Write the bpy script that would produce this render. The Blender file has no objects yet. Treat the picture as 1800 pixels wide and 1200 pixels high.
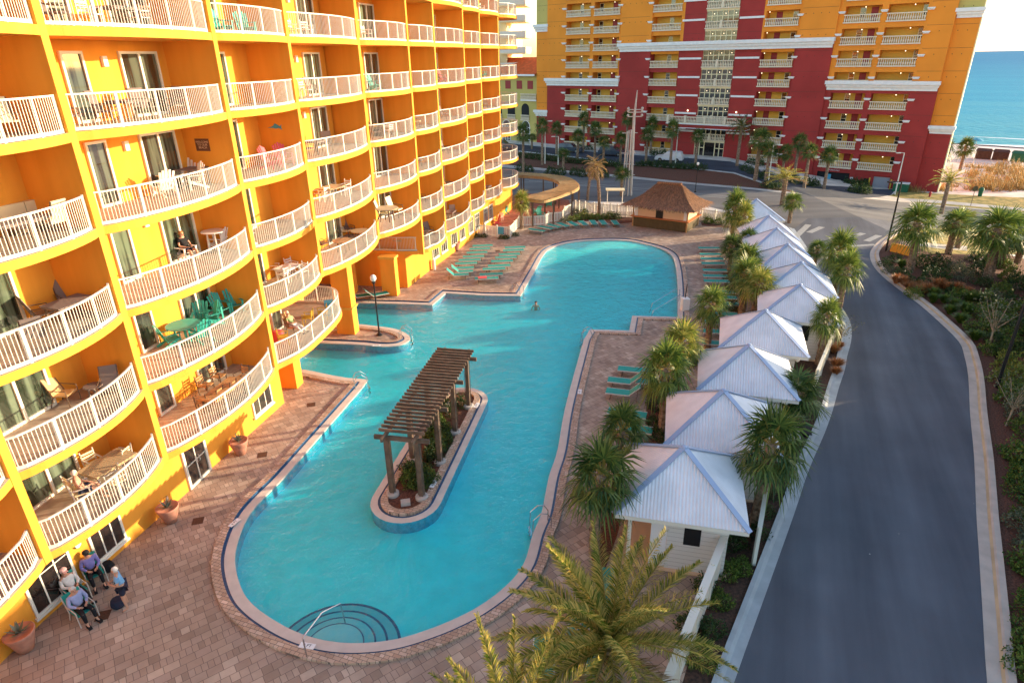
import bpy, bmesh, math, random
from mathutils import Vector, Matrix
sc = bpy.context.scene
PI = math.pi
rnd = random.Random(7)

# ---------------------------------------------------------------- camera, sky, sun, exposure
CAM_Z = 16.5
F_PX = 1113.0                      # focal length in pixels of an 1800 px wide picture
_d = Vector((945-900, -(3080-600), -F_PX)).normalized()
_up = -_d
_fw = Vector((0, 0, -1)); _fw = (_fw - _up*_fw.dot(_up)).normalized()
_rt = _fw.cross(_up)
cam_d = bpy.data.cameras.new("camera"); cam = bpy.data.objects.new("camera", cam_d)
sc.collection.objects.link(cam)
cam_d.sensor_width = 36; cam_d.lens = F_PX/1800*36; cam_d.clip_end = 60000; cam_d.clip_start = 0.3
cam.matrix_world = Matrix(((_rt.x, _rt.y, _rt.z, 0), (_fw.x, _fw.y, _fw.z, 0), (_up.x, _up.y, _up.z, CAM_Z), (0, 0, 0, 1)))
sc.camera = cam

SUN_AZ = math.radians(17.0)        # from +x towards +y
SUN_EL = math.radians(11.5)
world = bpy.data.worlds.new("World"); sc.world = world; world.use_nodes = True
wn = world.node_tree
for n in list(wn.nodes): wn.nodes.remove(n)
sky = wn.nodes.new('ShaderNodeTexSky'); sky.sky_type = 'NISHITA'; sky.sun_disc = False
sky.sun_elevation = SUN_EL; sky.sun_rotation = PI/2 - SUN_AZ
sky.air_density = 1.0; sky.dust_density = 0.8; sky.ozone_density = 1.0
bg = wn.nodes.new('ShaderNodeBackground'); bg.inputs[1].default_value = 0.128
wo = wn.nodes.new('ShaderNodeOutputWorld')
wn.links.new(sky.outputs[0], bg.inputs[0]); wn.links.new(bg.outputs[0], wo.inputs[0])
sun_d = bpy.data.lights.new("sun", 'SUN'); sun = bpy.data.objects.new("sun", sun_d); sc.collection.objects.link(sun)
sun_d.energy = 3.0; sun_d.angle = math.radians(0.5); sun_d.color = (1.0, 0.77, 0.50)
_s = Vector((math.cos(SUN_EL)*math.cos(SUN_AZ), math.cos(SUN_EL)*math.sin(SUN_AZ), math.sin(SUN_EL)))
sun.rotation_euler = _s.to_track_quat('Z', 'Y').to_euler(); sun.location = (60, 20, 40)
sc.view_settings.view_transform = 'Standard'; sc.view_settings.look = 'None'
sc.view_settings.exposure = 1.84; sc.view_settings.gamma = 1.0
sc.render.engine = 'CYCLES'
sc.cycles.max_bounces = 8; sc.cycles.diffuse_bounces = 4; sc.cycles.transparent_max_bounces = 12
sc.cycles.use_denoising = True

# ---------------------------------------------------------------- placing things on the ground
def ray(px, py):
    v = Vector((px-900, -(py-600), -F_PX))
    return Vector((v.dot(_rt), v.dot(_fw), v.dot(_up)))
def G(px, py, z=0.0):
    r = ray(px, py); t = (z-CAM_Z)/r.z
    return Vector((r.x*t, r.y*t, z))
def terr(x, y=0):
    return -2.8*min(1, max(0, (x-38)/18.0))
def GT(px, py):
    z = 0.0
    for _ in range(30):
        p = G(px, py, z); z = 0.5*z+0.5*terr(p.x)
    p = G(px, py, z); p.z = terr(p.x); return p
def HZ(px, py, P):
    r = ray(px, py); t = (r.x*P[0]+r.y*P[1])/(r.x**2+r.y**2)
    return CAM_Z+r.z*t

# ---------------------------------------------------------------- materials
def nd(t, k, **kw):
    n = t.nodes.new(k)
    for a, b in kw.items(): setattr(n, a, b)
    return n
def mat(name, col, rough=0.8, var=0.0, vscale=3.0, bump=0.0, bscale=20.0, metal=0.0, spec=0.3, emit=None, col2=None, stretch=None, lo=0.35, hi=0.65):
    m = bpy.data.materials.new(name); m.use_nodes = True; t = m.node_tree
    b = t.nodes['Principled BSDF']
    b.inputs['Base Color'].default_value = (*col, 1); b.inputs['Roughness'].default_value = rough
    b.inputs['Metallic'].default_value = metal; b.inputs['Specular IOR Level'].default_value = spec
    if emit: b.inputs['Emission Color'].default_value = (*emit[0], 1); b.inputs['Emission Strength'].default_value = emit[1]
    if var > 0 or col2 or bump:
        tc = nd(t, 'ShaderNodeTexCoord'); mp = nd(t, 'ShaderNodeMapping')
        geo = nd(t, 'ShaderNodeNewGeometry')
        t.links.new(geo.outputs['Position'] if not stretch == 'obj' else tc.outputs['Object'], mp.inputs[0])
        if isinstance(stretch, tuple): mp.inputs['Scale'].default_value = stretch
    if var > 0 or col2:
        ns = nd(t, 'ShaderNodeTexNoise'); ns.inputs['Scale'].default_value = vscale; ns.inputs['Detail'].default_value = 5
        t.links.new(mp.outputs[0], ns.inputs[0])
        cr = nd(t, 'ShaderNodeValToRGB'); cr.color_ramp.elements[0].position = lo; cr.color_ramp.elements[1].position = hi
        c2 = col2 if col2 else tuple(min(1, c*(1+var)) for c in col); c1 = col if col2 else tuple(c*(1-var) for c in col)
        cr.color_ramp.elements[0].color = (*c1, 1); cr.color_ramp.elements[1].color = (*c2, 1)
        t.links.new(ns.outputs[0], cr.inputs[0]); t.links.new(cr.outputs[0], b.inputs['Base Color'])
    if bump:
        n2 = nd(t, 'ShaderNodeTexNoise'); n2.inputs['Scale'].default_value = bscale; n2.inputs['Detail'].default_value = 4
        t.links.new(mp.outputs[0], n2.inputs[0]); bp = nd(t, 'ShaderNodeBump'); bp.inputs['Strength'].default_value = bump; bp.inputs['Distance'].default_value = 0.03
        t.links.new(n2.outputs[0], bp.inputs['Height']); t.links.new(bp.outputs[0], b.inputs['Normal'])
    return m
def leafmat(name, c1, c2, trans=0.3):
    m = bpy.data.materials.new(name); m.use_nodes = True; t = m.node_tree
    b = t.nodes['Principled BSDF']; b.inputs['Roughness'].default_value = 0.5; b.inputs['Specular IOR Level'].default_value = 0.35
    geo = nd(t, 'ShaderNodeNewGeometry'); cr = nd(t, 'ShaderNodeValToRGB')
    cr.color_ramp.elements[0].color = (*c1, 1); cr.color_ramp.elements[1].color = (*c2, 1)
    cr.color_ramp.elements[0].position = 0.1; cr.color_ramp.elements[1].position = 0.95
    t.links.new(geo.outputs['Random Per Island'], cr.inputs[0]); t.links.new(cr.outputs[0], b.inputs['Base Color'])
    tr = nd(t, 'ShaderNodeBsdfTranslucent'); mx = nd(t, 'ShaderNodeMixShader'); mx.inputs[0].default_value = trans
    t.links.new(cr.outputs[0], tr.inputs[0]); t.links.new(b.outputs[0], mx.inputs[1]); t.links.new(tr.outputs[0], mx.inputs[2])
    t.links.new(mx.outputs[0], t.nodes['Material Output'].inputs[0])
    return m

M = {}
M['stucco'] = mat('golden_stucco', (0.76, 0.31, 0.032), 0.85, 0.0, 1.0, 0.25, 30, col2=(0.85, 0.355, 0.042), stretch=(1.6, 1.6, 0.22), lo=0.3, hi=0.6)
M['deck_top'] = mat('balcony_tiles', (0.42, 0.34, 0.26), 0.7, 0.12, 4)
M['white'] = mat('white_metal', (0.76, 0.73, 0.63), 0.45)
M['trim'] = mat('white_trim', (0.78, 0.76, 0.74), 0.6, 0.05, 2)
M['cream'] = mat('cream_trim', (0.80, 0.68, 0.42), 0.7)
M['red'] = mat('crimson_stucco', (0.34, 0.038, 0.033), 0.85, 0.10, 0.25, 0.2, 20)
M['orange'] = mat('orange_stucco', (0.80, 0.27, 0.03), 0.85, 0.06, 0.25, 0.2, 20)
M['olive'] = mat('olive_yellow_stucco', (0.52, 0.42, 0.13), 0.85, 0.06, 0.25)
M['corr'] = mat('corridor_yellow', (0.72, 0.42, 0.07), 0.85, 0.05, 0.6)
M['door_red'] = mat('door_red', (0.30, 0.03, 0.03), 0.5)
M['balus'] = mat('cast_stone', (0.74, 0.62, 0.46), 0.8, 0.06, 3)
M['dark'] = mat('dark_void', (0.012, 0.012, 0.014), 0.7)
M['black'] = mat('black_metal', (0.015, 0.015, 0.017), 0.35)
M['bulb'] = mat('lit_bulb', (1, 0.9, 0.7), 0.5, emit=((1, 0.78, 0.5), 1.0))
M['globe'] = mat('frosted_globe', (0.85, 0.82, 0.76), 0.3)
M['steel'] = mat('stainless_steel', (0.55, 0.55, 0.56), 0.25, metal=0.9)
M['concrete'] = mat('concrete', (0.46, 0.42, 0.38), 0.9, 0.12, 1.2, 0.2, 15)
M['curb_tan'] = mat('tan_curb_concrete', (0.56, 0.44, 0.36), 0.9, 0.10, 1.5, 0.2, 25)
M['curb'] = mat('curb_concrete', (0.42, 0.44, 0.45), 0.9, 0.10, 1.5, 0.2, 25)
M['gutter_stain'] = mat('gutter_rust_stain', (0.56, 0.38, 0.22), 0.9, 0.15, 1.0)
M['garage'] = mat('garage_concrete', (0.45, 0.40, 0.33), 0.9, 0.15, 0.5)
M['mulch'] = mat('mulch', (0.075, 0.030, 0.020), 0.95, 0, 14, 0.8, 30, col2=(0.19, 0.075, 0.045))
M['mulch_dark'] = mat('dark_soil_mulch', (0.05, 0.032, 0.024), 0.95, 0, 10, 0.8, 30, col2=(0.12, 0.06, 0.04))
M['lawn'] = mat('dry_lawn', (0.16, 0.15, 0.035), 0.95, 0, 1.2, 0.5, 40, col2=(0.42, 0.30, 0.09))
M['sandg'] = mat('dune_sand', (0.55, 0.47, 0.38), 0.95, 0, 0.5, 0.3, 8, col2=(0.72, 0.66, 0.60))
M['pink'] = mat('stucco_low_wall', (0.40, 0.30, 0.25), 0.9, 0.1, 2)
M['tile_roof'] = mat('orange_tile_roof', (0.60, 0.12, 0.03), 0.8, 0.15, 1.5)
M['cream_bldg'] = mat('cream_building', (0.85, 0.72, 0.42), 0.8)
M['wood'] = mat('pergola_wood', (0.15, 0.10, 0.068), 0.75, 0.25, 3.0, 0.2, 25)
M['cov_wood'] = mat('tan_pergola_roof', (0.42, 0.27, 0.12), 0.85, 0.15, 2, 0.3, 20)
M['teal'] = mat('turquoise_sling', (0.02, 0.32, 0.27), 0.6, 0.08, 6)
M['teal2'] = mat('turquoise_plastic', (0.05, 0.42, 0.34), 0.5, 0.1, 4)
M['whitep'] = mat('white_plastic', (0.85, 0.80, 0.74), 0.5)
M['pinkp'] = mat('coral_plastic', (0.72, 0.10, 0.12), 0.5)
M['frame'] = mat('bronze_frame', (0.14, 0.09, 0.06), 0.45)
M['whiteframe'] = mat('pale_frame', (0.6, 0.56, 0.5), 0.45)
M['tan'] = mat('tan_sling', (0.62, 0.40, 0.18), 0.7)
M['greysl'] = mat('taupe_sling', (0.22, 0.17, 0.15), 0.7)
M['teak'] = mat('teak_wood', (0.50, 0.27, 0.11), 0.6, 0.2, 5)
M['khaki'] = mat('khaki_table', (0.50, 0.36, 0.20), 0.6)
M['terracotta'] = mat('terracotta', (0.42, 0.20, 0.14), 0.8, 0.15, 4)
M['drain'] = mat('rusty_drain_cover', (0.10, 0.045, 0.025), 0.8, 0.2, 20)
M['trunk'] = mat('palm_trunk', (0.16, 0.10, 0.065), 0.95, 0, 6, 0.6, 20, col2=(0.36, 0.26, 0.18))
M['boot'] = mat('palm_leaf_bases', (0.20, 0.13, 0.085), 0.9, 0, 5, 0.3, 20, col2=(0.42, 0.31, 0.22))
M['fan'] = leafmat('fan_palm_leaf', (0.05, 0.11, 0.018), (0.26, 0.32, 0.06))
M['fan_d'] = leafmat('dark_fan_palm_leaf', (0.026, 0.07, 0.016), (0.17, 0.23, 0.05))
M['fan_y'] = leafmat('straw_green_palm_leaf', (0.12, 0.19, 0.025), (0.46, 0.42, 0.10))
M['pinn'] = leafmat('date_palm_leaflet', (0.10, 0.17, 0.015), (0.72, 0.56, 0.15), 0.5)
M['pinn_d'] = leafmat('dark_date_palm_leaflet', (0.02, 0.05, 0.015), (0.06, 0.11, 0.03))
M['dry'] = leafmat('dry_palm_leaflet', (0.22, 0.14, 0.06), (0.46, 0.32, 0.17))
M['rachis'] = mat('frond_rib', (0.34, 0.26, 0.06), 0.6)
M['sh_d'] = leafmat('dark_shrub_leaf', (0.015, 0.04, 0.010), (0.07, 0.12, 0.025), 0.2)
M['sh_g'] = leafmat('green_shrub_leaf', (0.04, 0.09, 0.014), (0.17, 0.23, 0.035), 0.25)
M['sh_l'] = leafmat('lime_shrub_leaf', (0.09, 0.14, 0.02), (0.26, 0.27, 0.05), 0.25)
M['sh_s'] = leafmat('silver_shrub_leaf', (0.07, 0.09, 0.045), (0.20, 0.21, 0.12), 0.25)
M['sh_o'] = leafmat('orange_grass_blade', (0.30, 0.12, 0.04), (0.60, 0.26, 0.10), 0.25)
M['dune_g'] = leafmat('dune_grass_blade', (0.26, 0.17, 0.05), (0.55, 0.36, 0.14), 0.25)
M['twig'] = mat('pale_bark', (0.34, 0.26, 0.18), 0.9)
M['agave'] = mat('agave_leaf', (0.16, 0.20, 0.15), 0.6, 0.15, 6)
M['thatch'] = mat('thatch', (0.16, 0.075, 0.04), 0.95, 0, 7, 0.8, 30, col2=(0.33, 0.165, 0.085))
M['thatch_s'] = leafmat('thatch_strand', (0.14, 0.07, 0.035), (0.38, 0.185, 0.09), 0.15)
M['hutbase'] = mat('hut_counter_base', (0.10, 0.075, 0.035), 0.8, 0.1, 3)
M['hutwall'] = mat('peach_shutter', (0.72, 0.50, 0.32), 0.7)
M['counter'] = mat('counter_top', (0.50, 0.17, 0.06), 0.5)
M['cloth_w'] = mat('white_curtain', (0.75, 0.74, 0.74), 0.9)
M['carw'] = mat('car_paint_white', (0.75, 0.76, 0.78), 0.25, spec=0.6)
M['carb'] = mat('car_paint_dark', (0.05, 0.07, 0.10), 0.25, spec=0.6)
M['tyre'] = mat('rubber', (0.02, 0.02, 0.02), 0.8)
M['gl_dark'] = mat('car_glass', (0.02, 0.025, 0.03), 0.08, spec=0.8)
M['green_bin'] = mat('green_container', (0.02, 0.12, 0.06), 0.6)
M['brown_box'] = mat('brown_tarp', (0.07, 0.04, 0.03), 0.8, 0.2, 3)
M['roll'] = mat('grey_roller_door', (0.30, 0.31, 0.34), 0.6)
M['yellowp'] = mat('yellow_paint', (0.65, 0.42, 0.05), 0.6)
M['signr'] = mat('sign_red', (0.45, 0.05, 0.05), 0.6)
M['signw'] = mat('sign_white', (0.8, 0.8, 0.8), 0.6)
M['signb'] = mat('sign_blue', (0.08, 0.35, 0.50), 0.6)
M['signbr'] = mat('sign_brown', (0.16, 0.07, 0.04), 0.8)
M['aqua_sign'] = mat('sign_aqua', (0.35, 0.70, 0.75), 0.6)

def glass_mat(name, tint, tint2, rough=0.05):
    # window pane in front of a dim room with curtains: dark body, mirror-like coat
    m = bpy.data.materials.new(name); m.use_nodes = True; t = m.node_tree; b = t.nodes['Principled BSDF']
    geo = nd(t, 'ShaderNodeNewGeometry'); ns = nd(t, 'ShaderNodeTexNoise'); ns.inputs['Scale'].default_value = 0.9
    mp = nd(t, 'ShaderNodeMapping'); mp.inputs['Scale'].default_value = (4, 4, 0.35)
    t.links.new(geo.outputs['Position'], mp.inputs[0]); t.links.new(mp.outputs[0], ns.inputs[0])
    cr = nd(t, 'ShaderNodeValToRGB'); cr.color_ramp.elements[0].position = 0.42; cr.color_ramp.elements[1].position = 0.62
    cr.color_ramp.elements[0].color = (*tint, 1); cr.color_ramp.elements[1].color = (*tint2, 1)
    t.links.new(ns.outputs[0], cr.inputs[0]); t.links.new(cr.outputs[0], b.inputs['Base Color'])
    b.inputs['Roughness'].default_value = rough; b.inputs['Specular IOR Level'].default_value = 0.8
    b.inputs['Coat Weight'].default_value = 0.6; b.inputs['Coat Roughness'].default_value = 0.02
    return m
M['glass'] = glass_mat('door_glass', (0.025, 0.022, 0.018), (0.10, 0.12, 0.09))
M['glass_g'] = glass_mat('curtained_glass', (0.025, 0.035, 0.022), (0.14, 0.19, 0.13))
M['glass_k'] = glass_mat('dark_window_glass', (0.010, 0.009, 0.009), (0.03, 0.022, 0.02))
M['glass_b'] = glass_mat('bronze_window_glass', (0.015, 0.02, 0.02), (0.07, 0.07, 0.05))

def siding_mat(name, col, axis_scale, strength, dist, line=None):
    m = bpy.data.materials.new(name); m.use_nodes = True; t = m.node_tree; b = t.nodes['Principled BSDF']
    b.inputs['Roughness'].default_value = 0.55
    tc = nd(t, 'ShaderNodeTexCoord'); sp = nd(t, 'ShaderNodeSeparateXYZ'); t.links.new(tc.outputs['Object'], sp.inputs[0])
    mu = nd(t, 'ShaderNodeMath', operation='MULTIPLY'); mu.inputs[1].default_value = axis_scale
    fr = nd(t, 'ShaderNodeMath', operation='FRACT'); t.links.new(sp.outputs[2], mu.inputs[0]); t.links.new(mu.outputs[0], fr.inputs[0])
    cr = nd(t, 'ShaderNodeValToRGB'); cr.color_ramp.elements[0].position = 0.0; cr.color_ramp.elements[1].position = 0.10
    c = line or tuple(x*0.35 for x in col)
    cr.color_ramp.elements[0].color = (*c, 1); cr.color_ramp.elements[1].color = (*col, 1)
    t.links.new(fr.outputs[0], cr.inputs[0]); t.links.new(cr.outputs[0], b.inputs['Base Color'])
    bp = nd(t, 'ShaderNodeBump'); bp.inputs['Strength'].default_value = strength; bp.inputs['Distance'].default_value = dist; bp.invert = True
    t.links.new(fr.outputs[0], bp.inputs['Height']); t.links.new(bp.outputs[0], b.inputs['Normal'])
    return m
M['siding'] = siding_mat('white_lap_siding', (0.68, 0.66, 0.62), 5.5, 0.6, 0.02)
M['roofm'] = mat('white_corrugated_metal', (0.76, 0.75, 0.77), 0.45, 0.07, 1.3, metal=0.1, spec=0.5)
M['ridge'] = mat('blue_grey_ridge_metal', (0.36, 0.44, 0.60), 0.4, metal=0.2)

def paver_mat(name, rot, sc1, tones, mortar=0.010, sizes=((0.44, 0.30, 0.33), (0.30, 0.30, 0.5)), mcol=(0.16, 0.12, 0.10)):
    m = bpy.data.materials.new(name); m.use_nodes = True; t = m.node_tree; b = t.nodes['Principled BSDF']
    b.inputs['Roughness'].default_value = 0.8
    geo = nd(t, 'ShaderNodeNewGeometry'); mp = nd(t, 'ShaderNodeMapping'); mp.inputs['Rotation'].default_value = (0, 0, rot)
    t.links.new(geo.outputs['Position'], mp.inputs[0]); outs = []
    for bw, rh, off in sizes:
        k = nd(t, 'ShaderNodeTexBrick'); k.offset = off; k.squash = 0.6; k.squash_frequency = 3; k.inputs['Scale'].default_value = sc1
        k.inputs['Brick Width'].default_value = bw; k.inputs['Row Height'].default_value = rh
        k.inputs['Mortar Size'].default_value = mortar; k.inputs['Mortar Smooth'].default_value = 0.4; k.inputs['Bias'].default_value = 0
        k.inputs['Color1'].default_value = (0, 0, 0, 1); k.inputs['Color2'].default_value = (1, 1, 1, 1); k.inputs['Mortar'].default_value = (0.5, 0.5, 0.5, 1)
        t.links.new(mp.outputs[0], k.inputs[0]); outs.append(k)
    # choose the bond by strips of a few rows
    sp = nd(t, 'ShaderNodeSeparateXYZ'); t.links.new(mp.outputs[0], sp.inputs[0])
    dv = nd(t, 'ShaderNodeMath', operation='DIVIDE'); dv.inputs[1].default_value = sizes[0][1]/sc1; t.links.new(sp.outputs[1], dv.inputs[0])
    fl_ = nd(t, 'ShaderNodeMath', operation='FLOOR'); t.links.new(dv.outputs[0], fl_.inputs[0])
    wn_ = nd(t, 'ShaderNodeTexWhiteNoise', noise_dimensions='1D'); t.links.new(fl_.outputs[0], wn_.inputs['W'])
    gt_ = nd(t, 'ShaderNodeMath', operation='GREATER_THAN'); gt_.inputs[1].default_value = 0.5; t.links.new(wn_.outputs['Value'], gt_.inputs[0])
    def mixc(o): 
        mx = nd(t, 'ShaderNodeMix', data_type='RGBA'); t.links.new(gt_.outputs[0], mx.inputs[0])
        t.links.new(outs[0].outputs[o], mx.inputs[6]); t.links.new(outs[-1].outputs[o], mx.inputs[7]); return mx
    c = mixc('Color'); f = mixc('Fac')
    cr = nd(t, 'ShaderNodeValToRGB'); e = cr.color_ramp.elements; n = len(tones)
    e[0].position = 0.0; e[0].color = (*tones[0], 1); e[1].position = 1.0; e[1].color = (*tones[-1], 1)
    for i in range(1, n-1): x = e.new(i/(n-1)); x.color = (*tones[i], 1)
    t.links.new(c.outputs[2], cr.inputs[0])
    m1 = nd(t, 'ShaderNodeMix', data_type='RGBA'); t.links.new(f.outputs[2], m1.inputs[0]); t.links.new(cr.outputs[0], m1.inputs[6]); m1.inputs[7].default_value = (*mcol, 1)
    st = nd(t, 'ShaderNodeTexNoise'); st.inputs['Scale'].default_value = 0.5; st.inputs['Detail'].default_value = 8; st.inputs['Roughness'].default_value = 0.65
    t.links.new(geo.outputs['Position'], st.inputs[0])
    cs = nd(t, 'ShaderNodeValToRGB'); cs.color_ramp.elements[0].position = 0.3; cs.color_ramp.elements[1].position = 0.72
    cs.color_ramp.elements[0].color = (0.70, 0.68, 0.67, 1); cs.color_ramp.elements[1].color = (1.16, 1.13, 1.10, 1)
    t.links.new(st.outputs[0], cs.inputs[0])
    m2 = nd(t, 'ShaderNodeMix', data_type='RGBA', blend_type='MULTIPLY'); m2.inputs[0].default_value = 1
    t.links.new(m1.outputs[2], m2.inputs[6]); t.links.new(cs.outputs[0], m2.inputs[7]); t.links.new(m2.outputs[2], b.inputs['Base Color'])
    return m
M['paver'] = paver_mat('mixed_pavers', math.radians(-35), 1.0, [(0.30, 0.22, 0.168), (0.36, 0.265, 0.205), (0.41, 0.31, 0.24), (0.385, 0.293, 0.236), (0.44, 0.338, 0.26), (0.52, 0.415, 0.33)])
M['coping_brick'] = paver_mat('coping_bricks', math.radians(20), 1.0, [(0.42, 0.27, 0.19), (0.56, 0.40, 0.29), (0.50, 0.36, 0.27), (0.68, 0.52, 0.41)], sizes=((0.26, 0.13, 0.5),))
M['red_deck'] = mat('terracotta_deck', (0.34, 0.12, 0.075), 0.8, 0.2, 2)
M['coping'] = mat('pale_coping', (0.60, 0.52, 0.46), 0.7, 0.06, 2)
M['gutter'] = mat('blue_gutter_tile', (0.035, 0.10, 0.20), 0.3, 0.2, 10)

def asphalt_mat(name, c, streak, rot=0.0):
    m = mat(name, c, 0.85, 0, 0.35, 0.35, 60, col2=tuple(x*1.3 for x in c), lo=0.3, hi=0.75)
    t = m.node_tree; b = t.nodes['Principled BSDF']; src = b.inputs['Base Color'].links[0].from_socket
    geo = nd(t, 'ShaderNodeNewGeometry'); mp0 = nd(t, 'ShaderNodeMapping'); mp0.inputs['Rotation'].default_value = (0, 0, rot); t.links.new(geo.outputs['Position'], mp0.inputs[0]); mp = nd(t, 'ShaderNodeMapping'); mp.inputs['Scale'].default_value = streak
    t.links.new(mp0.outputs[0], mp.inputs[0]); ns = nd(t, 'ShaderNodeTexNoise'); ns.inputs['Scale'].default_value = 1; ns.inputs['Detail'].default_value = 6
    t.links.new(mp.outputs[0], ns.inputs[0]); cr = nd(t, 'ShaderNodeValToRGB')
    cr.color_ramp.elements[0].position = 0.35; cr.color_ramp.elements[1].position = 0.7
    cr.color_ramp.elements[0].color = (0.78, 0.78, 0.79, 1); cr.color_ramp.elements[1].color = (1.25, 1.24, 1.22, 1)
    t.links.new(ns.outputs[0], cr.inputs[0]); mx = nd(t, 'ShaderNodeMix', data_type='RGBA', blend_type='MULTIPLY'); mx.inputs[0].default_value = 1
    t.links.new(src, mx.inputs[6]); t.links.new(cr.outputs[0], mx.inputs[7]); t.links.new(mx.outputs[2], b.inputs['Base Color'])
    vo = nd(t, 'ShaderNodeTexVoronoi'); vo.inputs['Scale'].default_value = 0.9; vo.inputs['Randomness'].default_value = 1
    t.links.new(geo.outputs['Position'], vo.inputs[0]); lt = nd(t, 'ShaderNodeMath', operation='LESS_THAN'); lt.inputs[1].default_value = 0.022
    t.links.new(vo.outputs[0], lt.inputs[0]); m3 = nd(t, 'ShaderNodeMix', data_type='RGBA'); m3.inputs[7].default_value = (0.4, 0.38, 0.34, 1)
    t.links.new(lt.outputs[0], m3.inputs[0]); t.links.new(mx.outputs[2], m3.inputs[6]); t.links.new(m3.outputs[2], b.inputs['Base Color'])
    return m
M['asphalt'] = asphalt_mat('drive_asphalt', (0.098, 0.102, 0.120), (0.06, 0.8, 1), -1.17)
M['asphalt2'] = asphalt_mat('street_asphalt', (0.13, 0.125, 0.125), (0.05, 0.5, 1))
M['asphalt3'] = asphalt_mat('lot_asphalt', (0.045, 0.055, 0.075), (0.2, 0.2, 1))
M['paint'] = mat('road_paint', (0.36, 0.35, 0.33), 0.8, 0.15, 5)

def water_mat(name, tcol, wave, strength, choppy=0.02):
    m = bpy.data.materials.new(name); m.use_nodes = True; t = m.node_tree
    t.nodes.remove(t.nodes['Principled BSDF'])
    geo = nd(t, 'ShaderNodeNewGeometry')
    ns = nd(t, 'ShaderNodeTexNoise'); ns.inputs['Scale'].default_value = wave; ns.inputs['Detail'].default_value = 3; ns.inputs['Distortion'].default_value = 0.6
    t.links.new(geo.outputs['Position'], ns.inputs[0])
    n2 = nd(t, 'ShaderNodeTexNoise'); n2.inputs['Scale'].default_value = wave*0.22; n2.inputs['Detail'].default_value = 2
    t.links.new(geo.outputs['Position'], n2.inputs[0])
    ad = nd(t, 'ShaderNodeMath', operation='MULTIPLY_ADD'); ad.inputs[1].default_value = 2.2
    t.links.new(n2.outputs[0], ad.inputs[0]); t.links.new(ns.outputs[0], ad.inputs[2])
    bp = nd(t, 'ShaderNodeBump'); bp.inputs['Strength'].default_value = strength; bp.inputs['Distance'].default_value = choppy
    t.links.new(ad.outputs[0], bp.inputs['Height'])
    gl = nd(t, 'ShaderNodeBsdfGlossy'); gl.inputs['Roughness'].default_value = 0.03; t.links.new(bp.outputs[0], gl.inputs['Normal'])
    tr = nd(t, 'ShaderNodeBsdfTransparent'); tr.inputs[0].default_value = (*tcol, 1)
    fr = nd(t, 'ShaderNodeFresnel'); fr.inputs[0].default_value = 1.5; t.links.new(bp.outputs[0], fr.inputs['Normal'])
    iv = nd(t, 'ShaderNodeMath', operation='SUBTRACT'); iv.inputs[0].default_value = 1.0; t.links.new(geo.outputs['Backfacing'], iv.inputs[1])
    fm_ = nd(t, 'ShaderNodeMath', operation='MULTIPLY'); t.links.new(fr.outputs[0], fm_.inputs[0]); t.links.new(iv.outputs[0], fm_.inputs[1])
    mx = nd(t, 'ShaderNodeMixShader'); t.links.new(fm_.outputs[0], mx.inputs[0]); t.links.new(tr.outputs[0], mx.inputs[1]); t.links.new(gl.outputs[0], mx.inputs[2])
    t.links.new(mx.outputs[0], t.nodes['Material Output'].inputs[0])
    return m
M['water'] = water_mat('pool_water', (0.50, 0.93, 0.95), 6.5, 1.0, 0.05)
M['basin'] = mat('pool_plaster', (0.03, 0.42, 0.50), 0.8, 0, 0.5, col2=(0.06, 0.52, 0.56))
M['shelf'] = mat('pool_shelf_plaster', (0.42, 0.55, 0.52), 0.8, 0.06, 1)
M['step'] = mat('pool_step_plaster', (0.22, 0.52, 0.55), 0.8, 0.05, 1)

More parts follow.
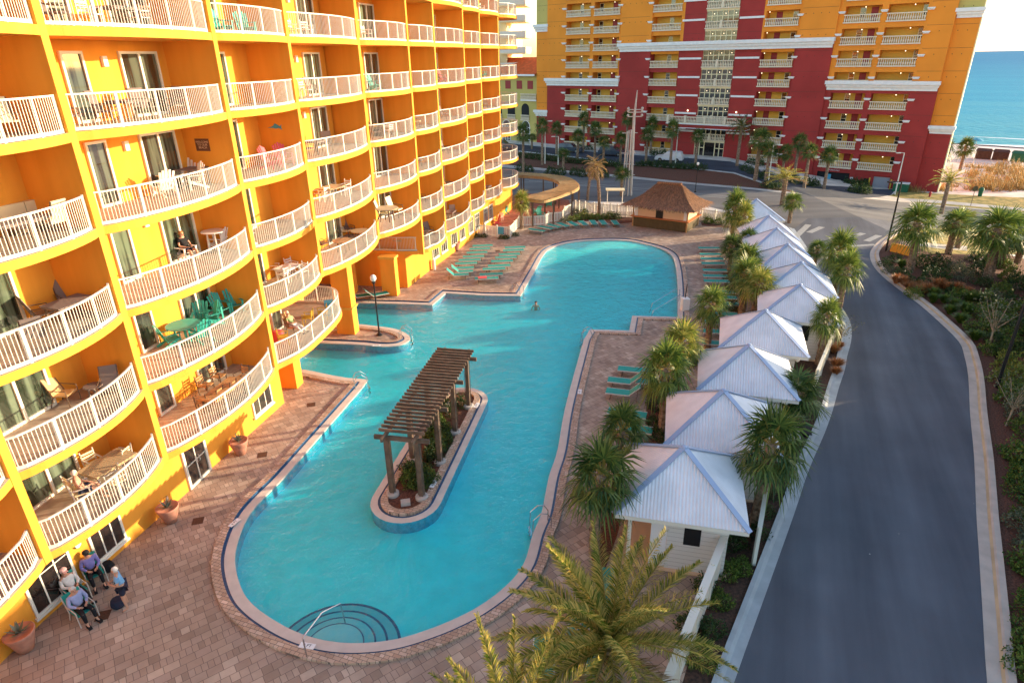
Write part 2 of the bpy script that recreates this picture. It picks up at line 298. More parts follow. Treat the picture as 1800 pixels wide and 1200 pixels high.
def sea_mat():
    m = bpy.data.materials.new('sea_water'); m.use_nodes = True; t = m.node_tree; b = t.nodes['Principled BSDF']
    geo = nd(t, 'ShaderNodeNewGeometry'); sp = nd(t, 'ShaderNodeSeparateXYZ')
    mp = nd(t, 'ShaderNodeMapping'); mp.inputs['Rotation'].default_value = (0, 0, math.radians(38)); t.links.new(geo.outputs['Position'], mp.inputs[0])
    t.links.new(mp.outputs[0], sp.inputs[0])
    mr = nd(t, 'ShaderNodeMapRange'); mr.inputs['From Min'].default_value = 178; mr.inputs['From Max'].default_value = 1500
    t.links.new(sp.outputs[1], mr.inputs[0]); pw = nd(t, 'ShaderNodeMath', operation='POWER'); pw.inputs[1].default_value = 0.5; t.links.new(mr.outputs[0], pw.inputs[0])
    mp2 = nd(t, 'ShaderNodeMapping'); mp2.inputs['Scale'].default_value = (0.004, 0.05, 1); t.links.new(mp.outputs[0], mp2.inputs[0])
    ns = nd(t, 'ShaderNodeTexNoise'); ns.inputs['Scale'].default_value = 1; ns.inputs['Detail'].default_value = 5; t.links.new(mp2.outputs[0], ns.inputs[0])
    ad = nd(t, 'ShaderNodeMath', operation='MULTIPLY_ADD'); ad.inputs[1].default_value = 0.5; ad.inputs[2].default_value = -0.25; t.links.new(ns.outputs[0], ad.inputs[0])
    su = nd(t, 'ShaderNodeMath', operation='ADD'); t.links.new(pw.outputs[0], su.inputs[0]); t.links.new(ad.outputs[0], su.inputs[1])
    cr = nd(t, 'ShaderNodeValToRGB'); e = cr.color_ramp.elements
    e[0].position = 0.0; e[0].color = (0.09, 0.36, 0.42, 1); e[1].position = 1.0; e[1].color = (0.004, 0.18, 0.34, 1)
    x = e.new(0.35); x.color = (0.02, 0.29, 0.42, 1)
    t.links.new(su.outputs[0], cr.inputs[0]); t.links.new(cr.outputs[0], b.inputs['Base Color'])
    b.inputs['Roughness'].default_value = 0.6; b.inputs['Specular IOR Level'].default_value = 0.04
    bp = nd(t, 'ShaderNodeBump'); bp.inputs['Strength'].default_value = 0.6; bp.inputs['Distance'].default_value = 0.8
    n3 = nd(t, 'ShaderNodeTexNoise'); n3.inputs['Scale'].default_value = 0.4; n3.inputs['Detail'].default_value = 6; t.links.new(geo.outputs['Position'], n3.inputs[0])
    t.links.new(n3.outputs[0], bp.inputs['Height']); t.links.new(bp.outputs[0], b.inputs['Normal'])
    return m
M['sea'] = sea_mat()

# ---------------------------------------------------------------- mesh building
class MB:
    def __init__(s): s.v = []; s.f = []; s.m = []
    def add(s, vs, fs, mi=0):
        o = len(s.v); s.v += [tuple(v) for v in vs]
        for f in fs: s.f.append([i+o for i in f]); s.m.append(mi)
        return s
    def box(s, x0, x1, y0, y1, z0, z1, mi=0):
        return s.add([(x0,y0,z0),(x1,y0,z0),(x1,y1,z0),(x0,y1,z0),(x0,y0,z1),(x1,y0,z1),(x1,y1,z1),(x0,y1,z1)],
                     [(0,3,2,1),(4,5,6,7),(0,1,5,4),(1,2,6,5),(2,3,7,6),(3,0,4,7)], mi)
    def cbox(s, c, d, rz=0, mi=0):   # centre of the bottom, dims, turn
        ca, sa = math.cos(rz), math.sin(rz); vs = []
        for z in (0, d[2]):
            for a, b in ((-1,-1),(1,-1),(1,1),(-1,1)):
                x, y = a*d[0]/2, b*d[1]/2; vs.append((c[0]+x*ca-y*sa, c[1]+x*sa+y*ca, c[2]+z))
        return s.add(vs, [(0,3,2,1),(4,5,6,7),(0,1,5,4),(1,2,6,5),(2,3,7,6),(3,0,4,7)], mi)
    def beam(s, p, q, w, h, mi=0, up=(0,0,1)):
        p, q = Vector(p), Vector(q); d = (q-p).normalized(); u = Vector(up)
        if abs(d.dot(u)) > 0.98: u = Vector((1,0,0))
        sd = d.cross(u).normalized(); u = sd.cross(d)
        vs = [c+sd*a*w/2+u*b*h/2 for c in (p, q) for a, b in ((-1,-1),(1,-1),(1,1),(-1,1))]
        return s.add(vs, [(0,3,2,1),(4,5,6,7),(0,1,5,4),(1,2,6,5),(2,3,7,6),(3,0,4,7)], mi)
    def tube(s, pts, r, n=6, mi=0, cap=True):
        pts = [Vector(p) for p in pts]; rs = r if isinstance(r, (list, tuple)) else [r]*len(pts)
        o = len(s.v); u = None
        for i, p in enumerate(pts):
            d = (pts[min(i+1, len(pts)-1)]-pts[max(i-1, 0)]).normalized()
            if u is None: u = d.orthogonal().normalized()
            u = (u-d*u.dot(d)).normalized(); w = d.cross(u)
            for k in range(n):
                a = 2*PI*k/n; s.v.append(tuple(p+(u*math.cos(a)+w*math.sin(a))*rs[i]))
        for i in range(len(pts)-1):
            for k in range(n):
                a = o+i*n+k; b = o+i*n+(k+1)%n; s.f.append([a, b, b+n, a+n]); s.m.append(mi)
        if cap:
            s.f.append([o+k for k in range(n)][::-1]); s.m.append(mi); e = o+(len(pts)-1)*n
            s.f.append([e+k for k in range(n)]); s.m.append(mi)
        return s
    def lathe(s, prof, n=12, c=(0,0,0), mi=0):
        o = len(s.v)
        for r, z in prof:
            for k in range(n): s.v.append((c[0]+r*math.cos(2*PI*k/n), c[1]+r*math.sin(2*PI*k/n), c[2]+z))
        for i in range(len(prof)-1):
            for k in range(n):
                a = o+i*n+k; b = o+i*n+(k+1)%n; s.f.append([a, b, b+n, a+n]); s.m.append(mi)
        s.f.append([o+k for k in range(n)][::-1]); s.m.append(mi); e = o+(len(prof)-1)*n
        s.f.append([e+k for k in range(n)]); s.m.append(mi)
        return s
    def prism(s, poly, z0, z1, mi=0, mt=None, zf=None):
        n = len(poly); ar = sum(poly[i][0]*poly[(i+1)%n][1]-poly[(i+1)%n][0]*poly[i][1] for i in range(n))
        if ar < 0: poly = poly[::-1]
        z0f = [z0+(zf(p[0]) if zf else 0) for p in poly]; z1f = [z1+(zf(p[0]) if zf else 0) for p in poly]
        o = len(s.v); s.v += [(p[0], p[1], z) for p, z in zip(poly, z0f)]+[(p[0], p[1], z) for p, z in zip(poly, z1f)]
        for i in range(n): s.f.append([o+i, o+(i+1)%n, o+n+(i+1)%n, o+n+i]); s.m.append(mi)
        s.f.append([o+i for i in range(n)][::-1]); s.m.append(mi)
        s.f.append([o+n+i for i in range(n)]); s.m.append(mi if mt is None else mt)
        return s
    def sheet(s, poly, z, mi=0):
        n = len(poly); ar = sum(poly[i][0]*poly[(i+1)%n][1]-poly[(i+1)%n][0]*poly[i][1] for i in range(n))
        if ar < 0: poly = poly[::-1]
        o = len(s.v); s.v += [(p[0], p[1], z) for p in poly]; s.f.append(list(range(o, o+n))); s.m.append(mi); return s
    def ring(s, A, B, za, zb, mi=0, closed=True):
        n = len(A); o = len(s.v)
        s.v += [(a[0], a[1], za) for a in A]+[(b[0], b[1], zb) for b in B]
        for i in range(n if closed else n-1): s.f.append([o+i, o+(i+1)%n, o+n+(i+1)%n, o+n+i]); s.m.append(mi)
        return s
    def sphere(s, c, r, n=8, mi=0, sz=1):
        prof = [(r*math.sin(PI*k/n) if 0 < k < n else r*0.05, -r*sz*math.cos(PI*k/n)) for k in range(n+1)]
        return s.lathe(prof, n+2, c, mi)
    def build(s, name, mats, parent=None, local=False, smooth=False):
        if not isinstance(mats, (list, tuple)): mats = [mats]
        me = bpy.data.meshes.new(name); vs = s.v
        if parent is not None and not local:
            L = parent
            while L.parent: L = L.parent
            o = L.location; vs = [(v[0]-o.x, v[1]-o.y, v[2]-o.z) for v in vs]
        me.from_pydata(vs, [], s.f); me.update()
        for m in mats: me.materials.append(M[m] if isinstance(m, str) else m)
        if len(mats) > 1: me.polygons.foreach_set('material_index', s.m)
        if smooth: me.polygons.foreach_set('use_smooth', [True]*len(me.polygons))
        ob = bpy.data.objects.new(name, me); sc.collection.objects.link(ob)
        if parent is not None: ob.parent = parent
        return ob
def tag(o, label=None, cat=None, group=None, kind=None):
    if label: o['label'] = label
    if cat: o['category'] = cat
    if group: o['group'] = group
    if kind: o['kind'] = kind
    return o
def root(name, label, cat, loc=(0,0,0), rz=0, group=None):
    o = bpy.data.objects.new(name, None); sc.collection.objects.link(o); o.empty_display_size = 0.3
    o.location = loc; o.rotation_euler = (0, 0, rz)
    return tag(o, label, cat, group)
def kids(o): return [c for c in bpy.data.objects if c.parent is o]
_tree = {}
def dup(src, loc, rz, label=None, group=None, scale=None, cat=None):
    if src.name not in _tree:
        _tree[src.name] = [(c, kids(c)) for c in kids(src)]
    r = src.copy(); sc.collection.objects.link(r); r.location = loc; r.rotation_euler = (0, 0, rz)
    for k in ('label', 'group'):
        if k in r: del r[k]
    tag(r, label, cat, group)
    if scale: r.scale = scale if isinstance(scale, tuple) else (scale,)*3
    for c, gs in _tree[src.name]:
        d = c.copy(); sc.collection.objects.link(d); d.parent = r
        for g in gs: e = g.copy(); sc.collection.objects.link(e); e.parent = d
    return r
class Kind:     # first use moves the thing built, later uses copy it
    def __init__(s, build): s.b = build; s.o = None
    def put(s, loc, rz, label, group=None, scale=None, cat=None):
        if s.o is None:
            s.o = s.b(); s.o.location = loc; s.o.rotation_euler = (0, 0, rz); tag(s.o, label, cat, group)
            _tree[s.o.name] = [(c, kids(c)) for c in kids(s.o)]
            if scale: s.o.scale = scale if isinstance(scale, tuple) else (scale,)*3
            return s.o
        return dup(s.o, loc, rz, label, group, scale or 1.0, cat)
def struct(name, mb, mats, smooth=False):
    return tag(mb.build(name, mats, smooth=smooth), kind='structure')
ORD = ['first','second','third','fourth','fifth','sixth','seventh','eighth','ninth','tenth','eleventh','twelfth','thirteenth','fourteenth','fifteenth','sixteenth','seventeenth','eighteenth','nineteenth','twentieth','twenty-first','twenty-second','twenty-third','twenty-fourth','twenty-fifth']

def catmull(pts, k=5):
    out = []; n = len(pts)
    for i in range(n-1):
        p0 = pts[max(i-1, 0)]; p1 = pts[i]; p2 = pts[i+1]; p3 = pts[min(i+2, n-1)]
        for j in range(k):
            t = j/k
            out.append(tuple(0.5*((2*p1[a])+(-p0[a]+p2[a])*t+(2*p0[a]-5*p1[a]+4*p2[a]-p3[a])*t*t+(-p0[a]+3*p1[a]-3*p2[a]+p3[a])*t**3) for a in (0, 1)))
    out.append(tuple(pts[-1][:2])); return out
def offset(poly, d):    # closed polygon, d > 0 grows it
    n = len(poly); ar = sum(poly[i][0]*poly[(i+1)%n][1]-poly[(i+1)%n][0]*poly[i][1] for i in range(n)); sg = 1 if ar > 0 else -1
    out = []
    for i in range(n):
        a, b, c = Vector(poly[i-1][:2]), Vector(poly[i][:2]), Vector(poly[(i+1)%n][:2])
        e1 = (b-a); e2 = (c-b)
        if e1.length < 1e-6 or e2.length < 1e-6: out.append(tuple(b)); continue
        e1.normalize(); e2.normalize(); n1 = Vector((e1.y, -e1.x))*sg; n2 = Vector((e2.y, -e2.x))*sg
        m = n1+n2
        if m.length < 1e-3: m = n1
        m.normalize(); k = 1/max(0.5, m.dot(n1)); out.append(tuple(b+m*d*k))
    return out
def filled(loops, z=0.0, creases=()):    # flat faces between an outer loop and its holes
    bm = bmesh.new(); es = []
    for L in loops:
        vs = [bm.verts.new((p[0], p[1], z)) for p in L]
        es += [bm.edges.new((vs[i], vs[(i+1)%len(vs)])) for i in range(len(vs))]
    bmesh.ops.triangle_fill(bm, use_beauty=True, use_dissolve=False, edges=es)
    for x in creases:
        bmesh.ops.bisect_plane(bm, geom=bm.verts[:]+bm.edges[:]+bm.faces[:], plane_co=(x, 0, 0), plane_no=(1, 0, 0))
    bmesh.ops.recalc_face_normals(bm, faces=bm.faces)
    if bm.faces and sum(f.normal.z for f in bm.faces) < 0: bmesh.ops.reverse_faces(bm, faces=bm.faces)
    mb = MB(); bm.verts.index_update()
    mb.add([v.co for v in bm.verts], [[v.index for v in f.verts] for f in bm.faces]); bm.free(); return mb
def drape(poly, dz, name, m, kind='structure'):
    mb = filled([poly], 0, (38, 56)); mb.v = [(x, y, terr(x)+dz) for x, y, z in mb.v]
    o = mb.build(name, m); tag(o, kind=kind); return o
def P2(*pts): return [tuple(GT(x, y)[:2]) for x, y in pts]
# ================================================================ SETTING: pool outline, ground, streets
runA = catmull([tuple(G(x, y)[:2]) for x, y in [(1026,597),(995,710),(980,790),(965,837),(952,900),(937,937),(922,987),(895,1024),(850,1060),(800,1087),(750,1107),(700,1122),(650,1129),(600,1129),(550,1120),(500,1100),(450,1067),(425,1035),(413,987),(420,945),(438,905),(465,873),(500,838),(555,775),(610,712),(637,681)]], 5)
g_ = lambda x, y: tuple(G(x, y)[:2])
pen = catmull([g_(640,606), g_(675,609), g_(700,607), g_(714,602), g_(721,595), g_(714,586), g_(690,577), g_(634,570)], 4)
far_arc = catmull([g_(915,520), g_(940,476), g_(954,450), g_(966,438), g_(990,429), g_(1020,424), g_(1062,422), g_(1105,423), g_(1135,429), g_(1162,437), g_(1180,448), g_(1187,465), g_(1191,500), g_(1191,557)], 5)
p_l = g_(537,650)
POOL = runA+[g_(647,667), g_(610,664), g_(586,660), p_l, (-13.2, p_l[1]+0.3), (-13.2, g_(570,602)[1]+0.1), g_(600,604)]+pen
POOL += [(-13.0, pen[-1][1]+0.2), (-13.0, g_(634,532)[1]-0.2), g_(634,532), g_(715,534), g_(760,536), g_(784,515), g_(850,519)]+far_arc+[g_(1111,555), g_(1106,581), g_(1037,579)]
WZ = -0.03
def pool_z(y): 
    return -0.50 if y < 42 else (-0.50+(y-42)/10*0.05 if y < 52 else (-0.45+(y-52)/6.5*0.35 if y < 58.5 else -0.10))
bm_ = filled([POOL]); 
def cut_y(mb, ys):
    bm = bmesh.new(); vs = [bm.verts.new(v) for v in mb.v]
    for f in mb.f: bm.faces.new([vs[i] for i in f])
    for y in ys: bmesh.ops.bisect_plane(bm, geom=bm.verts[:]+bm.edges[:]+bm.faces[:], plane_co=(0, y, 0), plane_no=(0, 1, 0))
    bm.verts.index_update(); o = MB(); o.add([v.co for v in bm.verts], [[v.index for v in f.verts] for f in bm.faces]); bm.free(); return o
fl = cut_y(bm_, (42, 52, 58.5)); fl.v = [(x, y, pool_z(y)) for x, y, z in fl.v]
pw = MB(); pw.ring(POOL, POOL, WZ-0.02, -1.4)
M['waterline'] = mat('blue_pool_tile', (0.07, 0.36, 0.46), 0.4, 0.2, 6); struct('pool_wall', pw, 'waterline')
M['plaster'] = mat('pale_pool_plaster', (0.30, 0.84, 0.80), 0.8, 0.05, 1.5)
struct('pool_basin', fl, 'plaster')
w_ = M['water']; t_ = w_.node_tree
va = nd(t_, 'ShaderNodeVolumeAbsorption'); va.inputs['Color'].default_value = (0.0, 0.90, 0.945, 1); va.inputs['Density'].default_value = 2.2
t_.links.new(va.outputs[0], t_.nodes['Material Output'].inputs['Volume'])
for n in t_.nodes:
    if n.type == 'BSDF_TRANSPARENT': n.inputs[0].default_value = (1, 1, 1, 1)
WB = offset(POOL, 0.015); wmb = filled([WB]); nv = len(wmb.v)
top = [(x, y, WZ) for x, y, z in wmb.v]; bot = [(x, y, -1.45) for x, y, z in wmb.v]; tf = list(wmb.f)
wmb = MB(); wmb.add(top, tf); wmb.add(bot, [f[::-1] for f in tf])
ar_ = sum(WB[i][0]*WB[(i+1) % len(WB)][1]-WB[(i+1) % len(WB)][0]*WB[i][1] for i in range(len(WB)))
L_ = WB if ar_ > 0 else WB[::-1]; wmb.ring(L_, L_, -1.45, WZ)
struct('pool_water', wmb, 'water')
c0 = offset(POOL, 0.0); c1 = offset(POOL, 0.36); c2 = offset(POOL, 0.46); c3 = offset(POOL, 0.78); c4 = offset(POOL, 1.25)
cp = MB(); cp.ring(c0, c1, 0.012, 0.022); cp.ring(c0, c0, 0.012, -0.08); struct('pool_coping', cp, 'coping')
gt = MB(); gt.ring(c1, c2, 0.005, 0.005); gt.ring(c1, c1, 0.022, 0.005); gt.ring(c2, c2, 0.005, 0.09); struct('pool_gutter', gt, 'gutter')
bk = MB(); bk.ring(c2, c3, 0.09, 0.09); bk.ring(c3, c3, 0.09, 0.0); struct('coping_bricks', bk, 'coping_brick')

# the ground sheet, one sheet from behind the camera to the horizon, with the pool cut out of it
def shore(s, off=0.0):      # a line parallel to the tower by the sea; s metres along it
    return (0+0.7878*s+0.6159*(72+off), 142.9-0.6159*s+0.7878*(72+off))
out = [(-4000,-400),(3000,-400),(4000,2500)]
gm = filled([[(-3000,-600),(3500,-1500),shore(3000,0),shore(-3000,0)], POOL], 0, (38, 56))
gm.v = [(x, y, terr(x)-0.012) for x, y, z in gm.v]
struct('ground', gm, 'sandg')
sw = [shore(20000, -8.0), shore(20000, 6000), shore(-20000, 6000), shore(-20000, -8.0)]
o_ = MB().sheet(sw, -2.62).build('sea', 'sea'); tag(o_, kind='structure')
M['foam'] = mat('surf_foam', (0.8, 0.84, 0.84), 0.6)
fm = MB(); A_ = []; B_ = []
for i in range(140):
    s_ = -150+i*4.5; A_.append(shore(s_, -9.5+1.2*math.sin(i*0.9)+0.6*math.sin(i*2.3))); B_.append(shore(s_, -6+2.2*math.sin(i*0.35)+0.8*math.sin(i*1.7)))
fm.ring(A_, B_, -2.60, -2.60, closed=False); struct('surf', fm, 'foam')
fm = MB(); A_ = []; B_ = []
for i in range(140):
    s_ = -150+i*4.5; A_.append(shore(s_, 6+1.5*math.sin(i*0.3))); B_.append(shore(s_, 6.8+1.5*math.sin(i*0.3)+0.7*math.sin(i*1.1)))
fm.ring(A_, B_, -2.60, -2.60, closed=False); struct('surf_line', fm, 'foam')
M['beach'] = mat('white_beach_sand', (0.62, 0.54, 0.50), 0.95, 0, 0.15, 0.2, 4, col2=(0.74, 0.67, 0.62))
drape([shore(-300, -32), shore(400, -32), shore(400, -6), shore(-300, -6)], 0.0, 'beach', 'beach')

# paved pool deck with the pool as a hole in it
wallbase = [(-16.9, 8.2), (-15.68, 13.61), (-15.44, 15.19), (-13.76, 21.97), (-13.5, 23.55), (-12.11, 29.36)]
deck = [(-18, -6), (-18, 80.5), (2.5, 80.5), (9.4, 80), (11.4, 73.2), (27, 70.2), (26.8, 60), (24.5, 50), (21.8, 44), (18.2, 37), (14.6, 31), (12.6, 27), (10.2, 22.6), (7.8, 18.5), (3.6, 10.4), (1.5, 5), (-1, -6)]
dk = filled([deck, c3], 0.004); 
struct('pool_deck', dk, 'paver')
DK = 0.004

# drive
def px_strip(L, R): return [tuple(GT(*p)[:2]) for p in L], [tuple(GT(*p)[:2]) for p in R]
LE = catmull(P2((1250,1330),(1290,1200),(1350,1032),(1397,900),(1422,825),(1450,760),(1464,720),(1475,680),(1485,650),(1489,627),(1496,600),(1497,577),(1492,560),(1480,540),(1462,510),(1450,490),(1438,465),(1425,445),(1412,425),(1396,402)), 3)
RE = catmull(P2((1752,1330),(1735,1200),(1727,1075),(1720,962),(1716,900),(1712,800),(1705,725),(1702,662),(1695,625),(1685,600),(1650,565),(1612,532),(1562,495),(1537,470),(1529,450),(1533,437),(1548,421),(1582,404)), 3)
drv = LE+[tuple(GT(1420,384)[:2]), tuple(GT(1560,388)[:2])]+RE[::-1]
drape(drv, 0.004, 'drive', 'asphalt')
def poff(path, d):    # offset of an open path to its right
    o = []
    for i in range(len(path)):
        a = Vector(path[max(i-1, 0)]); b = Vector(path[min(i+1, len(path)-1)]); t = (b-a).normalized(); o.append((path[i][0]+t.y*d, path[i][1]-t.x*d))
    return o
for path, sg, cm in ((LE, -1, 'curb'), (RE, 1, 'curb_tan')):
    k_ = 0.68 if sg < 0 else 0.86; kb = MB(); a = path; b = poff(path, 0.42*sg*k_); c = poff(path, 0.58*sg*k_); d = poff(path, 0.80*sg*k_)
    kb.ring(a, b, 0.014, 0.006, 0, False); kb.ring(b, c, 0.006, 0.13, 0, False); kb.ring(c, d, 0.13, 0.13, 0, False); kb.ring(d, d, 0.13, -0.02, 0, False)
    struct('kerb', kb, cm)
kb = MB(); kb.ring(poff(RE, 0.362), poff(RE, 0.44), 0.0105, 0.078, 0, False); struct('kerb_stain', kb, 'gutter_stain')
# mulch beds beside the drive
bedL = [(2.2,8.0),(3.6,10.4),(7.8,18.5),(10.2,22.6),(12.6,27),(14.6,31),(18.2,37),(21.8,44),(24.5,50),(26.8,60),(27,70.2)]
pl = poff(LE, -0.54); near = [p for p in pl if p[1] > 9]
drape(bedL+[(28.5, 70)]+near[::-1], 0.006, 'planting_bed_soil', 'mulch_dark')
pr = poff(RE, 0.68)
drape([p for p in pr]+[tuple(GT(1640,412)[:2]), (52, 52), (33, 35), (28, 30), (24, 24), (18, 14), (17, 3)], 0.004, 'mulch_bed', 'mulch')

# intersection and highway
hw_n = P2((880,352),(1000,352),(1110,356),(1240,362),(1300,376),(1396,402),(1420,440),(1470,470),(1530,452),(1548,421),(1582,404),(1680,400),(1800,396),(1900,394))
hw_f = P2((1900,378),(1800,375),(1700,366),(1600,356),(1500,347),(1400,342),(1330,334),(1225,325),(1100,313),(1000,304),(880,293),(700,280))
hw = hw_n[:5]+[tuple(GT(1396,402)[:2]), tuple(GT(1480,455)[:2]), tuple(GT(1560,412)[:2])]+hw_n[11:]+hw_f+[(-60, 118), (-60, 85), (-5, 82)]
drape(hw, 0.000, 'highway', 'asphalt2')
lot = P2((820,246),(905,253),(1000,263),(1100,272),(1210,278),(1285,284),(1330,298),(1400,318),(1450,326),(1530,331),(1575,333),(1560,346),(1500,349),(1430,346),(1340,322),(1290,305),(1225,298),(1100,289),(1000,276),(905,266),(820,258))
drape(lot, 0.004, 'parking_lane', 'asphalt3')
bed = P2((820,258),(905,266),(1000,276),(1100,289),(1225,298),(1290,305),(1340,322),(1400,338),(1400,340),(1330,331),(1225,322),(1100,309),(1000,300),(880,289),(820,284))
drape(bed, 0.008, 'roadside_bed', 'mulch')
sb_ = P2((820,290),(880,294),(1000,304),(1100,313),(1225,325),(1330,334),(1400,342),(1400,339),(1330,331),(1225,322),(1100,310),(1000,301),(880,290),(820,286))
mb = filled([sb_], 0, (38, 56)); mb.v = [(x, y, terr(x)+0.02) for x, y, z in mb.v]; struct('far_sidewalk', mb, 'concrete')
drape(P2((1560,345),(1600,355),(1700,365),(1800,374),(1900,383),(1900,350),(1760,346),(1640,340),(1580,334)), 0.004, 'roadside_grass', 'lawn')
drape(P2((1540,348),(1620,355),(1750,366),(1900,380),(1900,376),(1750,361.5),(1640,351.5),(1560,344)), 0.012, 'sidewalk', 'concrete')
drape(P2((1582,404),(1680,400),(1800,396),(1900,394),(1900,440),(1780,447),(1700,447),(1640,447),(1590,425),(1560,418)), 0.006, 'corner_lawn', 'lawn')
drape(P2((1596,432),(1650,437),(1700,441),(1700,433),(1650,429),(1592,424)), 0.012, 'corner_path', 'concrete')
# white walls / curbs along the hotel lane
mk = MB()
for (a, b) in (((1398,417),(1421,395)), ((1422,409),(1445,399)), ((1494,418),(1517,410)), ((1523,424),(1545,414)), ((1340,398),(1352,390))):
    p, q = GT(*a), GT(*b); mk.beam((p.x, p.y, 0.011), (q.x, q.y, 0.011), 0.6, 0.004)
for (a, b) in (((1000,325),(1080,331)), ((1130,337),(1215,344)), ((930,318),(975,322))):
    p, q = GT(*a), GT(*b); mk.beam((p.x, p.y, 0.006), (q.x, q.y, 0.006), 0.14, 0.004)
for (a, b) in (((880,309),(1330,350)), ((880,312),(1330,353))):
    p, q = GT(*a), GT(*b); mk.beam((p.x, p.y, 0.006), (q.x, q.y, 0.006), 0.12, 0.004)
p, q = GT(1498,433), GT(1538,430); mk.beam((p.x, p.y, 0.011), (q.x, q.y, 0.011), 0.5, 0.004)
struct('road_markings', mk, 'paint')
# hotel lane kerbs
kb = MB()
for pts in (P2((905,266),(1000,276),(1100,289),(1225,298),(1290,305),(1340,322)), P2((905,253),(1000,263),(1100,272),(1210,278)), P2((1285,284),(1330,298),(1400,318),(1448,330))):
    for a, b in zip(pts, pts[1:]): kb.beam((*a, terr(a[0])+0.07), (*b, terr(b[0])+0.07), 0.25, 0.16)
struct('lane_kerb', kb, 'curb')
# ================================================================ YELLOW CONDOMINIUM
CUS = [(-15.9,7.4),(-14.2,14.9),(-13.2,20.1),(-11.5,27.6),(-10.35,33.2),(-8.7,41.0),(-6.7,47.3),(-5.45,52.4),(-3.75,60.2),(-2.55,65.5),(-0.9,71.7)]
NB = len(CUS)-1
LV = [3.05+2.9*i for i in range(8)]         # floor levels: LV[0] is the lowest balcony row, LV[7] the roof
DEP = 2.2; SLAB = 0.27
bd = root('condominium_building', 'long golden yellow condominium with curved white railed balconies facing the pool', 'building', (-15, 15, 0))
def bay(i):
    A, B = Vector(CUS[i]), Vector(CUS[i+1]); d = (B-A).normalized(); return A, B, d, Vector((d.y, -d.x))
def rim(i, inset=0.0, n=14):
    A, B, d, nn = bay(i); L = (B-A).length; sag = 0.76 if L > 6.2 else 0.58
    return [tuple(A+(B-A)*(k/n)+nn*(sag*math.sin(PI*k/n)**0.75-inset)) for k in range(n+1)]
def railing(path, z, parent, both=True):
    m = MB(); P = [Vector(p) for p in path]; cum = [0]
    for a, b in zip(P, P[1:]): cum.append(cum[-1]+(b-a).length)
    T = cum[-1]
    def at(s):
        s = min(max(s, 0), T)
        for i in range(len(P)-1):
            if s <= cum[i+1]+1e-9: return P[i].lerp(P[i+1], (s-cum[i])/max(1e-6, cum[i+1]-cum[i]))
        return P[-1]
    for a, b in zip(P, P[1:]):
        m.beam((*a, z+1.05), (*b, z+1.05), 0.06, 0.05); m.beam((*a, z+0.07), (*b, z+0.07), 0.05, 0.10)
    npst = max(2, round(T/1.45)+1)
    for k in range(npst):
        s_ = 0.04+(T-0.08)*k/(npst-1); p = at(s_); q = at(s_+.1)-at(s_-.1); m.cbox((p.x, p.y, z-0.10), (0.065, 0.065, 1.17), math.atan2(q.y, q.x))
    npk = int(T/0.115)
    for k in range(1, npk):
        p = at(T*k/npk); m.cbox((p.x, p.y, z+0.11), (0.018, 0.018, 0.93))
    return m.build('railing', 'white', parent)
def slab(poly, z, parent_building):
    m = MB(); m.prism(poly, z-SLAB, z, 0, 1); return m.build('balcony', ['stucco', 'deck_top'], parent_building)
def sliding(i, s0, s1, z, parent, panes=2, dep=DEP, h=2.28, gm='glass', w=0.03):
    A, B, d, nn = bay(i); o = A-nn*dep; m = MB(); ang = math.atan2(d.y, d.x)
    W = s1-s0; c = o+d*(s0+W/2)
    def fb(sa, sb, za, zb, t=0.09, mi=0, off=0.0):
        cc = o+d*((sa+sb)/2)+nn*(off+t/2); m.cbox((cc.x, cc.y, z+za), (sb-sa, t, zb-za), ang, mi)
    fb(s0+.05, s1-.05, 0.07, h-0.05, w, 1)
    fb(s0, s0+0.09, 0, h); fb(s1-0.09, s1, 0, h); fb(s0+.09, s1-.09, 0, 0.10); fb(s0+.09, s1-.09, h-0.09, h)
    for k in range(1, panes):
        s = s0+W*k/panes; fb(s-0.05, s+0.05, 0.10, h-0.09)
    return m.build('sliding_door', ['white', gm], parent)
# partitions: one per cusp, from the back wall to the rim
for i, c in enumerate(CUS):
    A, B, d, nn = bay(min(i, NB-1)); c = Vector(c); m = MB(); z0 = 0.0 if i in (0, 1, 2) or i > 6 else LV[0]-SLAB
    if i == 4 or i == 5: z0 = LV[1]-SLAB
    if i in (3, 6): z0 = LV[0]-SLAB
    if i in (0,1,2) or i > 6: z0 = LV[0]-SLAB
    cc = c-nn*(DEP/2-0.02); m.cbox((cc.x, cc.y, z0), (0.26, DEP+0.1, LV[7]-z0), math.atan2(d.y, d.x)); m.build('partition', 'stucco', bd)
# back walls
for i in range(NB):
    A, B, d, nn = bay(i); a = A-nn*DEP; b = B-nn*DEP; z0 = LV[0]-SLAB
    if i in (3, 4, 5): z0 = LV[1]-SLAB
    m = MB(); m.prism([tuple(a), tuple(b), tuple(b-nn*10), tuple(a-nn*10)], z0, LV[7]-0.02-0.003*(i % 2)); m.build('wall', 'stucco', bd)
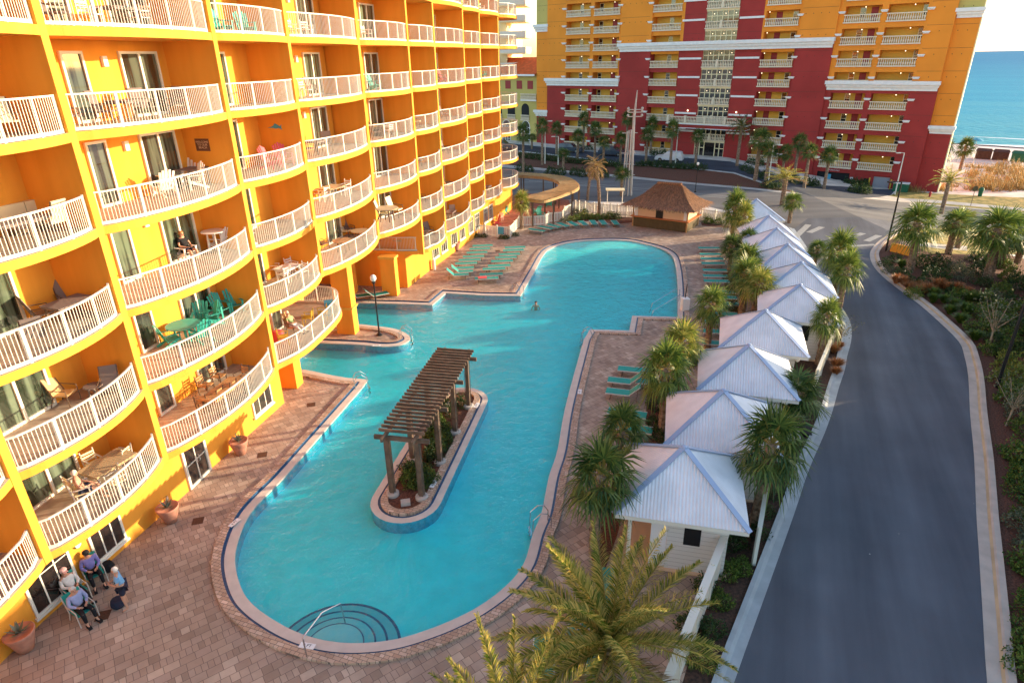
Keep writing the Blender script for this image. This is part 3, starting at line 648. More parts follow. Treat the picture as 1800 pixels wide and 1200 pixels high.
# regular balconies
def door_spec(i):
    L = (Vector(CUS[i+1])-Vector(CUS[i])).length
    if L > 6.2: return [(0.35*L-0.22, 0.35*L+0.72, 1), (0.655*L, 0.655*L+1.95, 2)], 0.56*L
    return [(0.28, 3.75, 3)], 0.80*L
for lv in range(0, 8):
    z = LV[lv]
    for i in range(NB):
        if lv == 0 and i in (3, 4, 5): continue
        A, B, d, nn = bay(i); r = rim(i); poly = r+[tuple(B-nn*(DEP+0.02)), tuple(A-nn*(DEP+0.02))]
        if lv == 0 and i in (6,) : poly = [(-13.8, 47.9), (-10.16, 47.55), (-8.6, 47.25), (-7.1, 47.2), (-6.35, 47.75), (-5.95, 48.6)]+[p for p in r if p[1] > 49.0]+[tuple(B-nn*4), (-14.5, 53)]
        b = slab(poly, z, bd)
        if lv == 7: continue
        if lv == 0 and i == 6: rp = [(-13.0, 47.95), (-10.16, 47.65), (-8.6, 47.35), (-7.15, 47.3), (-6.5, 47.8), (-6.1, 48.7)]+[p for p in rim(i, 0.09) if p[1] > 49.0]
        else: rp = rim(i, 0.09); rp[0] = tuple(Vector(rp[0])+d*0.16); rp[-1] = tuple(Vector(rp[-1])-d*0.16)
        railing(rp, z, b)
        if lv < 7:
            ds, lamp_s = door_spec(i)
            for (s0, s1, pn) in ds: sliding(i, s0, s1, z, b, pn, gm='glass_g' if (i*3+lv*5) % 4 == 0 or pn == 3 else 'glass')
            if i == 2 or (Vector(B-A).length > 6.2 and lv > 2):
                p = A-nn*(DEP-0.05)+d*lamp_s; l = MB(); l.cbox((p.x, p.y, z+1.78), (0.2, 0.13, 0.34), math.atan2(d.y, d.x)); l.build('wall_lamp', 'trim', b)
# rounded end balcony past bay 2 on the lowest row, over the water
p27 = [(-11.5,27.6),(-10.84,28.71),(-10.45,29.8),(-10.2,31.2),(-9.98,32.8),(-9.92,34.2),(-10.1,35.2),(-10.6,35.95),(-11.4,36.3),(-13.2,36.5)]
rp = catmull(p27, 3); b = slab(rp+[(-15.2, 36.6), (-14.2, 28.2)], LV[0], bd)
rp2 = offset(rp+[(-15.2, 36.6), (-14.2, 28.2)], -0.10)[:len(rp)]; rp2[0] = (rp2[0][0]+0.05, rp2[0][1]+0.15); railing(rp2, LV[0], b)
sliding(3, 3.6, 4.6, LV[0], b, 1)
# far end balconies past the last partition
g = Vector(CUS[-1]); endr = [(-0.9,71.7),(0.15,72.6),(0.75,73.8),(1.1,75.4),(1.12,76.8),(0.7,78.0),(-0.2,78.7),(-1.6,79.0),(-3.6,79.1)]
for lv in range(0, 8):
    rp = catmull(endr, 3); b = slab(rp+[(-4.2, 78.9), (-3.6, 72.3)], LV[lv], bd)
    if lv < 7: r2 = offset(rp+[(-4.2, 78.9), (-3.6, 72.3)], -0.10)[:len(rp)]; r2[0] = (r2[0][0]+.04, r2[0][1]+0.16); railing(r2, LV[lv], b)
m = MB(); m.prism([(-3.05, 72.2), (-1.6, 78.3), (-12, 80.5), (-13, 74.5)], 0, LV[7]-0.02); m.build('end_wall', 'stucco', bd)
# ground floor blocks
m = MB(); m.prism(wallbase+[(-13.6, 29.9), (-24, 31.5), (-26, 8)], 0, LV[0]-SLAB-0.004); gw = m.build('ground_wall', 'stucco', bd)
def on_wall(a, b, s0, s1, z0, z1, t, parent, name, mats, bars_v=(), bars_h=(), fw=0.07, sill=True):
    a, b = Vector(a), Vector(b); d = (b-a).normalized(); nn = Vector((d.y, -d.x)); ang = math.atan2(d.y, d.x); m = MB()
    def fb(sa, sb, za, zb, th, mi=0):
        c = a+d*((sa+sb)/2)+nn*(th/2); m.cbox((c.x, c.y, za), (sb-sa, th, zb-za), ang, mi)
    fb(s0+.02, s1-.02, z0+.02, z1-.02, 0.025, 1)
    fb(s0-.02, s0+fw, z0, z1, t); fb(s1-fw, s1+.02, z0, z1, t); fb(s0+fw, s1-fw, z1-fw, z1, t); fb(s0+fw, s1-fw, z0, z0+fw, t)
    if sill: fb(s0-0.08, s1+0.08, z0-0.10, z0, t+0.05)
    for v in bars_v: s = s0+(s1-s0)*v; fb(s-0.025, s+0.025, z0+fw, z1-fw, t-0.02)
    for h in bars_h: zz = z0+(z1-z0)*h; fb(s0+fw, s1-fw, zz-0.02, zz+0.02, t-0.03)
    return m.build(name, mats, parent)
w1 = (wallbase[2], wallbase[3]); w0 = (wallbase[1], wallbase[2])
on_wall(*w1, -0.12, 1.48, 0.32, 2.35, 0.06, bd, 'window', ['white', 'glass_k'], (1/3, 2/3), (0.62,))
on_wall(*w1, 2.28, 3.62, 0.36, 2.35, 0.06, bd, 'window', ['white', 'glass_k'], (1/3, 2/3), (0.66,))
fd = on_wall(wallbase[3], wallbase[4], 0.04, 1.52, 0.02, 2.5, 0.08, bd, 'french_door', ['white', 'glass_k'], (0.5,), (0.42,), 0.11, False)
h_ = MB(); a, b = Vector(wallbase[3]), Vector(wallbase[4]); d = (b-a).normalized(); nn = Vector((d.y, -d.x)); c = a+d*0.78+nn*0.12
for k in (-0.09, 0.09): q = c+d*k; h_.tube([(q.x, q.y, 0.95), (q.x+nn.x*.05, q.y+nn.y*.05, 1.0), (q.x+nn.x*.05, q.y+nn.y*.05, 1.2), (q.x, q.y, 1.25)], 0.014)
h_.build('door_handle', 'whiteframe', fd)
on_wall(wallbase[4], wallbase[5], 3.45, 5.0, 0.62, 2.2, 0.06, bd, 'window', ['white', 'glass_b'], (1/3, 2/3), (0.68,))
m = MB(); a, b = Vector(wallbase[2]), Vector(wallbase[3]); c = a.lerp(b, 0.27); m.lathe([(0.17, 0), (0.17, 0.04), (0.12, 0.05)], 12); 
for k, v in enumerate(m.v): m.v[k] = (c.x+0.01+v[2], c.y+v[0]*0.97, 1.62+v[1])
m.build('round_plaque', 'aqua_sign', bd)
# pillars of the passage
def pillar(x0, y0, w, dpt, h, rz=math.radians(-10), cap=0.18, band=None):
    m = MB(); m.cbox((x0, y0, 0), (w, dpt, h), rz)
    if band: m.cbox((x0, y0, band), (w+0.10, dpt+0.10, 0.10), rz, 1); m.cbox((x0, y0, band+0.10), (w+0.2, dpt+0.2, 0.06), rz, 1)
    if cap: m.cbox((x0, y0, h-cap), (w+0.16, dpt+0.16, cap-0.006), rz, 1)
    return m.build('pillar', ['stucco', 'corr'], bd)
pillar(-12.3, 31.35, 0.95, 0.75, LV[0]-SLAB-0.002); pillar(-10.85, 38.75, 1.2, 0.75, LV[1]-SLAB-0.002, band=1.75)
pillar(-14.6, 39.6, 1.4, 0.75, LV[1]-SLAB-0.002); pillar(-9.2, 46.0, 1.15, 0.7, LV[0]-SLAB+0.3, band=None)
pillar(-12.6, 46.7, 1.15, 0.7, LV[0]-SLAB+0.3)
m = MB(); m.prism([(-17.2, 28), (-15.4, 48.5), (-24, 50), (-25, 28)], 0, LV[1]-SLAB-0.003); m.build('passage_wall', 'stucco', bd)
blk = [(-8.55, 47.55), (-8.15, 47.46), (-6.75, 52.4), (-1.63, 68.43), (0.35, 75.3), (-9, 77.5), (-15.5, 48.9)]
m = MB(); m.prism(blk, 0, LV[0]-SLAB-0.004); m.build('ground_wall', 'stucco', bd)
A_, B_ = blk[1], blk[3]
for s0, s1 in ((5.3, 6.6), (7.2, 8.5), (9.5, 10.9), (11.6, 12.9), (14.0, 15.2), (15.7, 17.0), (18.4, 19.6), (20.0, 21.2)):
    on_wall(blk[2], blk[3], s0-5.1, s1-5.1, 0.75, 2.3, 0.06, bd, 'window', ['white', 'glass_b'], (1/3, 2/3), (0.7,))
m = MB()
m.prism([(-16.1, 7), (-14.4, 15), (-13.4, 20.2), (-11.7, 27.7), (-8.8, 41), (-6.9, 47.3), (-1.1, 71.7), (-2.5, 79), (-20, 82), (-31, 8)], LV[7]+0.003, LV[7]+0.9); m.build('parapet', 'stucco', bd)
# downpipe and tap box on the wall
m = MB(); m.cbox((-14.02, 20.75, 0.35), (0.12, 0.12, 0.3)); m.tube([(-13.98, 20.75, 0.35), (-13.98, 20.78, 0.02)], 0.03); m.build('tap_box', 'steel', bd)
# sign and fish on two partitions
def text_mesh(body, size, name, m, parent, loc, rot, ext=0.004):
    c = bpy.data.curves.new(name, 'FONT'); c.body = body; c.size = size; c.align_x = 'CENTER'; c.align_y = 'CENTER'; c.extrude = ext; c.space_line = 0.9
    o = bpy.data.objects.new(name, c); sc.collection.objects.link(o)
    me = bpy.data.meshes.new_from_object(o.evaluated_get(bpy.context.evaluated_depsgraph_get())); bpy.data.objects.remove(o)
    me.materials.clear(); me.materials.append(M[m]); ob = bpy.data.objects.new(name, me); sc.collection.objects.link(ob)
    ob.location = loc; ob.rotation_euler = rot
    if parent: ob.parent = parent
    return ob
# ================================================================ RED AND ORANGE TOWER
RBA = math.atan2(-0.6159, 0.7878)
rb = root('hotel_tower', 'tall crimson and orange hotel tower with white cornices and balustraded balconies across the street', 'building', (0, 142.9, 0), RBA)
def W(u, v, z=0.0): return Vector((0.7878*u+0.6159*v, 142.9-0.6159*u+0.7878*v, z))    # v > 0 is behind the facade
FL = [-0.33+2.93*i for i in range(13)]; TOPZ = 36.5
cols = {'l1': (14.5, 19.8), 'l2': (20.55, 25.9), 'm1': (32.35, 37.65), 'm2': (51.7, 56.75), 'r1': (63.1, 67.9), 'r2': (68.7, 73.55)}
BD = 1.7   # depth of the galleries
def zone(u, z):
    if u < 10.1 or u > 77.0: return 'olive' if z > 21.5 else ('orange' if z > 6 else 'red')
    if 26.3 < u < 62.3:
        if z < 17.6: return 'red'
        return 'red' if 38.2 < u < 51.35 else 'orange'
    return 'red' if z < 11.9 else 'orange'
groups = {'red': MB(), 'orange': MB(), 'olive': MB(), 'olive right': MB()}
def wallbox(u0, u1, z0, z1, y0=0.0, y1=BD):
    cuts = sorted(set([z0, z1]+[c for c in (6.0, 11.9, 17.6, 21.5) if z0 < c < z1]))
    for a, b in zip(cuts, cuts[1:]): groups[zone((u0+u1)/2, (a+b)/2)+(' right' if u0 > 76 and a > 21 else '')].box(u0, u1, y0, y1, a, b)
ZB = -3.4
edges = [(7.1, 10.1), (10.1, 14.5), (19.8, 20.55), (25.9, 26.3), (26.3, 32.35), (37.65, 38.2), (38.2, 42.0), (47.4, 51.35), (51.35, 51.7), (56.75, 57.1), (57.1, 62.3), (62.3, 63.1), (67.9, 68.7), (73.55, 77.0), (77.0, 79.9)]
off = {(7.1, 10.1): 0.6, (77.0, 79.9): 0.6, (26.3, 32.35): -0.25, (57.1, 62.3): -0.25}
for (a, b) in edges: wallbox(a, b, ZB, TOPZ, off.get((a, b), 0.0))
def bal_part(u0, u1, z, kind, name='balcony'):
    return
def balustrade(u0, u1, z, y=0.0, mid=False, base=True):
    m = MB(); m.box(u0-0.04, u1+0.04, y-0.22, y+0.10, z-0.02, z+0.16); m.box(u0-0.04, u1+0.04, y-0.20, y+0.06, z+0.98, z+1.12)
    n = int((u1-u0)/0.27)
    for k in range(n):
        u = u0+(u1-u0)*(k+0.5)/n
        for (za, zb, w) in ((0.16, 0.30, .05), (0.30, 0.62, .085), (0.62, 0.98, .045)): m.box(u-w, u+w, y-0.07-w, y-0.07+w, z+za, z+zb)
    if mid: m.box((u0+u1)/2-.16, (u0+u1)/2+.16, y-0.26, y+0.1, z, z+1.25)
    return m
def gallery(kind, u0, u1):
    # one gallery: floor strip, back wall, doors and windows, lamp, balustrade in front
    W_ = u1-u0; p = MB(); p.box(u0, u1, 0.02, BD, -0.7, 0.0, 0); p.box(u0, u1, BD-0.02, BD+0.1, 0, 2.25, 1)
    return p
temp = {}
def wd(m, u0, u1, z0, z1, y, t=0.05):
    m.box(u0-0.08, u1+0.08, y-t, y, z0-0.08, z1+0.08, 0); m.box(u0, u1, y-t-0.02, y-t, z0, (z0+z1)/2-0.04, 1); m.box(u0, u1, y-t-0.02, y-t, (z0+z1)/2+0.04, z1, 1)
spec = {'l1': dict(win=[0.38], door=[], lamp=0.63, dark=1), 'l2': dict(win=[0.04, 0.84], door=[0.56], lamp=0.74, dark=0), 'm1': dict(win=[0.46], door=[0.93], lamp=None, dark=1),
        'm2': dict(win=[0.72], door=[0.22], lamp=0.08, dark=1), 'r1': dict(win=[0.35], door=[0.66], lamp=0.54, dark=0), 'r2': dict(win=[0.84], door=[], lamp=0.66, dark=1)}
for key, (u0, u1) in cols.items():
    lv0 = 0
    for i in range(lv0, 12):
        z = FL[i]
        if z > TOPZ-3: continue
        arch = key[0] == 'm' and z > 17.9
        c = zone((u0+u1)/2, z+0.5)
        if (key, 'g', c) not in temp:
            p = MB(); p.box(u0, u1, 0.02, BD, -0.72, 0.0); a = p.build('balcony', c, rb, local=True)
            q = MB(); q.box(u0, u1, BD-0.02, BD+0.08, 0, 2.21); s = q.build('corridor_wall', 'corr', a, local=True)
            sp = spec[key]; extra = []
            for f in sp['win']:
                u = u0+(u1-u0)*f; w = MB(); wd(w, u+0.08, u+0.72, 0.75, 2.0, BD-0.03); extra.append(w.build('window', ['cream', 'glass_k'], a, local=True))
            for f in sp['door']:
                u = u0+(u1-u0)*f; w = MB(); w.box(u, min(u+0.92, u1-0.02), BD-0.08, BD-0.021, 0, 2.1); extra.append(w.build('door', 'door_red', a, local=True))
            if sp['lamp']:
                u = u0+(u1-u0)*sp['lamp']; w = MB(); w.sphere((u, 0.35, 2.05), 0.07, 5); extra.append(w.build('ceiling_lamp', 'bulb', a, local=True))
            if not arch and not (key[0] != 'm' and 10 < z < 13):
                extra.append(balustrade(u0, u1, 0.0).build('balustrade', 'balus', a, local=True))
            elif arch:
                mid = (u0+u1)/2
                for (x0, x1) in ((u0+0.05, mid-0.38), (mid+0.38, u1-0.05)): extra.append(balustrade(x0, x1, 0.0).build('balustrade', 'balus', a, local=True))
                w = MB()   # twin arches as openings in a wall panel
                def apanel(x0, x1, zt=2.93-0.72):
                    R_ = (x1-x0)/2; cx = (x0+x1)/2; zs = zt-0.12-R_*0.95; N = 10
                    pts = [(cx-R_*math.cos(PI*k/N), zs+R_*0.95*math.sin(PI*k/N)) for k in range(N+1)]
                    for (xa, za), (xb, zb) in zip(pts, pts[1:]):
                        w.add([(xa, 0, za), (xb, 0, zb), (xb, 0, zt), (xa, 0, zt), (xa, 0.35, za), (xb, 0.35, zb), (xb, 0.35, zt), (xa, 0.35, zt)],
                              [(0,1,2,3), (4,7,6,5), (0,4,5,1)])
                apanel(u0+0.05, mid-0.38); apanel(mid+0.38, u1-0.05)
                w.box(mid-0.38, mid+0.38, 0, 0.35, 0, 2.21); w.box(u0, u0+0.05, 0, .35, 0, 2.21); w.box(u1-0.05, u1, 0, .35, 0, 2.21)
                extra.append(w.build('arch', c, a, local=True))
                w = MB()
                for x0, x1 in ((u0+.05, mid-.38), (mid+.38, u1-.05)): w.box((x0+x1)/2-0.13, (x0+x1)/2+.13, -0.12, 0.02, 1.98, 2.38)
                w.box(mid-0.42, mid+0.42, -0.14, -0.002, 1.12, 1.36)
                extra.append(w.build('keystone', 'trim', a, local=True))
            for uc in {'l1': (14.15, 20.17), 'l2': (26.12,), 'm1': (32.0,), 'm2': (56.95,), 'r1': (62.75, 68.3), 'r2': (74.0,)}[key]:
                tr = MB(); tr.box(uc-0.36, uc+0.36, -0.30 if key[0] != 'm' else -0.34, -0.003 if key != 'm1' and key != 'm2' else -0.002, 1.28, 1.50); tr.box(uc-0.46, uc+0.46, -0.42, -0.31, 1.42, 1.58); tr.box(uc-0.46, uc+0.46, -0.31, -0.003, 1.502, 1.58); extra.append(tr.build('capital', 'trim', a, local=True))
            a.location = (0, 0, z); temp[(key, 'g', c)] = (a, kids(a))
        else:
            a, ks = temp[(key, 'g', c)]; b = a.copy(); sc.collection.objects.link(b); b.location = (0, 0, z)
            for k in ks: d = k.copy(); sc.collection.objects.link(d); d.parent = b
# fill between gallery top and next floor (2.21 .. 2.93-0.72 is flush); trim blocks and bands
for i in range(1, 12):
    z = FL[i]+1.28
    if not 16.2 < z < 18.6:
        for (u0, u1) in ((37.9, 41.8), (47.6, 51.5)): tr = MB(); tr.box(u0, u1, -0.16, -0.003, z, z+0.30); tr.build('band', 'trim', rb, local=True)
def cornice(u0, u1, z0, z1, y=0.0):
    h = z1-z0; tr = MB()
    tr.box(u0, u1, y-0.25, y-0.003, z0, z0+h*0.35); tr.box(u0-0.12, u1+0.12, y-0.50, y-0.003, z0+h*0.35, z0+h*0.62); tr.box(u0-0.25, u1+0.25, y-0.78, y-0.003, z0+h*0.62, z1); tr.build('cornice', 'trim', rb, local=True)
cornice(10.1, 26.25, 11.2, 12.55); cornice(26.35, 62.25, 17.0, 18.4, -0.28); cornice(62.4, 76.95, 11.1, 12.4)
cornice(6.9, 10.0, 20.9, 22.2, 0.6); cornice(77.1, 80.0, 20.3, 21.5, 0.6); cornice(7.0, 10.0, 5.3, 6.5, 0.6); cornice(77.15, 80.0, 5.4, 6.5, 0.6)
for k, g_m in groups.items(): g_m.build('wall', k.split()[0], rb, local=True)
# centre stack: glazed floors with balustrades
glz = None
for i in range(1, 12):
    z = FL[i]
    if glz is None:
        p = MB(); p.box(42.0, 47.4, -0.02, BD, -0.34, 0.0); a = p.build('glazed_bay', 'cream', rb, local=True)
        q = MB(); q.box(42.0, 47.4, 0.25, 0.30, 0, 2.585, 1)
        for k in range(7): u = 42.0+5.4*k/6; q.box(max(42.0, u-0.06), min(47.4, u+0.06), 0.14, 0.25, 0, 2.58)
        q.box(42.0, 47.4, 0.15, 0.25, 1.82, 1.94); q.build('window', ['cream', 'glass_k'], a, local=True)
        balustrade(42.0, 47.4, 0, -0.1, True).build('balustrade', 'balus', a, local=True)
        w = MB(); 
        for u in (43.3, 45.2, 46.9): w.sphere((u, 0.05, 2.2), 0.06, 5)
        w.build('ceiling_lamp', 'bulb', a, local=True)
        a.location = (0, 0, z); glz = (a, kids(a))
    else:
        a, ks = glz; b = a.copy(); sc.collection.objects.link(b); b.location = (0, 0, z)
        for k in ks: d = k.copy(); sc.collection.objects.link(d); d.parent = b
# entrance, canopy terrace
m = MB(); m.box(42.0, 47.4, 0.25, 0.30, -0.5, 2.24, 1)
for u in (42.05, 42.9, 43.75, 45.7, 46.5, 47.35): m.box(u-0.07, u+0.07, 0.12, 0.25, -0.5, 2.24)
m.box(42.0, 43.75, 0.13, 0.25, 1.25, 1.37); m.box(45.7, 47.4, 0.13, 0.25, 1.25, 1.37); m.build('entrance_door', ['cream', 'glass_k'], rb, local=True)
m = MB(); m.box(37.6, 51.4, -2.6, -0.004, 4.75, 5.5); ca = m.build('canopy', 'red', rb, local=True)
m = MB(); m.box(37.5, 51.5, -2.75, -0.005, 5.35, 5.5); m.box(37.5, 51.5, -2.70, -0.006, 4.70, 4.80); m.build('canopy_trim', 'trim', ca, local=True)
balustrade(37.7, 51.3, 5.5, -2.5).build('balustrade', 'balus', ca, local=True)
m = MB()
for u in (37.8, 41, 44.5, 48, 51.2): m.box(u-.2, u+.2, -2.8, -2.35, 5.5, 6.75)
m.build('post', 'balus', ca, local=True)
# garage doors, sign, deep body, roof
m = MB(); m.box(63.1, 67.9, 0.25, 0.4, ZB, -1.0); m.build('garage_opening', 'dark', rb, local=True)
for bx in ((68.7, 70.0, 0.1, 0.4, ZB, -1.045), (70.0, 71.3, 0.12, .4, -1.6, -1.05), (71.3, 73.55, 0.15, .2, -1.2, -1.06), (70.8, 71.3, .1, .4, ZB, -1.6)): m = MB(); m.box(*bx); m.build('wall', 'red', rb, local=True)
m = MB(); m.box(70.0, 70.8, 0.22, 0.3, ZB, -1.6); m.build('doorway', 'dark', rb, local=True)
m = MB(); m.box(71.32, 73.53, 0.25, 0.32, ZB, -1.05)
m.build('roller_door', 'roll', rb, local=True)
for zz, tt, ss in ((-0.36, 'FOR REGISTERED GUESTS PARKING', 0.30), (-0.74, 'ENTRANCE ONLY', 0.24)):
    text_mesh(tt, ss, 'sign_lettering', 'signw', rb, (65.4, 0.0, zz-0.0), (PI/2, 0, 0), 0.02)
m = MB(); m.prism([(7.1, BD+0.05), (79.88, BD+0.05), (72, 17), (9, 17)], ZB, TOPZ-0.01); m.build('building_body', 'orange', rb, local=True)
m = MB(); m.prism([(6.9, .4), (80.1, .4), (72, 17.2), (9, 17.2)], TOPZ, TOPZ+1.0); m.build('parapet', 'cream', rb, local=True)
m = MB(); m.box(79.9, 80.05, 0.62, BD, ZB, TOPZ-0.02); m.build('side_wall', 'cream', rb, local=True)
# score lines and tie dots on the plain panels
for (a, b, z0, yy) in ((10.2, 14.3, 0, 0), (26.4, 31.9, 0, -0.25), (57.2, 62.2, 0, -0.25), (73.9, 76.9, 0, 0), (7.2, 10.0, 0, .6), (77.1, 79.8, 0, .6), (38.3, 41.6, 0, 0), (47.8, 51.3, 0, 0)):
    m = MB()
    for i in range(0, 12):
        z = FL[i]+2.3; m.box(a, b, yy-0.012, yy-0.001, z, z+0.03)
        for k in range(max(2, int((b-a)/1.1))):
            u = a+0.5+k*1.1
            if u < b-0.2: m.box(u-.05, u+.05, yy-0.02, yy-0.001, z-0.8, z-0.7)
    m.build('panel_joints', 'brown_box', rb, local=True)
# two wall lanterns
m = MB()
for u in (40.3, 48.9): m.sphere((u, -0.2, 7.4), 0.14, 6)
m.build('wall_lamp', 'bulb', rb, local=True)

# ---- low building with orange tile roof, left of the tower
lb = root('low_villa_building', 'low yellow building with arches and a bright orange tiled roof beside the tower', 'building', tuple(W(0, 3)), RBA)
m = MB(); m.box(-16, 7.05, -2, 8, -1, 13.2); m.build('wall', 'olive', lb, local=True)
m = MB(); x0, x1, y0, y1 = -17, 7.0, -3, 9; m.add([(x0,y0,13.2),(x1,y0,13.2),(x1,y1,13.2),(x0,y1,13.2),(x0+5,3,16.4),(x1,3,16.4)], [(0,1,5,4),(1,2,5),(2,3,4,5),(3,0,4),(0,3,2,1)]); m.build('roof', 'tile_roof', lb, local=True)
m = MB(); m.box(-17.1, 7.03, -3.15, -3.0, 12.9, 13.25); m.build('gutter', 'trim', lb, local=True)
for u in (-3.4, 0.2, 3.9):
    m = MB(); pts = [(u-1.0, 4.6), (u-1.0, 6.6)]+[(u-1.0*math.cos(PI*k/8), 6.6+1.0*math.sin(PI*k/8)) for k in range(1, 8)]+[(u+1.0, 6.6), (u+1.0, 4.6)]
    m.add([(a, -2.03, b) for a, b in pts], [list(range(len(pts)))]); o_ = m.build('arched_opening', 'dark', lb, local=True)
    balustrade(u-1.1, u+1.1, 4.2, -2.05).build('balustrade', 'balus', o_, local=True)
for u in (2.4, 5.2, -0.6):
    m = MB(); m.box(u-0.7, u+0.7, -2.06, -2.002, 10.4, 12.0); m.build('shutter', 'door_red', lb, local=True)
balustrade(3.0, 7.0, 8.4, -2.4).build('balustrade', 'balus', lb, local=True)
m = MB(); m.box(3, 7.0, -2.5, -2.0, 8.1, 8.4); m.build('ledge', 'trim', lb, local=True)
for u in (-1.2, 4.0):
    fr = MB(); 
    pts = lambda r, h0: [(u-r, h0)]+[(u-r*math.cos(PI*k/8), 3.0+r*1.1*math.sin(PI*k/8)) for k in range(0, 9)]+[(u+r, h0)]
    a, b = pts(1.15, -0.9), pts(1.0, -0.9)
    fr.add([(x, -2.06, z) for x, z in a]+[(x, -2.06, z) for x, z in b], [[i, i+1, 12+i-1+0, 11+i] if False else [i, i+1, 11+i+1, 11+i] for i in range(10)])
    fr.add([(x, -2.03, z) for x, z in b], [list(range(11))], 1)
    for dx in (-0.33, 0.33): fr.box(u+dx-.05, u+dx+.05, -2.08, -2.04, -0.9, 3.0)
    for zz in (0.3, 1.5, 2.8): fr.box(u-1, u+1, -2.08, -2.035, zz, zz+.08)
    fr.build('arched_window', ['trim', 'glass_k'], lb, local=True)
# ---- cream tower far behind
ct = root('cream_condominium', 'distant pale cream condominium with stacked white balconies seen between the two buildings', 'building', (-9, 150, 0), math.radians(-12))
m = MB(); m.box(-14, 9.2, 0, 18, 0, 42); m.build('wall', 'cream_bldg', ct, local=True)
pb = None
for i in range(12):
    if pb is None:
        m = MB(); m.box(8.0, 13.4, -1.2, 6, -0.25, 0); a = m.build('balcony', 'cream_bldg', ct, local=True)
        m = MB(); m.box(8.0, 13.4, -1.25, -1.1, 0, 1.1); m.box(13.25, 13.45, -1.2, 6, 0, 1.1); m.build('railing', 'white', a, local=True)
        m = MB(); m.box(9.21, 9.25, 0.5, 2.3, 0, 2.2); m.build('sliding_door', 'glass', a, local=True)
        a.location = (0, 0, 11.3+i*3.0-9); pb = (a, kids(a))
    else:
        a = pb[0].copy(); sc.collection.objects.link(a); a.location = (0, 0, 2.3+i*3.0)
        for k in pb[1]: d = k.copy(); sc.collection.objects.link(d); d.parent = a
pb = None
for i in range(12):
    if pb is None:
        m = MB(); m.box(2.0, 7.6, -1.6, 0, -0.25, 0); a = m.build('balcony', 'cream_bldg', ct, local=True)
        m = MB(); m.box(2.0, 7.6, -1.62, -1.5, 0, 1.1); m.build('railing', 'white', a, local=True)
        m = MB(); m.box(3, 6.5, -0.04, -0.005, 0, 2.2); m.build('sliding_door', 'glass', a, local=True)
        a.location = (0, 0, 3.4); pb = (a, kids(a))
    else:
        a = pb[0].copy(); sc.collection.objects.link(a); a.location = (0, 0, 3.4+i*3.0)
        for k in pb[1]: d = k.copy(); sc.collection.objects.link(d); d.parent = a
# ---- parking deck just outside the right edge (its wall shades the lane)
pg = root('parking_garage', 'pale concrete parking garage wall standing along the right edge behind the shrubs', 'building', (34, 20, 0))
m = MB(); m.prism([(27.4, -30), (27.4, 24.5), (31.4, 32.6), (46, 33.4), (52, -30)], 0, 10.8); m.build('wall', 'garage', pg)
m = MB(); m.prism([(33.0, 35.3), (37.0, 41.5), (44, 50.5), (45.5, 50), (39, 40.5), (35.6, 35.0)], 0, 4.2); m.build('retaining_wall', 'garage', pg)
m = MB()
for k in range(8): m.box(27.30, 27.38, -20+k*5.4, -16.4+k*5.4, 4.0, 5.4); m.box(27.30, 27.38, -20+k*5.4, -16.4+k*5.4, 7.4, 8.8)
m.build('garage_opening', 'dark', pg)
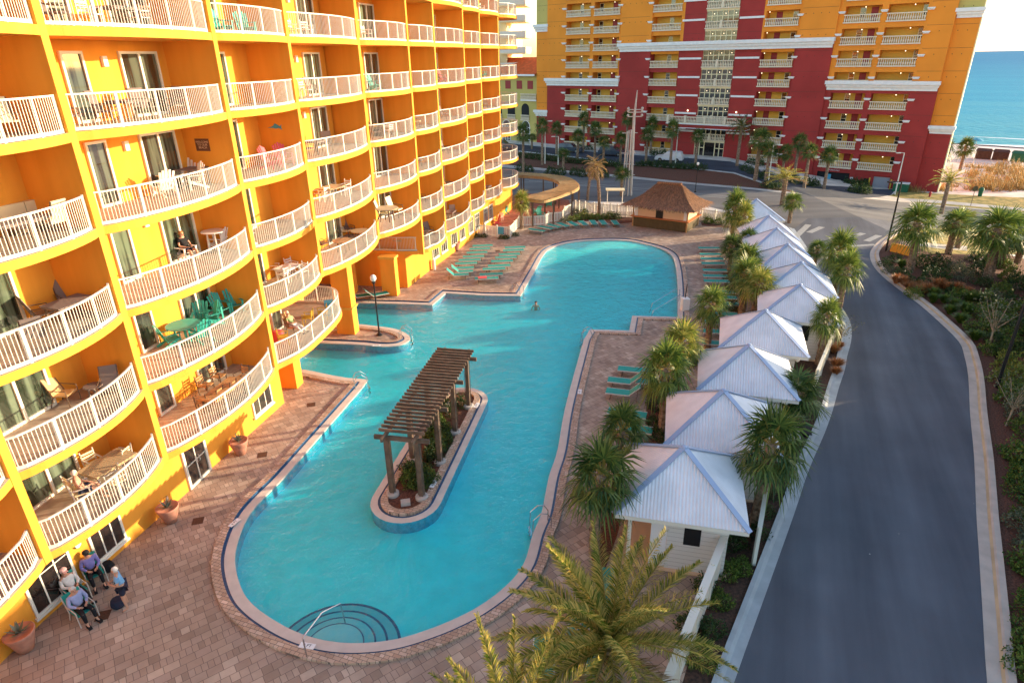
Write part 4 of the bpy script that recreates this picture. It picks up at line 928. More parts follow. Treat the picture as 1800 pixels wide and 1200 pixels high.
# ================================================================ CABANAS
def build_cabana():
    r = root('cabana', None, 'cabana'); S = 2.17; E = 2.5; A = 4.02
    rf = MB(); N = 38
    for k in range(4):
        a = k*PI/2; ca, sa = math.cos(a), math.sin(a); T = lambda x, y, z: (x*ca-y*sa, x*sa+y*ca, z)
        for j in range(N):
            x0 = -S+2*S*j/N; x1 = -S+2*S*(j+1)/N; xm = (x0+x1)/2; up = 0.030
            def top(x): f = 1-abs(x)/S; return (x, -S*(1-f), E+(A-E)*f)
            b0, bm_, b1 = (x0, -S, E), (xm, -S, E+up), (x1, -S, E); t0, tm, t1 = top(x0), top(xm), top(x1); tm = (tm[0], tm[1], tm[2]+up)
            rf.add([T(*p) for p in (b0, bm_, b1, t1, tm, t0)], [(0, 1, 4, 5), (1, 2, 3, 4)])
    roof = rf.build('roof', 'roofm', r, local=True)
    cp = MB()
    for sx, sy in ((-1,-1), (1,-1), (1,1), (-1,1)): cp.beam((sx*S, sy*S, E+0.03), (0, 0, A+0.045), 0.20, 0.035)
    cp.sphere((0, 0, A+0.04), 0.11, 6, sz=0.5); cp.build('ridge_cap', 'ridge', roof, local=True)
    fs = MB()
    for k in range(4):
        a = k*PI/2; ca, sa = math.cos(a), math.sin(a); T = lambda x, y: (x*ca-y*sa, x*sa+y*ca)
        p, q = T(-S+0.02, -S+0.03), T(S-0.02, -S+0.03); fs.beam((*p, E-0.08), (*q, E-0.08), 0.03, 0.15)
    fs.build('fascia', 'white', r, local=True)
    w = 1.62; b = MB(); b.box(-0.35, w, -w, -w+0.1, 0.05, E); b.box(w-0.1, w, -w+0.1, w-0.1, 0.05, E); b.box(-0.35, w, w-0.1, w, 0.05, E); b.build('wall', 'siding', r, local=True)
    d = MB(); d.box(-0.9, -0.36, -w, -w+0.05, 0.1, 2.3); d.build('curtain', 'cloth_w', r, local=True)
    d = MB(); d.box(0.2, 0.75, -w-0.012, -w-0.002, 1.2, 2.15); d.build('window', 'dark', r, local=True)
    for sx, sy in ((-1,-1), (-1,1)): p = MB(); p.cbox((sx*w, sy*w, 0), (0.13, 0.13, E)); p.build('post', 'white', r, local=True)
    f = MB(); f.box(-1.9, 1.75, -1.75, 1.75, 0.008, 0.06); f.build('floor', 'hutwall', r, local=True)
    k = MB(); k.sphere((w+0.1, -w-0.05, 2.12), 0.11, 6); k.build('lantern', 'globe', r, local=True)
    k = MB(); k.box(-0.3, 0.9, -1.2, 1.2, 0.06, 0.42); k.box(0.7, 0.95, -1.2, 1.2, 0.42, 0.85); k.build('daybed', 'cream', r, local=True)
    return r
K_cab = Kind(build_cabana)
cabs = [((1203,786),-14), ((1272,686),-14), ((1317,606),-16), ((1346,545),-18), ((1407,500),-20), ((1409,461),-18), ((1385,429),-14), ((1366,401),-12), ((1352,379),-10), ((1330,350),-6)]
CB = []
for i, (p, a) in enumerate(cabs):
    q = G(p[0], p[1], 4.04); CB.append((q.x, q.y, a))
    K_cab.put((q.x, q.y, 0), math.radians(a), 'white cabana with pyramid metal roof, %s' % ('the one nearest the viewer' if i == 0 else ORD[i]+' in the row counting away from the viewer' if i < 9 else 'the farthest of the row, nearest the street'), 'white roofed cabanas between pool deck and lane')
# ================================================================ PALMS
def fan_leaf(m, base, direc, plen, R_, droop, rn, nseg=19, mi=0, pet=1):
    d = Vector(direc).normalized(); up = Vector((0, 0, 1)); side = d.cross(up)
    if side.length < 0.05: side = Vector((1, 0, 0))
    side.normalize(); nrm = side.cross(d).normalized()
    c = Vector(base)+d*plen; c.z -= droop*plen*0.35
    m.beam(base, c, 0.035, 0.03, pet)
    fold = 0.35
    for k in range(nseg):
        a = math.radians(-125+250*k/(nseg-1))+rn.uniform(-.06, .06); L = R_*(0.72+0.28*math.cos(a*0.6))*rn.uniform(0.85, 1.08)
        v = (d*math.cos(a)+side*math.sin(a)-nrm*fold*abs(math.sin(a))*0.6).normalized(); ws = (side*math.cos(a)-d*math.sin(a))*R_*0.040
        p1 = c+v*L*0.5; p2 = c+v*L*1.05; p2.z -= droop*L*0.6*rn.uniform(0.5, 1.6)+0.03
        m.add([c-ws*0.25, c+ws*0.25, p1+ws, p1-ws, p2], [(0, 1, 2, 3), (3, 2, 4)], mi)
def build_sabal(seed, mats, h=3.2, nl=30, R_=0.85, rt=0.17, boots=True, dead=3, tilt=0.0):
    rn = random.Random(seed)
    def f():
        r = root('fan_palm', None, 'palm tree'); t = MB(); pts = []; n = 8
        for k in range(n+1):
            z = h*k/n; pts.append((tilt*(z/h)**2*0.8, 0, z))
        t.tube([(p[0], p[1], p[2]-(0.15 if i == 0 else 0)) for i, p in enumerate(pts)], [rt*(1.25-0.25*k/n)+0.015*rn.random() for k in range(n+1)], 9)
        if boots:
            nb = int(h*15)
            for k in range(nb):
                z = 0.1+(h-0.15)*k/nb; a = k*2.4; x0 = tilt*(z/h)**2*0.8; rr = rt*1.05
                c = Vector((x0+rr*math.cos(a), rr*math.sin(a), z)); o = Vector((math.cos(a), math.sin(a), 0)); s = Vector((-math.sin(a), math.cos(a), 0))
                t.add([c-s*.085-o*.03, c+s*.085-o*.03, c+s*.05+o*0.09+Vector((0, 0, .20)), c-s*.05+o*0.09+Vector((0, 0, .20)), c+Vector((0, 0, .13))-o*.02], [(0, 1, 2, 3), (3, 2, 4)], 1)
        t.build('trunk', ['trunk', 'boot'], r, local=True)
        c = MB(); top = Vector((tilt*0.8, 0, h))
        for k in range(nl):
            el = math.radians(82-125*(k/nl)**0.9+rn.uniform(-8, 8)); az = k*2.39996+rn.uniform(-.2, .2)
            d = (math.cos(az)*math.cos(el), math.sin(az)*math.cos(el), math.sin(el)+0.05)
            dr = 0.15+0.75*(k/nl)
            fan_leaf(c, top+Vector((0, 0, -0.15*(k/nl))), d, R_*rn.uniform(0.55, 0.95), R_*rn.uniform(0.85, 1.1), dr, rn, mi=0)
        for k in range(dead):
            az = rn.uniform(0, 6.28); fan_leaf(c, top+Vector((0, 0, -0.3)), (math.cos(az)*0.5, math.sin(az)*0.5, -0.8), R_*0.5, R_*0.7, 0.4, rn, mi=2)
        c.build('crown', [mats, 'rachis', 'dry'], r, local=True)
        return r
    return f
def frond(m, base, az, el, L, sag, rn, npair=34, ll=0.42, mi=0, width=1.0, ribmi=1):
    p = Vector(base); pts = [p.copy()]; a = el; n = 12
    for k in range(n):
        a -= sag/n*(0.5+k/n*1.1); p = p+Vector((math.cos(az)*math.cos(a), math.sin(az)*math.cos(a), math.sin(a)))*(L/n); pts.append(p.copy())
    m.tube(pts, [0.035*(1-0.85*k/n) for k in range(n+1)], 4, ribmi, False)
    for k in range(2, npair):
        t = k/npair; f = t*n; i = min(int(f), n-1); c = pts[i].lerp(pts[i+1], f-i); d = (pts[i+1]-pts[i]).normalized()
        s = d.cross(Vector((0, 0, 1))).normalized(); u = s.cross(d)
        lw = ll*(0.45+1.0*math.sin(PI*min(1, t*1.05+0.08))**0.6)*width
        for sg in (-1, 1):
            v = (s*sg*rn.uniform(.55, .95)+d*rn.uniform(.7, 1.0)+u*rn.uniform(0.1, .75)).normalized(); l = lw*rn.uniform(0.75, 1.15); w = d.cross(v).normalized()*0.012+d*0.014
            e = c+v*l; e.z -= 0.22*l; mid = c+v*l*0.5
            m.add([c-w*0.6, c+w*0.6, mid+w, mid-w, e], [(0, 1, 2, 3), (3, 2, 4)], mi)
def build_date(seed, h, nf=34, L=2.6, ll=0.42, mats=('pinn', 'rachis', 'dry'), npair=34, rt=0.2, lift=80, low=-25, tilt=0, sag=(0.9, 1.5), name='date_palm'):
    def f():
        rn = random.Random(seed); r = root(name, None, 'palm tree'); t = MB(); n = 8
        t.tube([(tilt*(k/n)**2, 0, h*k/n-(0.15 if k == 0 else 0)) for k in range(n+1)], [rt*(1.15-0.1*k/n+(0.25 if k == n else 0)) for k in range(n+1)], 10)
        for k in range(int(h*26)):
            z = 0.05+h*k/(h*26); a = k*2.4; rr = rt*1.05; x0 = tilt*(z/h)**2
            c = Vector((x0+rr*math.cos(a), rr*math.sin(a), z)); o = Vector((math.cos(a), math.sin(a), 0)); s = Vector((-math.sin(a), math.cos(a), 0))
            t.add([c-s*.07-o*.03, c+s*.07-o*.03, c+s*.03+o*0.06+Vector((0, 0, .13)), c-s*.03+o*0.06+Vector((0, 0, .13))], [(0, 1, 2, 3)], 1)
        t.build('trunk', ['trunk', 'boot'], r, local=True)
        c = MB(); top = Vector((tilt, 0, h))
        for k in range(nf):
            q = k/nf; el = math.radians(lift-(lift-low)*q**0.85+rn.uniform(-5, 5)); az = k*2.39996+rn.uniform(-.15, .15)
            frond(c, top+Vector((0, 0, 0.1-0.35*q)), az, el, L*rn.uniform(.85, 1.08), rn.uniform(*sag)*(0.5+0.7*q), rn, npair, ll, 2 if (q > 0.86) else 0)
        c.build('crown', list(mats), r, local=True); return r
    return f
S1 = [Kind(build_sabal(s, m_, 3.0, n_, R_, tilt=t_)) for s, m_, n_, R_, t_ in ((1,'fan',30,0.86,0), (2,'fan',34,0.92,0.25), (3,'fan_y',30,0.84,0.1), (4,'fan_d',30,1.0,0.15))]
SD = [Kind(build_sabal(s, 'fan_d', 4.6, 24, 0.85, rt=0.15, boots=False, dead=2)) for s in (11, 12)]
def palm(kind, b, c, label, group='fan palms along the deck and the lane', h0=3.0, rz=None, sc_=1.0, base=None):
    B = base if base is not None else GT(*b); top = HZ(c[0], c[1], B)-B.z; s = max(0.4, top/h0)
    return kind.put((B.x, B.y, B.z), rnd.uniform(0, 6.28) if rz is None else rz, label, group, (sc_, sc_, s))
DP = [  # base px, crown px, kind, crown scale, label, rz
 ((1045,968),(1040,832),3,1.05,'big dark fan palm between pool edge and nearest cabana, thick rough trunk',0),
 ((1085,872),(1080,757),3,0.85,'dark fan palm just behind the big one by the nearest cabana',1),
 ((1163,765),(1170,648),1,0.95,'fan palm growing beside the raised sun loungers',2),
 ((1186,700),(1190,602),2,1.05,'bright straw tipped fan palm behind the raised loungers',0.4),
 ((1243,612),(1246,532),0,0.95,'single slim fan palm standing at the deck corner by the pool steps',4),
 ((1322,574),(1325,496),2,1.1,'bright fan palm against the fifth cabana roof, right of its pair',5),
 ((1302,560),(1300,478),0,1.1,'bright fan palm against the fifth cabana roof, left of its pair',2.2),
 ((1305,520),(1312,452),0,0.95,'fan palm in the middle of the palm row beside the loungers',3.2),
 ((1281,478),(1284,430),3,0.8,'low dark fan palm at the head of the lounger column',3.9),
 ((1283,440),(1290,362),1,0.95,'left palm of the tall pair at the far end of the lounger column',4.4),
 ((1300,448),(1303,378),2,0.9,'right palm of the tall pair at the far end of the lounger column',1.4),
 ((1308,470),(1315,420),1,0.75,'low fan palm right behind the far tall pair',0.8),
 ((1326,925),(1348,778),3,1.05,'leaning fan palm between the nearest cabana and the lane',0.0),
 ((1392,760),(1405,688),3,1.15,'spreading dark fan palm beside the second cabana and the lane kerb',2.8),
 ((1437,640),(1450,553),0,0.75,'small crowned fan palm with bulky trunk beside the fourth cabana',0.1),
 ((1462,530),(1468,437),1,0.95,'left palm of the pair leaning over the lane',3.4),
 ((1472,552),(1496,470),0,0.95,'right palm of the pair leaning over the lane',0.2),
 ((1430,475),(1434,437),3,0.8,'short dark fan palm left of the pair over the lane',1.0),
 ((1387,392),(1393,352),0,0.95,'fan palm at the street end of the cabana row',1.9),
 ((1598,478),(1606,390),1,1.15,'first fan palm on the corner bed, close to the lane mouth',2.9),
 ((1666,447),(1670,388),0,1.05,'fan palm in the middle of the corner bed',0.5),
 ((1682,436),(1690,385),2,0.95,'slim fan palm right behind the middle one of the corner bed',2.0),
 ((1735,492),(1752,400),1,1.35,'broad fan palm with leaning trunk in the corner bed',3.0),
 ((1757,470),(1785,398),0,1.15,'second broad fan palm of the corner bed, just right of the leaning one',2.5),
 ((1788,462),(1800,425),3,1.1,'fan palm cut by the right edge of the view above the shrubs',1.5),
 ((1637,318),(1643,256),3,1.25,'fan palm against the right end of the crimson tower',0.3),
 ((1687,300),(1688,257),3,1.0,'fan palm with the sea behind it, right of the tower',0.9),
 ((917,402),(918,353),2,0.85,'short sunlit fan palm at the corner of the white fence enclosure',1.1),
]
for b, c, k, s, lab, rz in DP: palm(S1[k], b, c, lab, rz=rz, sc_=s*(1.22 if b[0] > 1590 else (0.9 if k == 3 else 1.0)))
for bx, by, hh, lab in ((35.6, 34.6, 1.0, 'unseen fan palm added to shade the lane from the garage wall gap, nearer one'), (40.5, 36.0, 1.25, 'unseen fan palm added to shade the lane from the garage wall gap, farther one'), (31.6, 34.0, .8, 'low fan palm added to shade the lane, at the corner of the garage wall')): S1[1].put((bx, by, 0), bx, lab, 'fan palms along the deck and the lane', (1.0, 1.0, hh))  # added palms out of view; crowns break up the sun streak on the lane
ST = [((872,300),(876,250)),((920,303),(922,232)),((953,290),(955,220)),((978,272),(978,224)),((990,300),(990,268)),((1015,282),(1018,237)),((1025,268),(1025,208)),((1045,282),(1052,226)),((1060,290),(1063,247)),((1090,288),(1092,242)),((1100,268),(1100,206)),((1135,286),(1137,235)),((1143,270),(1143,216)),((1178,290),(1178,224)),((1222,292),(1223,237)),((1327,318),(1333,242)),((1345,322),(1352,262)),((1372,322),(1370,266)),((1413,330),(1412,264)),((1448,332),(1450,270)),((1395,315),(1393,248)),((935,262),(935,240)),((1092,345),(1095,303))]
for i, (b, c) in enumerate(ST):
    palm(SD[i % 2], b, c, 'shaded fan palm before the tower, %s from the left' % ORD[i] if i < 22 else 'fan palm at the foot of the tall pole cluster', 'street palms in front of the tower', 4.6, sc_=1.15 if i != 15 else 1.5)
DB = Kind(build_date(21, 3.1, 36, 3.35, 0.34, npair=140, rt=0.26, sag=(0.45, 1.05), lift=76, low=-16)); B0 = G(1072, 1112, 3.3)
DB.put((B0.x, B0.y, 0), 0.4, 'large feathery date palm in the foreground beside the white fence top', 'feather palms', (1.0, 1.0, 0.97))
q = G(900, 1330, 3.3); DB.put((q.x, q.y, 0), 2.2, 'feathery date palm cut off by the bottom edge of the view', 'feather palms', (0.68, 0.68, 1.05))
DS = Kind(build_date(23, 5.0, 30, 2.3, 0.45, npair=26, rt=0.2, low=-5, sag=(0.7, 1.2)))
def datep(b, c, lab, s=1.0, k=DS, h0=5.0, rz=0): B = GT(*b); k.put((B.x, B.y, B.z), rz, lab, 'feather palms', (s, s, (HZ(c[0], c[1], B)-B.z)/h0))
datep((1374,361), (1382,312), 'tall golden date palm standing behind the far cabanas by the street', 1.15)
datep((1654,376), (1674,318), 'tall date palm with dense crown at the street corner on the right', 1.1, rz=1.0)
DD = Kind(build_date(24, 5.0, 30, 2.0, 0.4, mats=('pinn_d', 'rachis', 'pinn_d'), npair=24, rt=0.17, low=-30)); datep((1295,292), (1294,222), 'dark round crowned date palm at the tower entrance', 1.25, DD)
DQ = Kind(build_date(25, 5.0, 22, 1.5, 0.35, mats=('dry', 'rachis', 'dry'), npair=20, rt=0.15, lift=60, low=-50, tilt=0.5, sag=(1.2, 2.0)))
datep((1053,378), (1049,292), 'sunlit drooping palm rising behind the white picket fence', 1.0, DQ, rz=3.3); datep((1033,352), (1034,287), 'bare trunked drooping palm beside the street, left of its twin', 1.0, DQ, rz=0)
# ================================================================ SHRUBS
def clump(n, rx, rz_, leaf, seed, m, wire=0.0):
    def f():
        rn = random.Random(seed); r = root('shrub', None, 'shrub'); c = MB()
        for k in range(n):
            a, b = rn.uniform(0, 2*PI), math.acos(rn.uniform(-0.15, 1)); q = rn.uniform(0.45, 1.0)**0.5*(1+0.22*math.sin(a*3+seed)+0.15*math.sin(b*5+a*2))
            p = Vector((rx*q*math.sin(b)*math.cos(a), rx*q*math.sin(b)*math.sin(a), rz_*q*max(0.02, math.cos(b))+0.05))
            v = Vector((rn.uniform(-1, 1), rn.uniform(-1, 1), rn.uniform(-.2, 1.2))).normalized(); w = v.orthogonal().normalized(); w.rotate(Matrix.Rotation(rn.uniform(0, 6), 3, v)); l = leaf*rn.uniform(.6, 1.3)
            c.add([p, p+v*l*.5+w*l*.28, p+v*l, p+v*l*.5-w*l*.28], [(0, 1, 2, 3)])
        c.build('foliage', m, r, local=True)
        s = MB(); 
        for k in range(5): a = k*1.25; s.tube([(0, 0, -0.05), (0.5*rx*math.cos(a), .5*rx*math.sin(a), rz_*0.6)], [0.02, 0.008], 4)
        s.build('stem', 'twig', r, local=True); return r
    return f
def tuft(n, h, seed, m):
    def f():
        rn = random.Random(seed); r = root('grass_tuft', None, 'ornamental grass'); c = MB()
        for k in range(n):
            a = rn.uniform(0, 6.28); e = rn.uniform(0.15, 0.9); L = h*rn.uniform(.6, 1.1); p = Vector((rn.uniform(-.1, .1), rn.uniform(-.1, .1), 0)); d = Vector((math.cos(a)*e, math.sin(a)*e, 1)).normalized()
            s = Vector((-math.sin(a), math.cos(a), 0))*0.012*(1+2*h); q = p+d*L*.6; e_ = p+d*L; e_ += Vector((math.cos(a), math.sin(a), -0.6))*L*0.25*e
            c.add([p-s, p+s, q+s, q-s, e_], [(0, 1, 2, 3), (3, 2, 4)])
        c.build('blades', m, r, local=True); return r
    return f
SH = {'d': Kind(clump(700, .68, .72, .13, 31, 'sh_d')), 'g': Kind(clump(800, .72, .62, .13, 32, 'sh_g')), 'l': Kind(clump(700, .68, .75, .13, 33, 'sh_l')), 's': Kind(clump(750, .7, .7, .11, 34, 'sh_s')), 'o': Kind(tuft(380, .8, 35, 'sh_o')), 'G': Kind(tuft(420, .85, 36, 'sh_g')), 'D': Kind(tuft(120, 0.8, 37, 'dune_g'))}
KW = {'d': 'dark green shrub', 'g': 'leafy green shrub', 'l': 'lime green shrub', 's': 'silvery loose shrub', 'o': 'orange tipped grass tuft', 'G': 'green grass tuft', 'D': 'dry dune grass tuft'}
def plants(lst, where, group):
    lst = sorted(lst)
    cnt = {}
    for (x, y, k, s) in lst:
        cnt[k] = cnt.get(k, 0)+1; B = GT(x, y); tot = sum(1 for q in lst if q[2] == k)
        lab = KW[k]+' '+where+(', '+(ORD[cnt[k]-1] if cnt[k] <= 25 else 'number %d' % cnt[k])+' from the left' if tot > 1 else '')
        SH[k].put((B.x, B.y, B.z), rnd.uniform(0, 6), lab, group, (s*rnd.uniform(.9, 1.15), s*rnd.uniform(.9, 1.15), s*rnd.uniform(.85, 1.2)))
plants([(1556,470,'d',.9),(1564,482,'s',.8),(1572,460,'d',1),(1585,490,'d',1.0),(1584,470,'G',.9),(1622,470,'d',1.2),(1640,490,'d',1.4),(1650,472,'d',1.3),(1612,505,'d',1.0)], 'on the bed tip at the lane mouth', 'shrubs of the corner bed')
plants([(1575,498,'o',1.0),(1588,503,'o',1.0),(1598,510,'o',1.1),(1615,508,'o',1.1),(1628,515,'o',1.1),(1648,508,'o',1.2),(1662,512,'o',1.1),(1680,515,'o',1.0),(1700,520,'o',1.0),(1606,522,'l',.8),(1614,516,'o',1.1)], 'beside the inner lane curve', 'grasses of the corner bed')
plants([(1619,512,'G',0.88),(1640,522,'G',0.88),(1659,532,'G',0.96),(1677,540,'G',0.96),(1694,492,'s',1.20),(1679,477,'s',1.20),(1714,482,'d',1.12),(1729,502,'d',0.96),(1704,532,'G',1.04),(1729,532,'g',1.12),(1697,552,'G',1.04),(1717,557,'g',1.04),(1752,552,'g',1.12),(1759,517,'g',1.12),(1774,492,'l',1.20),(1721,582,'g',1.12),(1742,577,'G',1.20),(1765,592,'g',1.04),(1774,537,'d',1.20),(1786,507,'d',1.28),(1749,602,'d',0.96),(1789,582,'d',1.20),(1669,552,'G',0.96),(1687,567,'G',0.96),(1713,597,'G',0.88),(1672,517,'d',0.96),(1639,532,'G',0.80),(1654,497,'d',0.96),(1686,527,'g',1.04),(1768,572,'g',1.12),(1739,620,'g',0.88),(1763,627,'d',0.96),(1781,612,'g',1.12),(1799,552,'g',1.20),(1813,592,'g',1.12),(1802,622,'d',1.04),(1742,532,'s',1.12),(1719,462,'d',1.12),(1739,467,'g',1.04),(1764,472,'g',1.04)], 'on the slope right of the lane', 'shrubs right of the lane')
plants([(1768,645,'l',1.06),(1780,665,'l',1.06),(1762,670,'l',0.94),(1777,705,'g',1.02),(1794,730,'s',1.02),(1789,805,'g',0.94),(1809,820,'g',0.94),(1794,855,'g',0.94),(1814,880,'g',1.01),(1802,925,'s',1.01),(1816,965,'s',0.94),(1819,1070,'g',0.86),(1822,1120,'g',0.86),(1814,1170,'g',0.78),(1829,1010,'g',0.94),(1787,690,'g',1.02),(1802,760,'g',1.02),(1804,840,'g',1.01),(1819,920,'g',1.01),(1806,1000,'g',0.86),(1824,1150,'g',0.94),(1812,1190,'g',0.86)], 'on the mulch strip at the right edge', 'shrubs on the right mulch strip')
plants([(1273,880,'d',0.59),(1290,960,'d',0.68),(1280,1010,'g',0.68),(1265,1060,'g',0.59),(1250,1110,'d',0.68),(1230,1160,'g',0.68),(1300,1000,'g',0.59),(1330,940,'d',0.59),(1360,870,'d',0.59),(1385,800,'d',0.59),(1240,1040,'d',0.68),(1215,1100,'d',0.68),(1345,905,'d',0.51)], 'by the lower left lane kerb', 'shrubs between cabanas and lane')
plants([(1465,620,'o',.75),(1470,645,'o',.8),(1474,612,'o',.7),(1468,658,'o',.7),(1420,730,'s',.7)], 'by the lane near the fourth cabana', 'grasses between cabanas and lane')
plants([(1150,690,'d',.75),(1152,715,'d',.7),(1150,748,'d',.65),(1156,770,'d',.7),(1120,860,'d',.7),(1100,900,'d',.7),(1280,495,'d',.7),(1282,520,'d',.7),(1286,545,'d',.7),(1215,640,'d',.6),(1290,590,'d',.6)], 'under the deck palms', 'shrubs under the deck palms')
plants([(992,392,'s',.8),(1003,389,'l',.8),(1014,387,'g',.8),(1024,385,'l',.8),(1037,385,'l',.85),(1048,386,'g',.9),(1061,385,'l',.8),(1072,384,'g',.9),(1083,385,'d',.8),(1010,376,'s',.9),(1026,378,'l',.8),(1245,392,'g',.9),(1263,393,'g',.9),(1240,386,'G',.9),(1266,386,'G',.9),(826,416,'d',.5),(838,417,'d',.5),(850,417,'d',.5),(882,420,'d',.5),(890,420,'d',.5),(906,415,'d',.5)], 'along the far white fence', 'shrubs along the far fence')
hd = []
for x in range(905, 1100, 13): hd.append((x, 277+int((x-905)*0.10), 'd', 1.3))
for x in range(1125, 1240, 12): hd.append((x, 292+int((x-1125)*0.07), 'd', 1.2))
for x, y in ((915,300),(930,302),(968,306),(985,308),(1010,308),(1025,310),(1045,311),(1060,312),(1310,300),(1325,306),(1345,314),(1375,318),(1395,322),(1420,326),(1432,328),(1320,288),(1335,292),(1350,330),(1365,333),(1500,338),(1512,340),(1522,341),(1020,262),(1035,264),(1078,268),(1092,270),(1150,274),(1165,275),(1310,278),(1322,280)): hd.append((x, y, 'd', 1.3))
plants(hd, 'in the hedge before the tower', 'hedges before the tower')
dn = []
rr = random.Random(5)
for i in range(60): x = rr.uniform(1705, 1800); dn.append((x, rr.uniform(292, 335), 'D', rr.uniform(1.6, 2.6)))
for i in range(16): dn.append((rr.uniform(1585, 1700), rr.uniform(326, 338), 'D' if i % 2 else 'o', rr.uniform(1.2, 1.8)))
dn.sort()
SH['D'].put(tuple(GT(1790, 330)), 0, 'large dry dune grass tuft behind the right street corner', 'dune grasses', 2.0)
mbg = MB(); rn = random.Random(8)
for (x, y, k, s) in dn:
    B = GT(x, y)
    for j in range(60):
        a = rn.uniform(0, 6.28); e = rn.uniform(0.15, 1.0); L = .8*s*rn.uniform(.5, 1.0); p = B+Vector((rn.uniform(-.9, .9), rn.uniform(-.9, .9), -0.05)); d = Vector((math.cos(a)*e, math.sin(a)*e, 1)).normalized(); sd = Vector((-math.sin(a), math.cos(a), 0))*0.05
        mbg.add([p-sd, p+sd, p+d*L], [(0, 1, 2)])
tag(mbg.build('dune_grass', 'dune_g'), 'dry golden dune grass covering the sand behind the beach', 'grass', kind='stuff')
def small_tree(seed):
    def f():
        rn = random.Random(seed); r = root('young_tree', None, 'tree'); t = MB(); c = MB(); tips = []
        t.tube([(0, 0, -0.05), (0.05, 0.02, 0.9)], [0.045, 0.035], 6)
        for k in range(11):
            a = k*2.4; e = rn.uniform(.35, .9); q = [Vector((0.05, 0.02, 0.8))]
            for j in range(3): q.append(q[-1]+Vector((math.cos(a+rn.uniform(-.4, .4))*e, math.sin(a+rn.uniform(-.4, .4))*e, 1.0)).normalized()*rn.uniform(.35, .6))
            t.tube(q, [0.022, 0.015, 0.01, 0.005], 4); tips += q[1:]
        for p in tips:
            for j in range(9):
                o = p+Vector((rn.gauss(0, .16), rn.gauss(0, .16), rn.gauss(0, .14))); v = Vector((rn.uniform(-1, 1), rn.uniform(-1, 1), rn.uniform(-.3, 1))).normalized(); w = v.orthogonal().normalized(); l = .12
                c.add([o, o+v*l*.5+w*l*.25, o+v*l, o+v*l*.5-w*l*.25], [(0, 1, 2, 3)])
        t.build('trunk', 'twig', r, local=True); c.build('crown', 'sh_s', r, local=True); return r
    return f
KT = Kind(small_tree(41))
for (x, y, s, lab) in ((1738,612,1.35,'young sparse tree with pale stem among the shrubs right of the lane'), (1768,748,1.15,'young grey tree with pale stem on the mulch strip below the black lamp'), (1468,615,.9,'small twiggy tree in the bed by the fourth cabana')):
    B = GT(x, y); KT.put((B.x, B.y, B.z), rnd.uniform(0, 6), lab, None, s)
# ================================================================ THINGS AROUND THE POOL
def picket_fence(pts, name, label, h=1.15, m_='white', gap=0.16, cap=None, cat='fence', zb=0.0):
    r = root(name, label, cat, (pts[0][0], pts[0][1], zb))
    for a, b in zip(pts, pts[1:]):
        a, b = Vector(a[:2]), Vector(b[:2]); L = (b-a).length; d = (b-a)/L; ang = math.atan2(d.y, d.x); m = MB()
        n = int(L/gap)
        for k in range(1, n): p = a+d*(L*k/n); m.cbox((p.x, p.y, zb+0.06), (gap*0.62, 0.025, h-0.08), ang)
        m.beam((*a, zb+0.2), (*b, zb+0.2), 0.05, 0.08); m.beam((*a, zb+h-0.12), (*b, zb+h-0.12), 0.05, 0.08)
        if cap: m.beam((*a, zb+h+.03), (*b, zb+h+.03), cap, 0.05)
        m.build('panel', m_, r)
        p = MB(); p.cbox((a.x, a.y, zb), (0.12, 0.12, h+0.1), ang); p.build('post', m_, r)
    b = Vector(pts[-1][:2]); p = MB(); p.cbox((b.x, b.y, zb), (0.12, 0.12, h+0.1), 0); p.build('post', m_, r)
    return r
GP = lambda *l: [tuple(G(x, y)[:2]) for x, y in l]
fe = picket_fence(GP((822,413),(853,415),(874,417),(896,418),(904,409),(912,399)), 'picket_fence', 'white picket fence with gate around the red tiled corner terrace')
m = MB(); a, b = G(875.5, 417), G(886, 418); d = (b-a).normalized(); m.cbox(((a.x+b.x)/2, (a.y+b.y)/2-0.08, 0.35), (0.62, 0.03, 0.75), math.atan2(d.y, d.x)); tag(m.build('notice_board', 'signb'), 'small blue notice board hanging on the white gate of the corner terrace', 'sign')
picket_fence(GP((913,399),(936,398),(958,396),(964,392),(988,390),(992,381),(1007,374)), 'picket_fence', 'white picket fence below the curved pergola behind the sun loungers')
fc = catmull(GP((1011,373),(1028,375),(1060,378),(1085,380),(1113,382)), 2)
picket_fence(fc, 'picket_fence', 'white picket fence curving from pergola to thatched hut, sunlit pickets', 1.3)
picket_fence(GP((1232,388),(1256,391),(1280,395)), 'picket_fence', 'white picket fence right of the thatched hut', 1.3)
q1, q2 = G(1276, 936, 1.8), G(1166, 1210, 1.8)
picket_fence([tuple(q1.lerp(q2, k/4)[:2]) for k in range(5)], 'vinyl_fence', 'tall white fence with wide cap behind the foreground date palm', 1.75, gap=0.13, cap=0.24)
q1, q2 = G(1349, 851, 1.7), G(1336, 925, 1.7); picket_fence([tuple(q1[:2]), tuple(q2[:2])], 'vinyl_fence', 'short white fence piece between the nearest two cabanas at the lane side', 1.6, gap=0.13, cap=0.16)
q1, q2 = G(1470, 572, 1.3), G(1437, 652, 1.3); picket_fence([tuple(q1.lerp(q2, k/3)[:2]) for k in range(4)], 'vinyl_fence', 'white slatted fence beside the lane kerb at the third and fourth cabanas', 1.3, gap=0.14, cap=0.14)
q1, q2 = G(1420, 560, 1.4), G(1468, 572, 1.4)
dl = filled([[(-3.6, 64.5)]+GP((850,414),(895,417),(911,399),(934,397),(957,395),(963,391),(987,389),(991,380),(1006,373),(1000,352),(930,340),(890,345))+[(-2.3, 72)]], 0.02); struct('terrace_tiles', dl, 'red_deck')
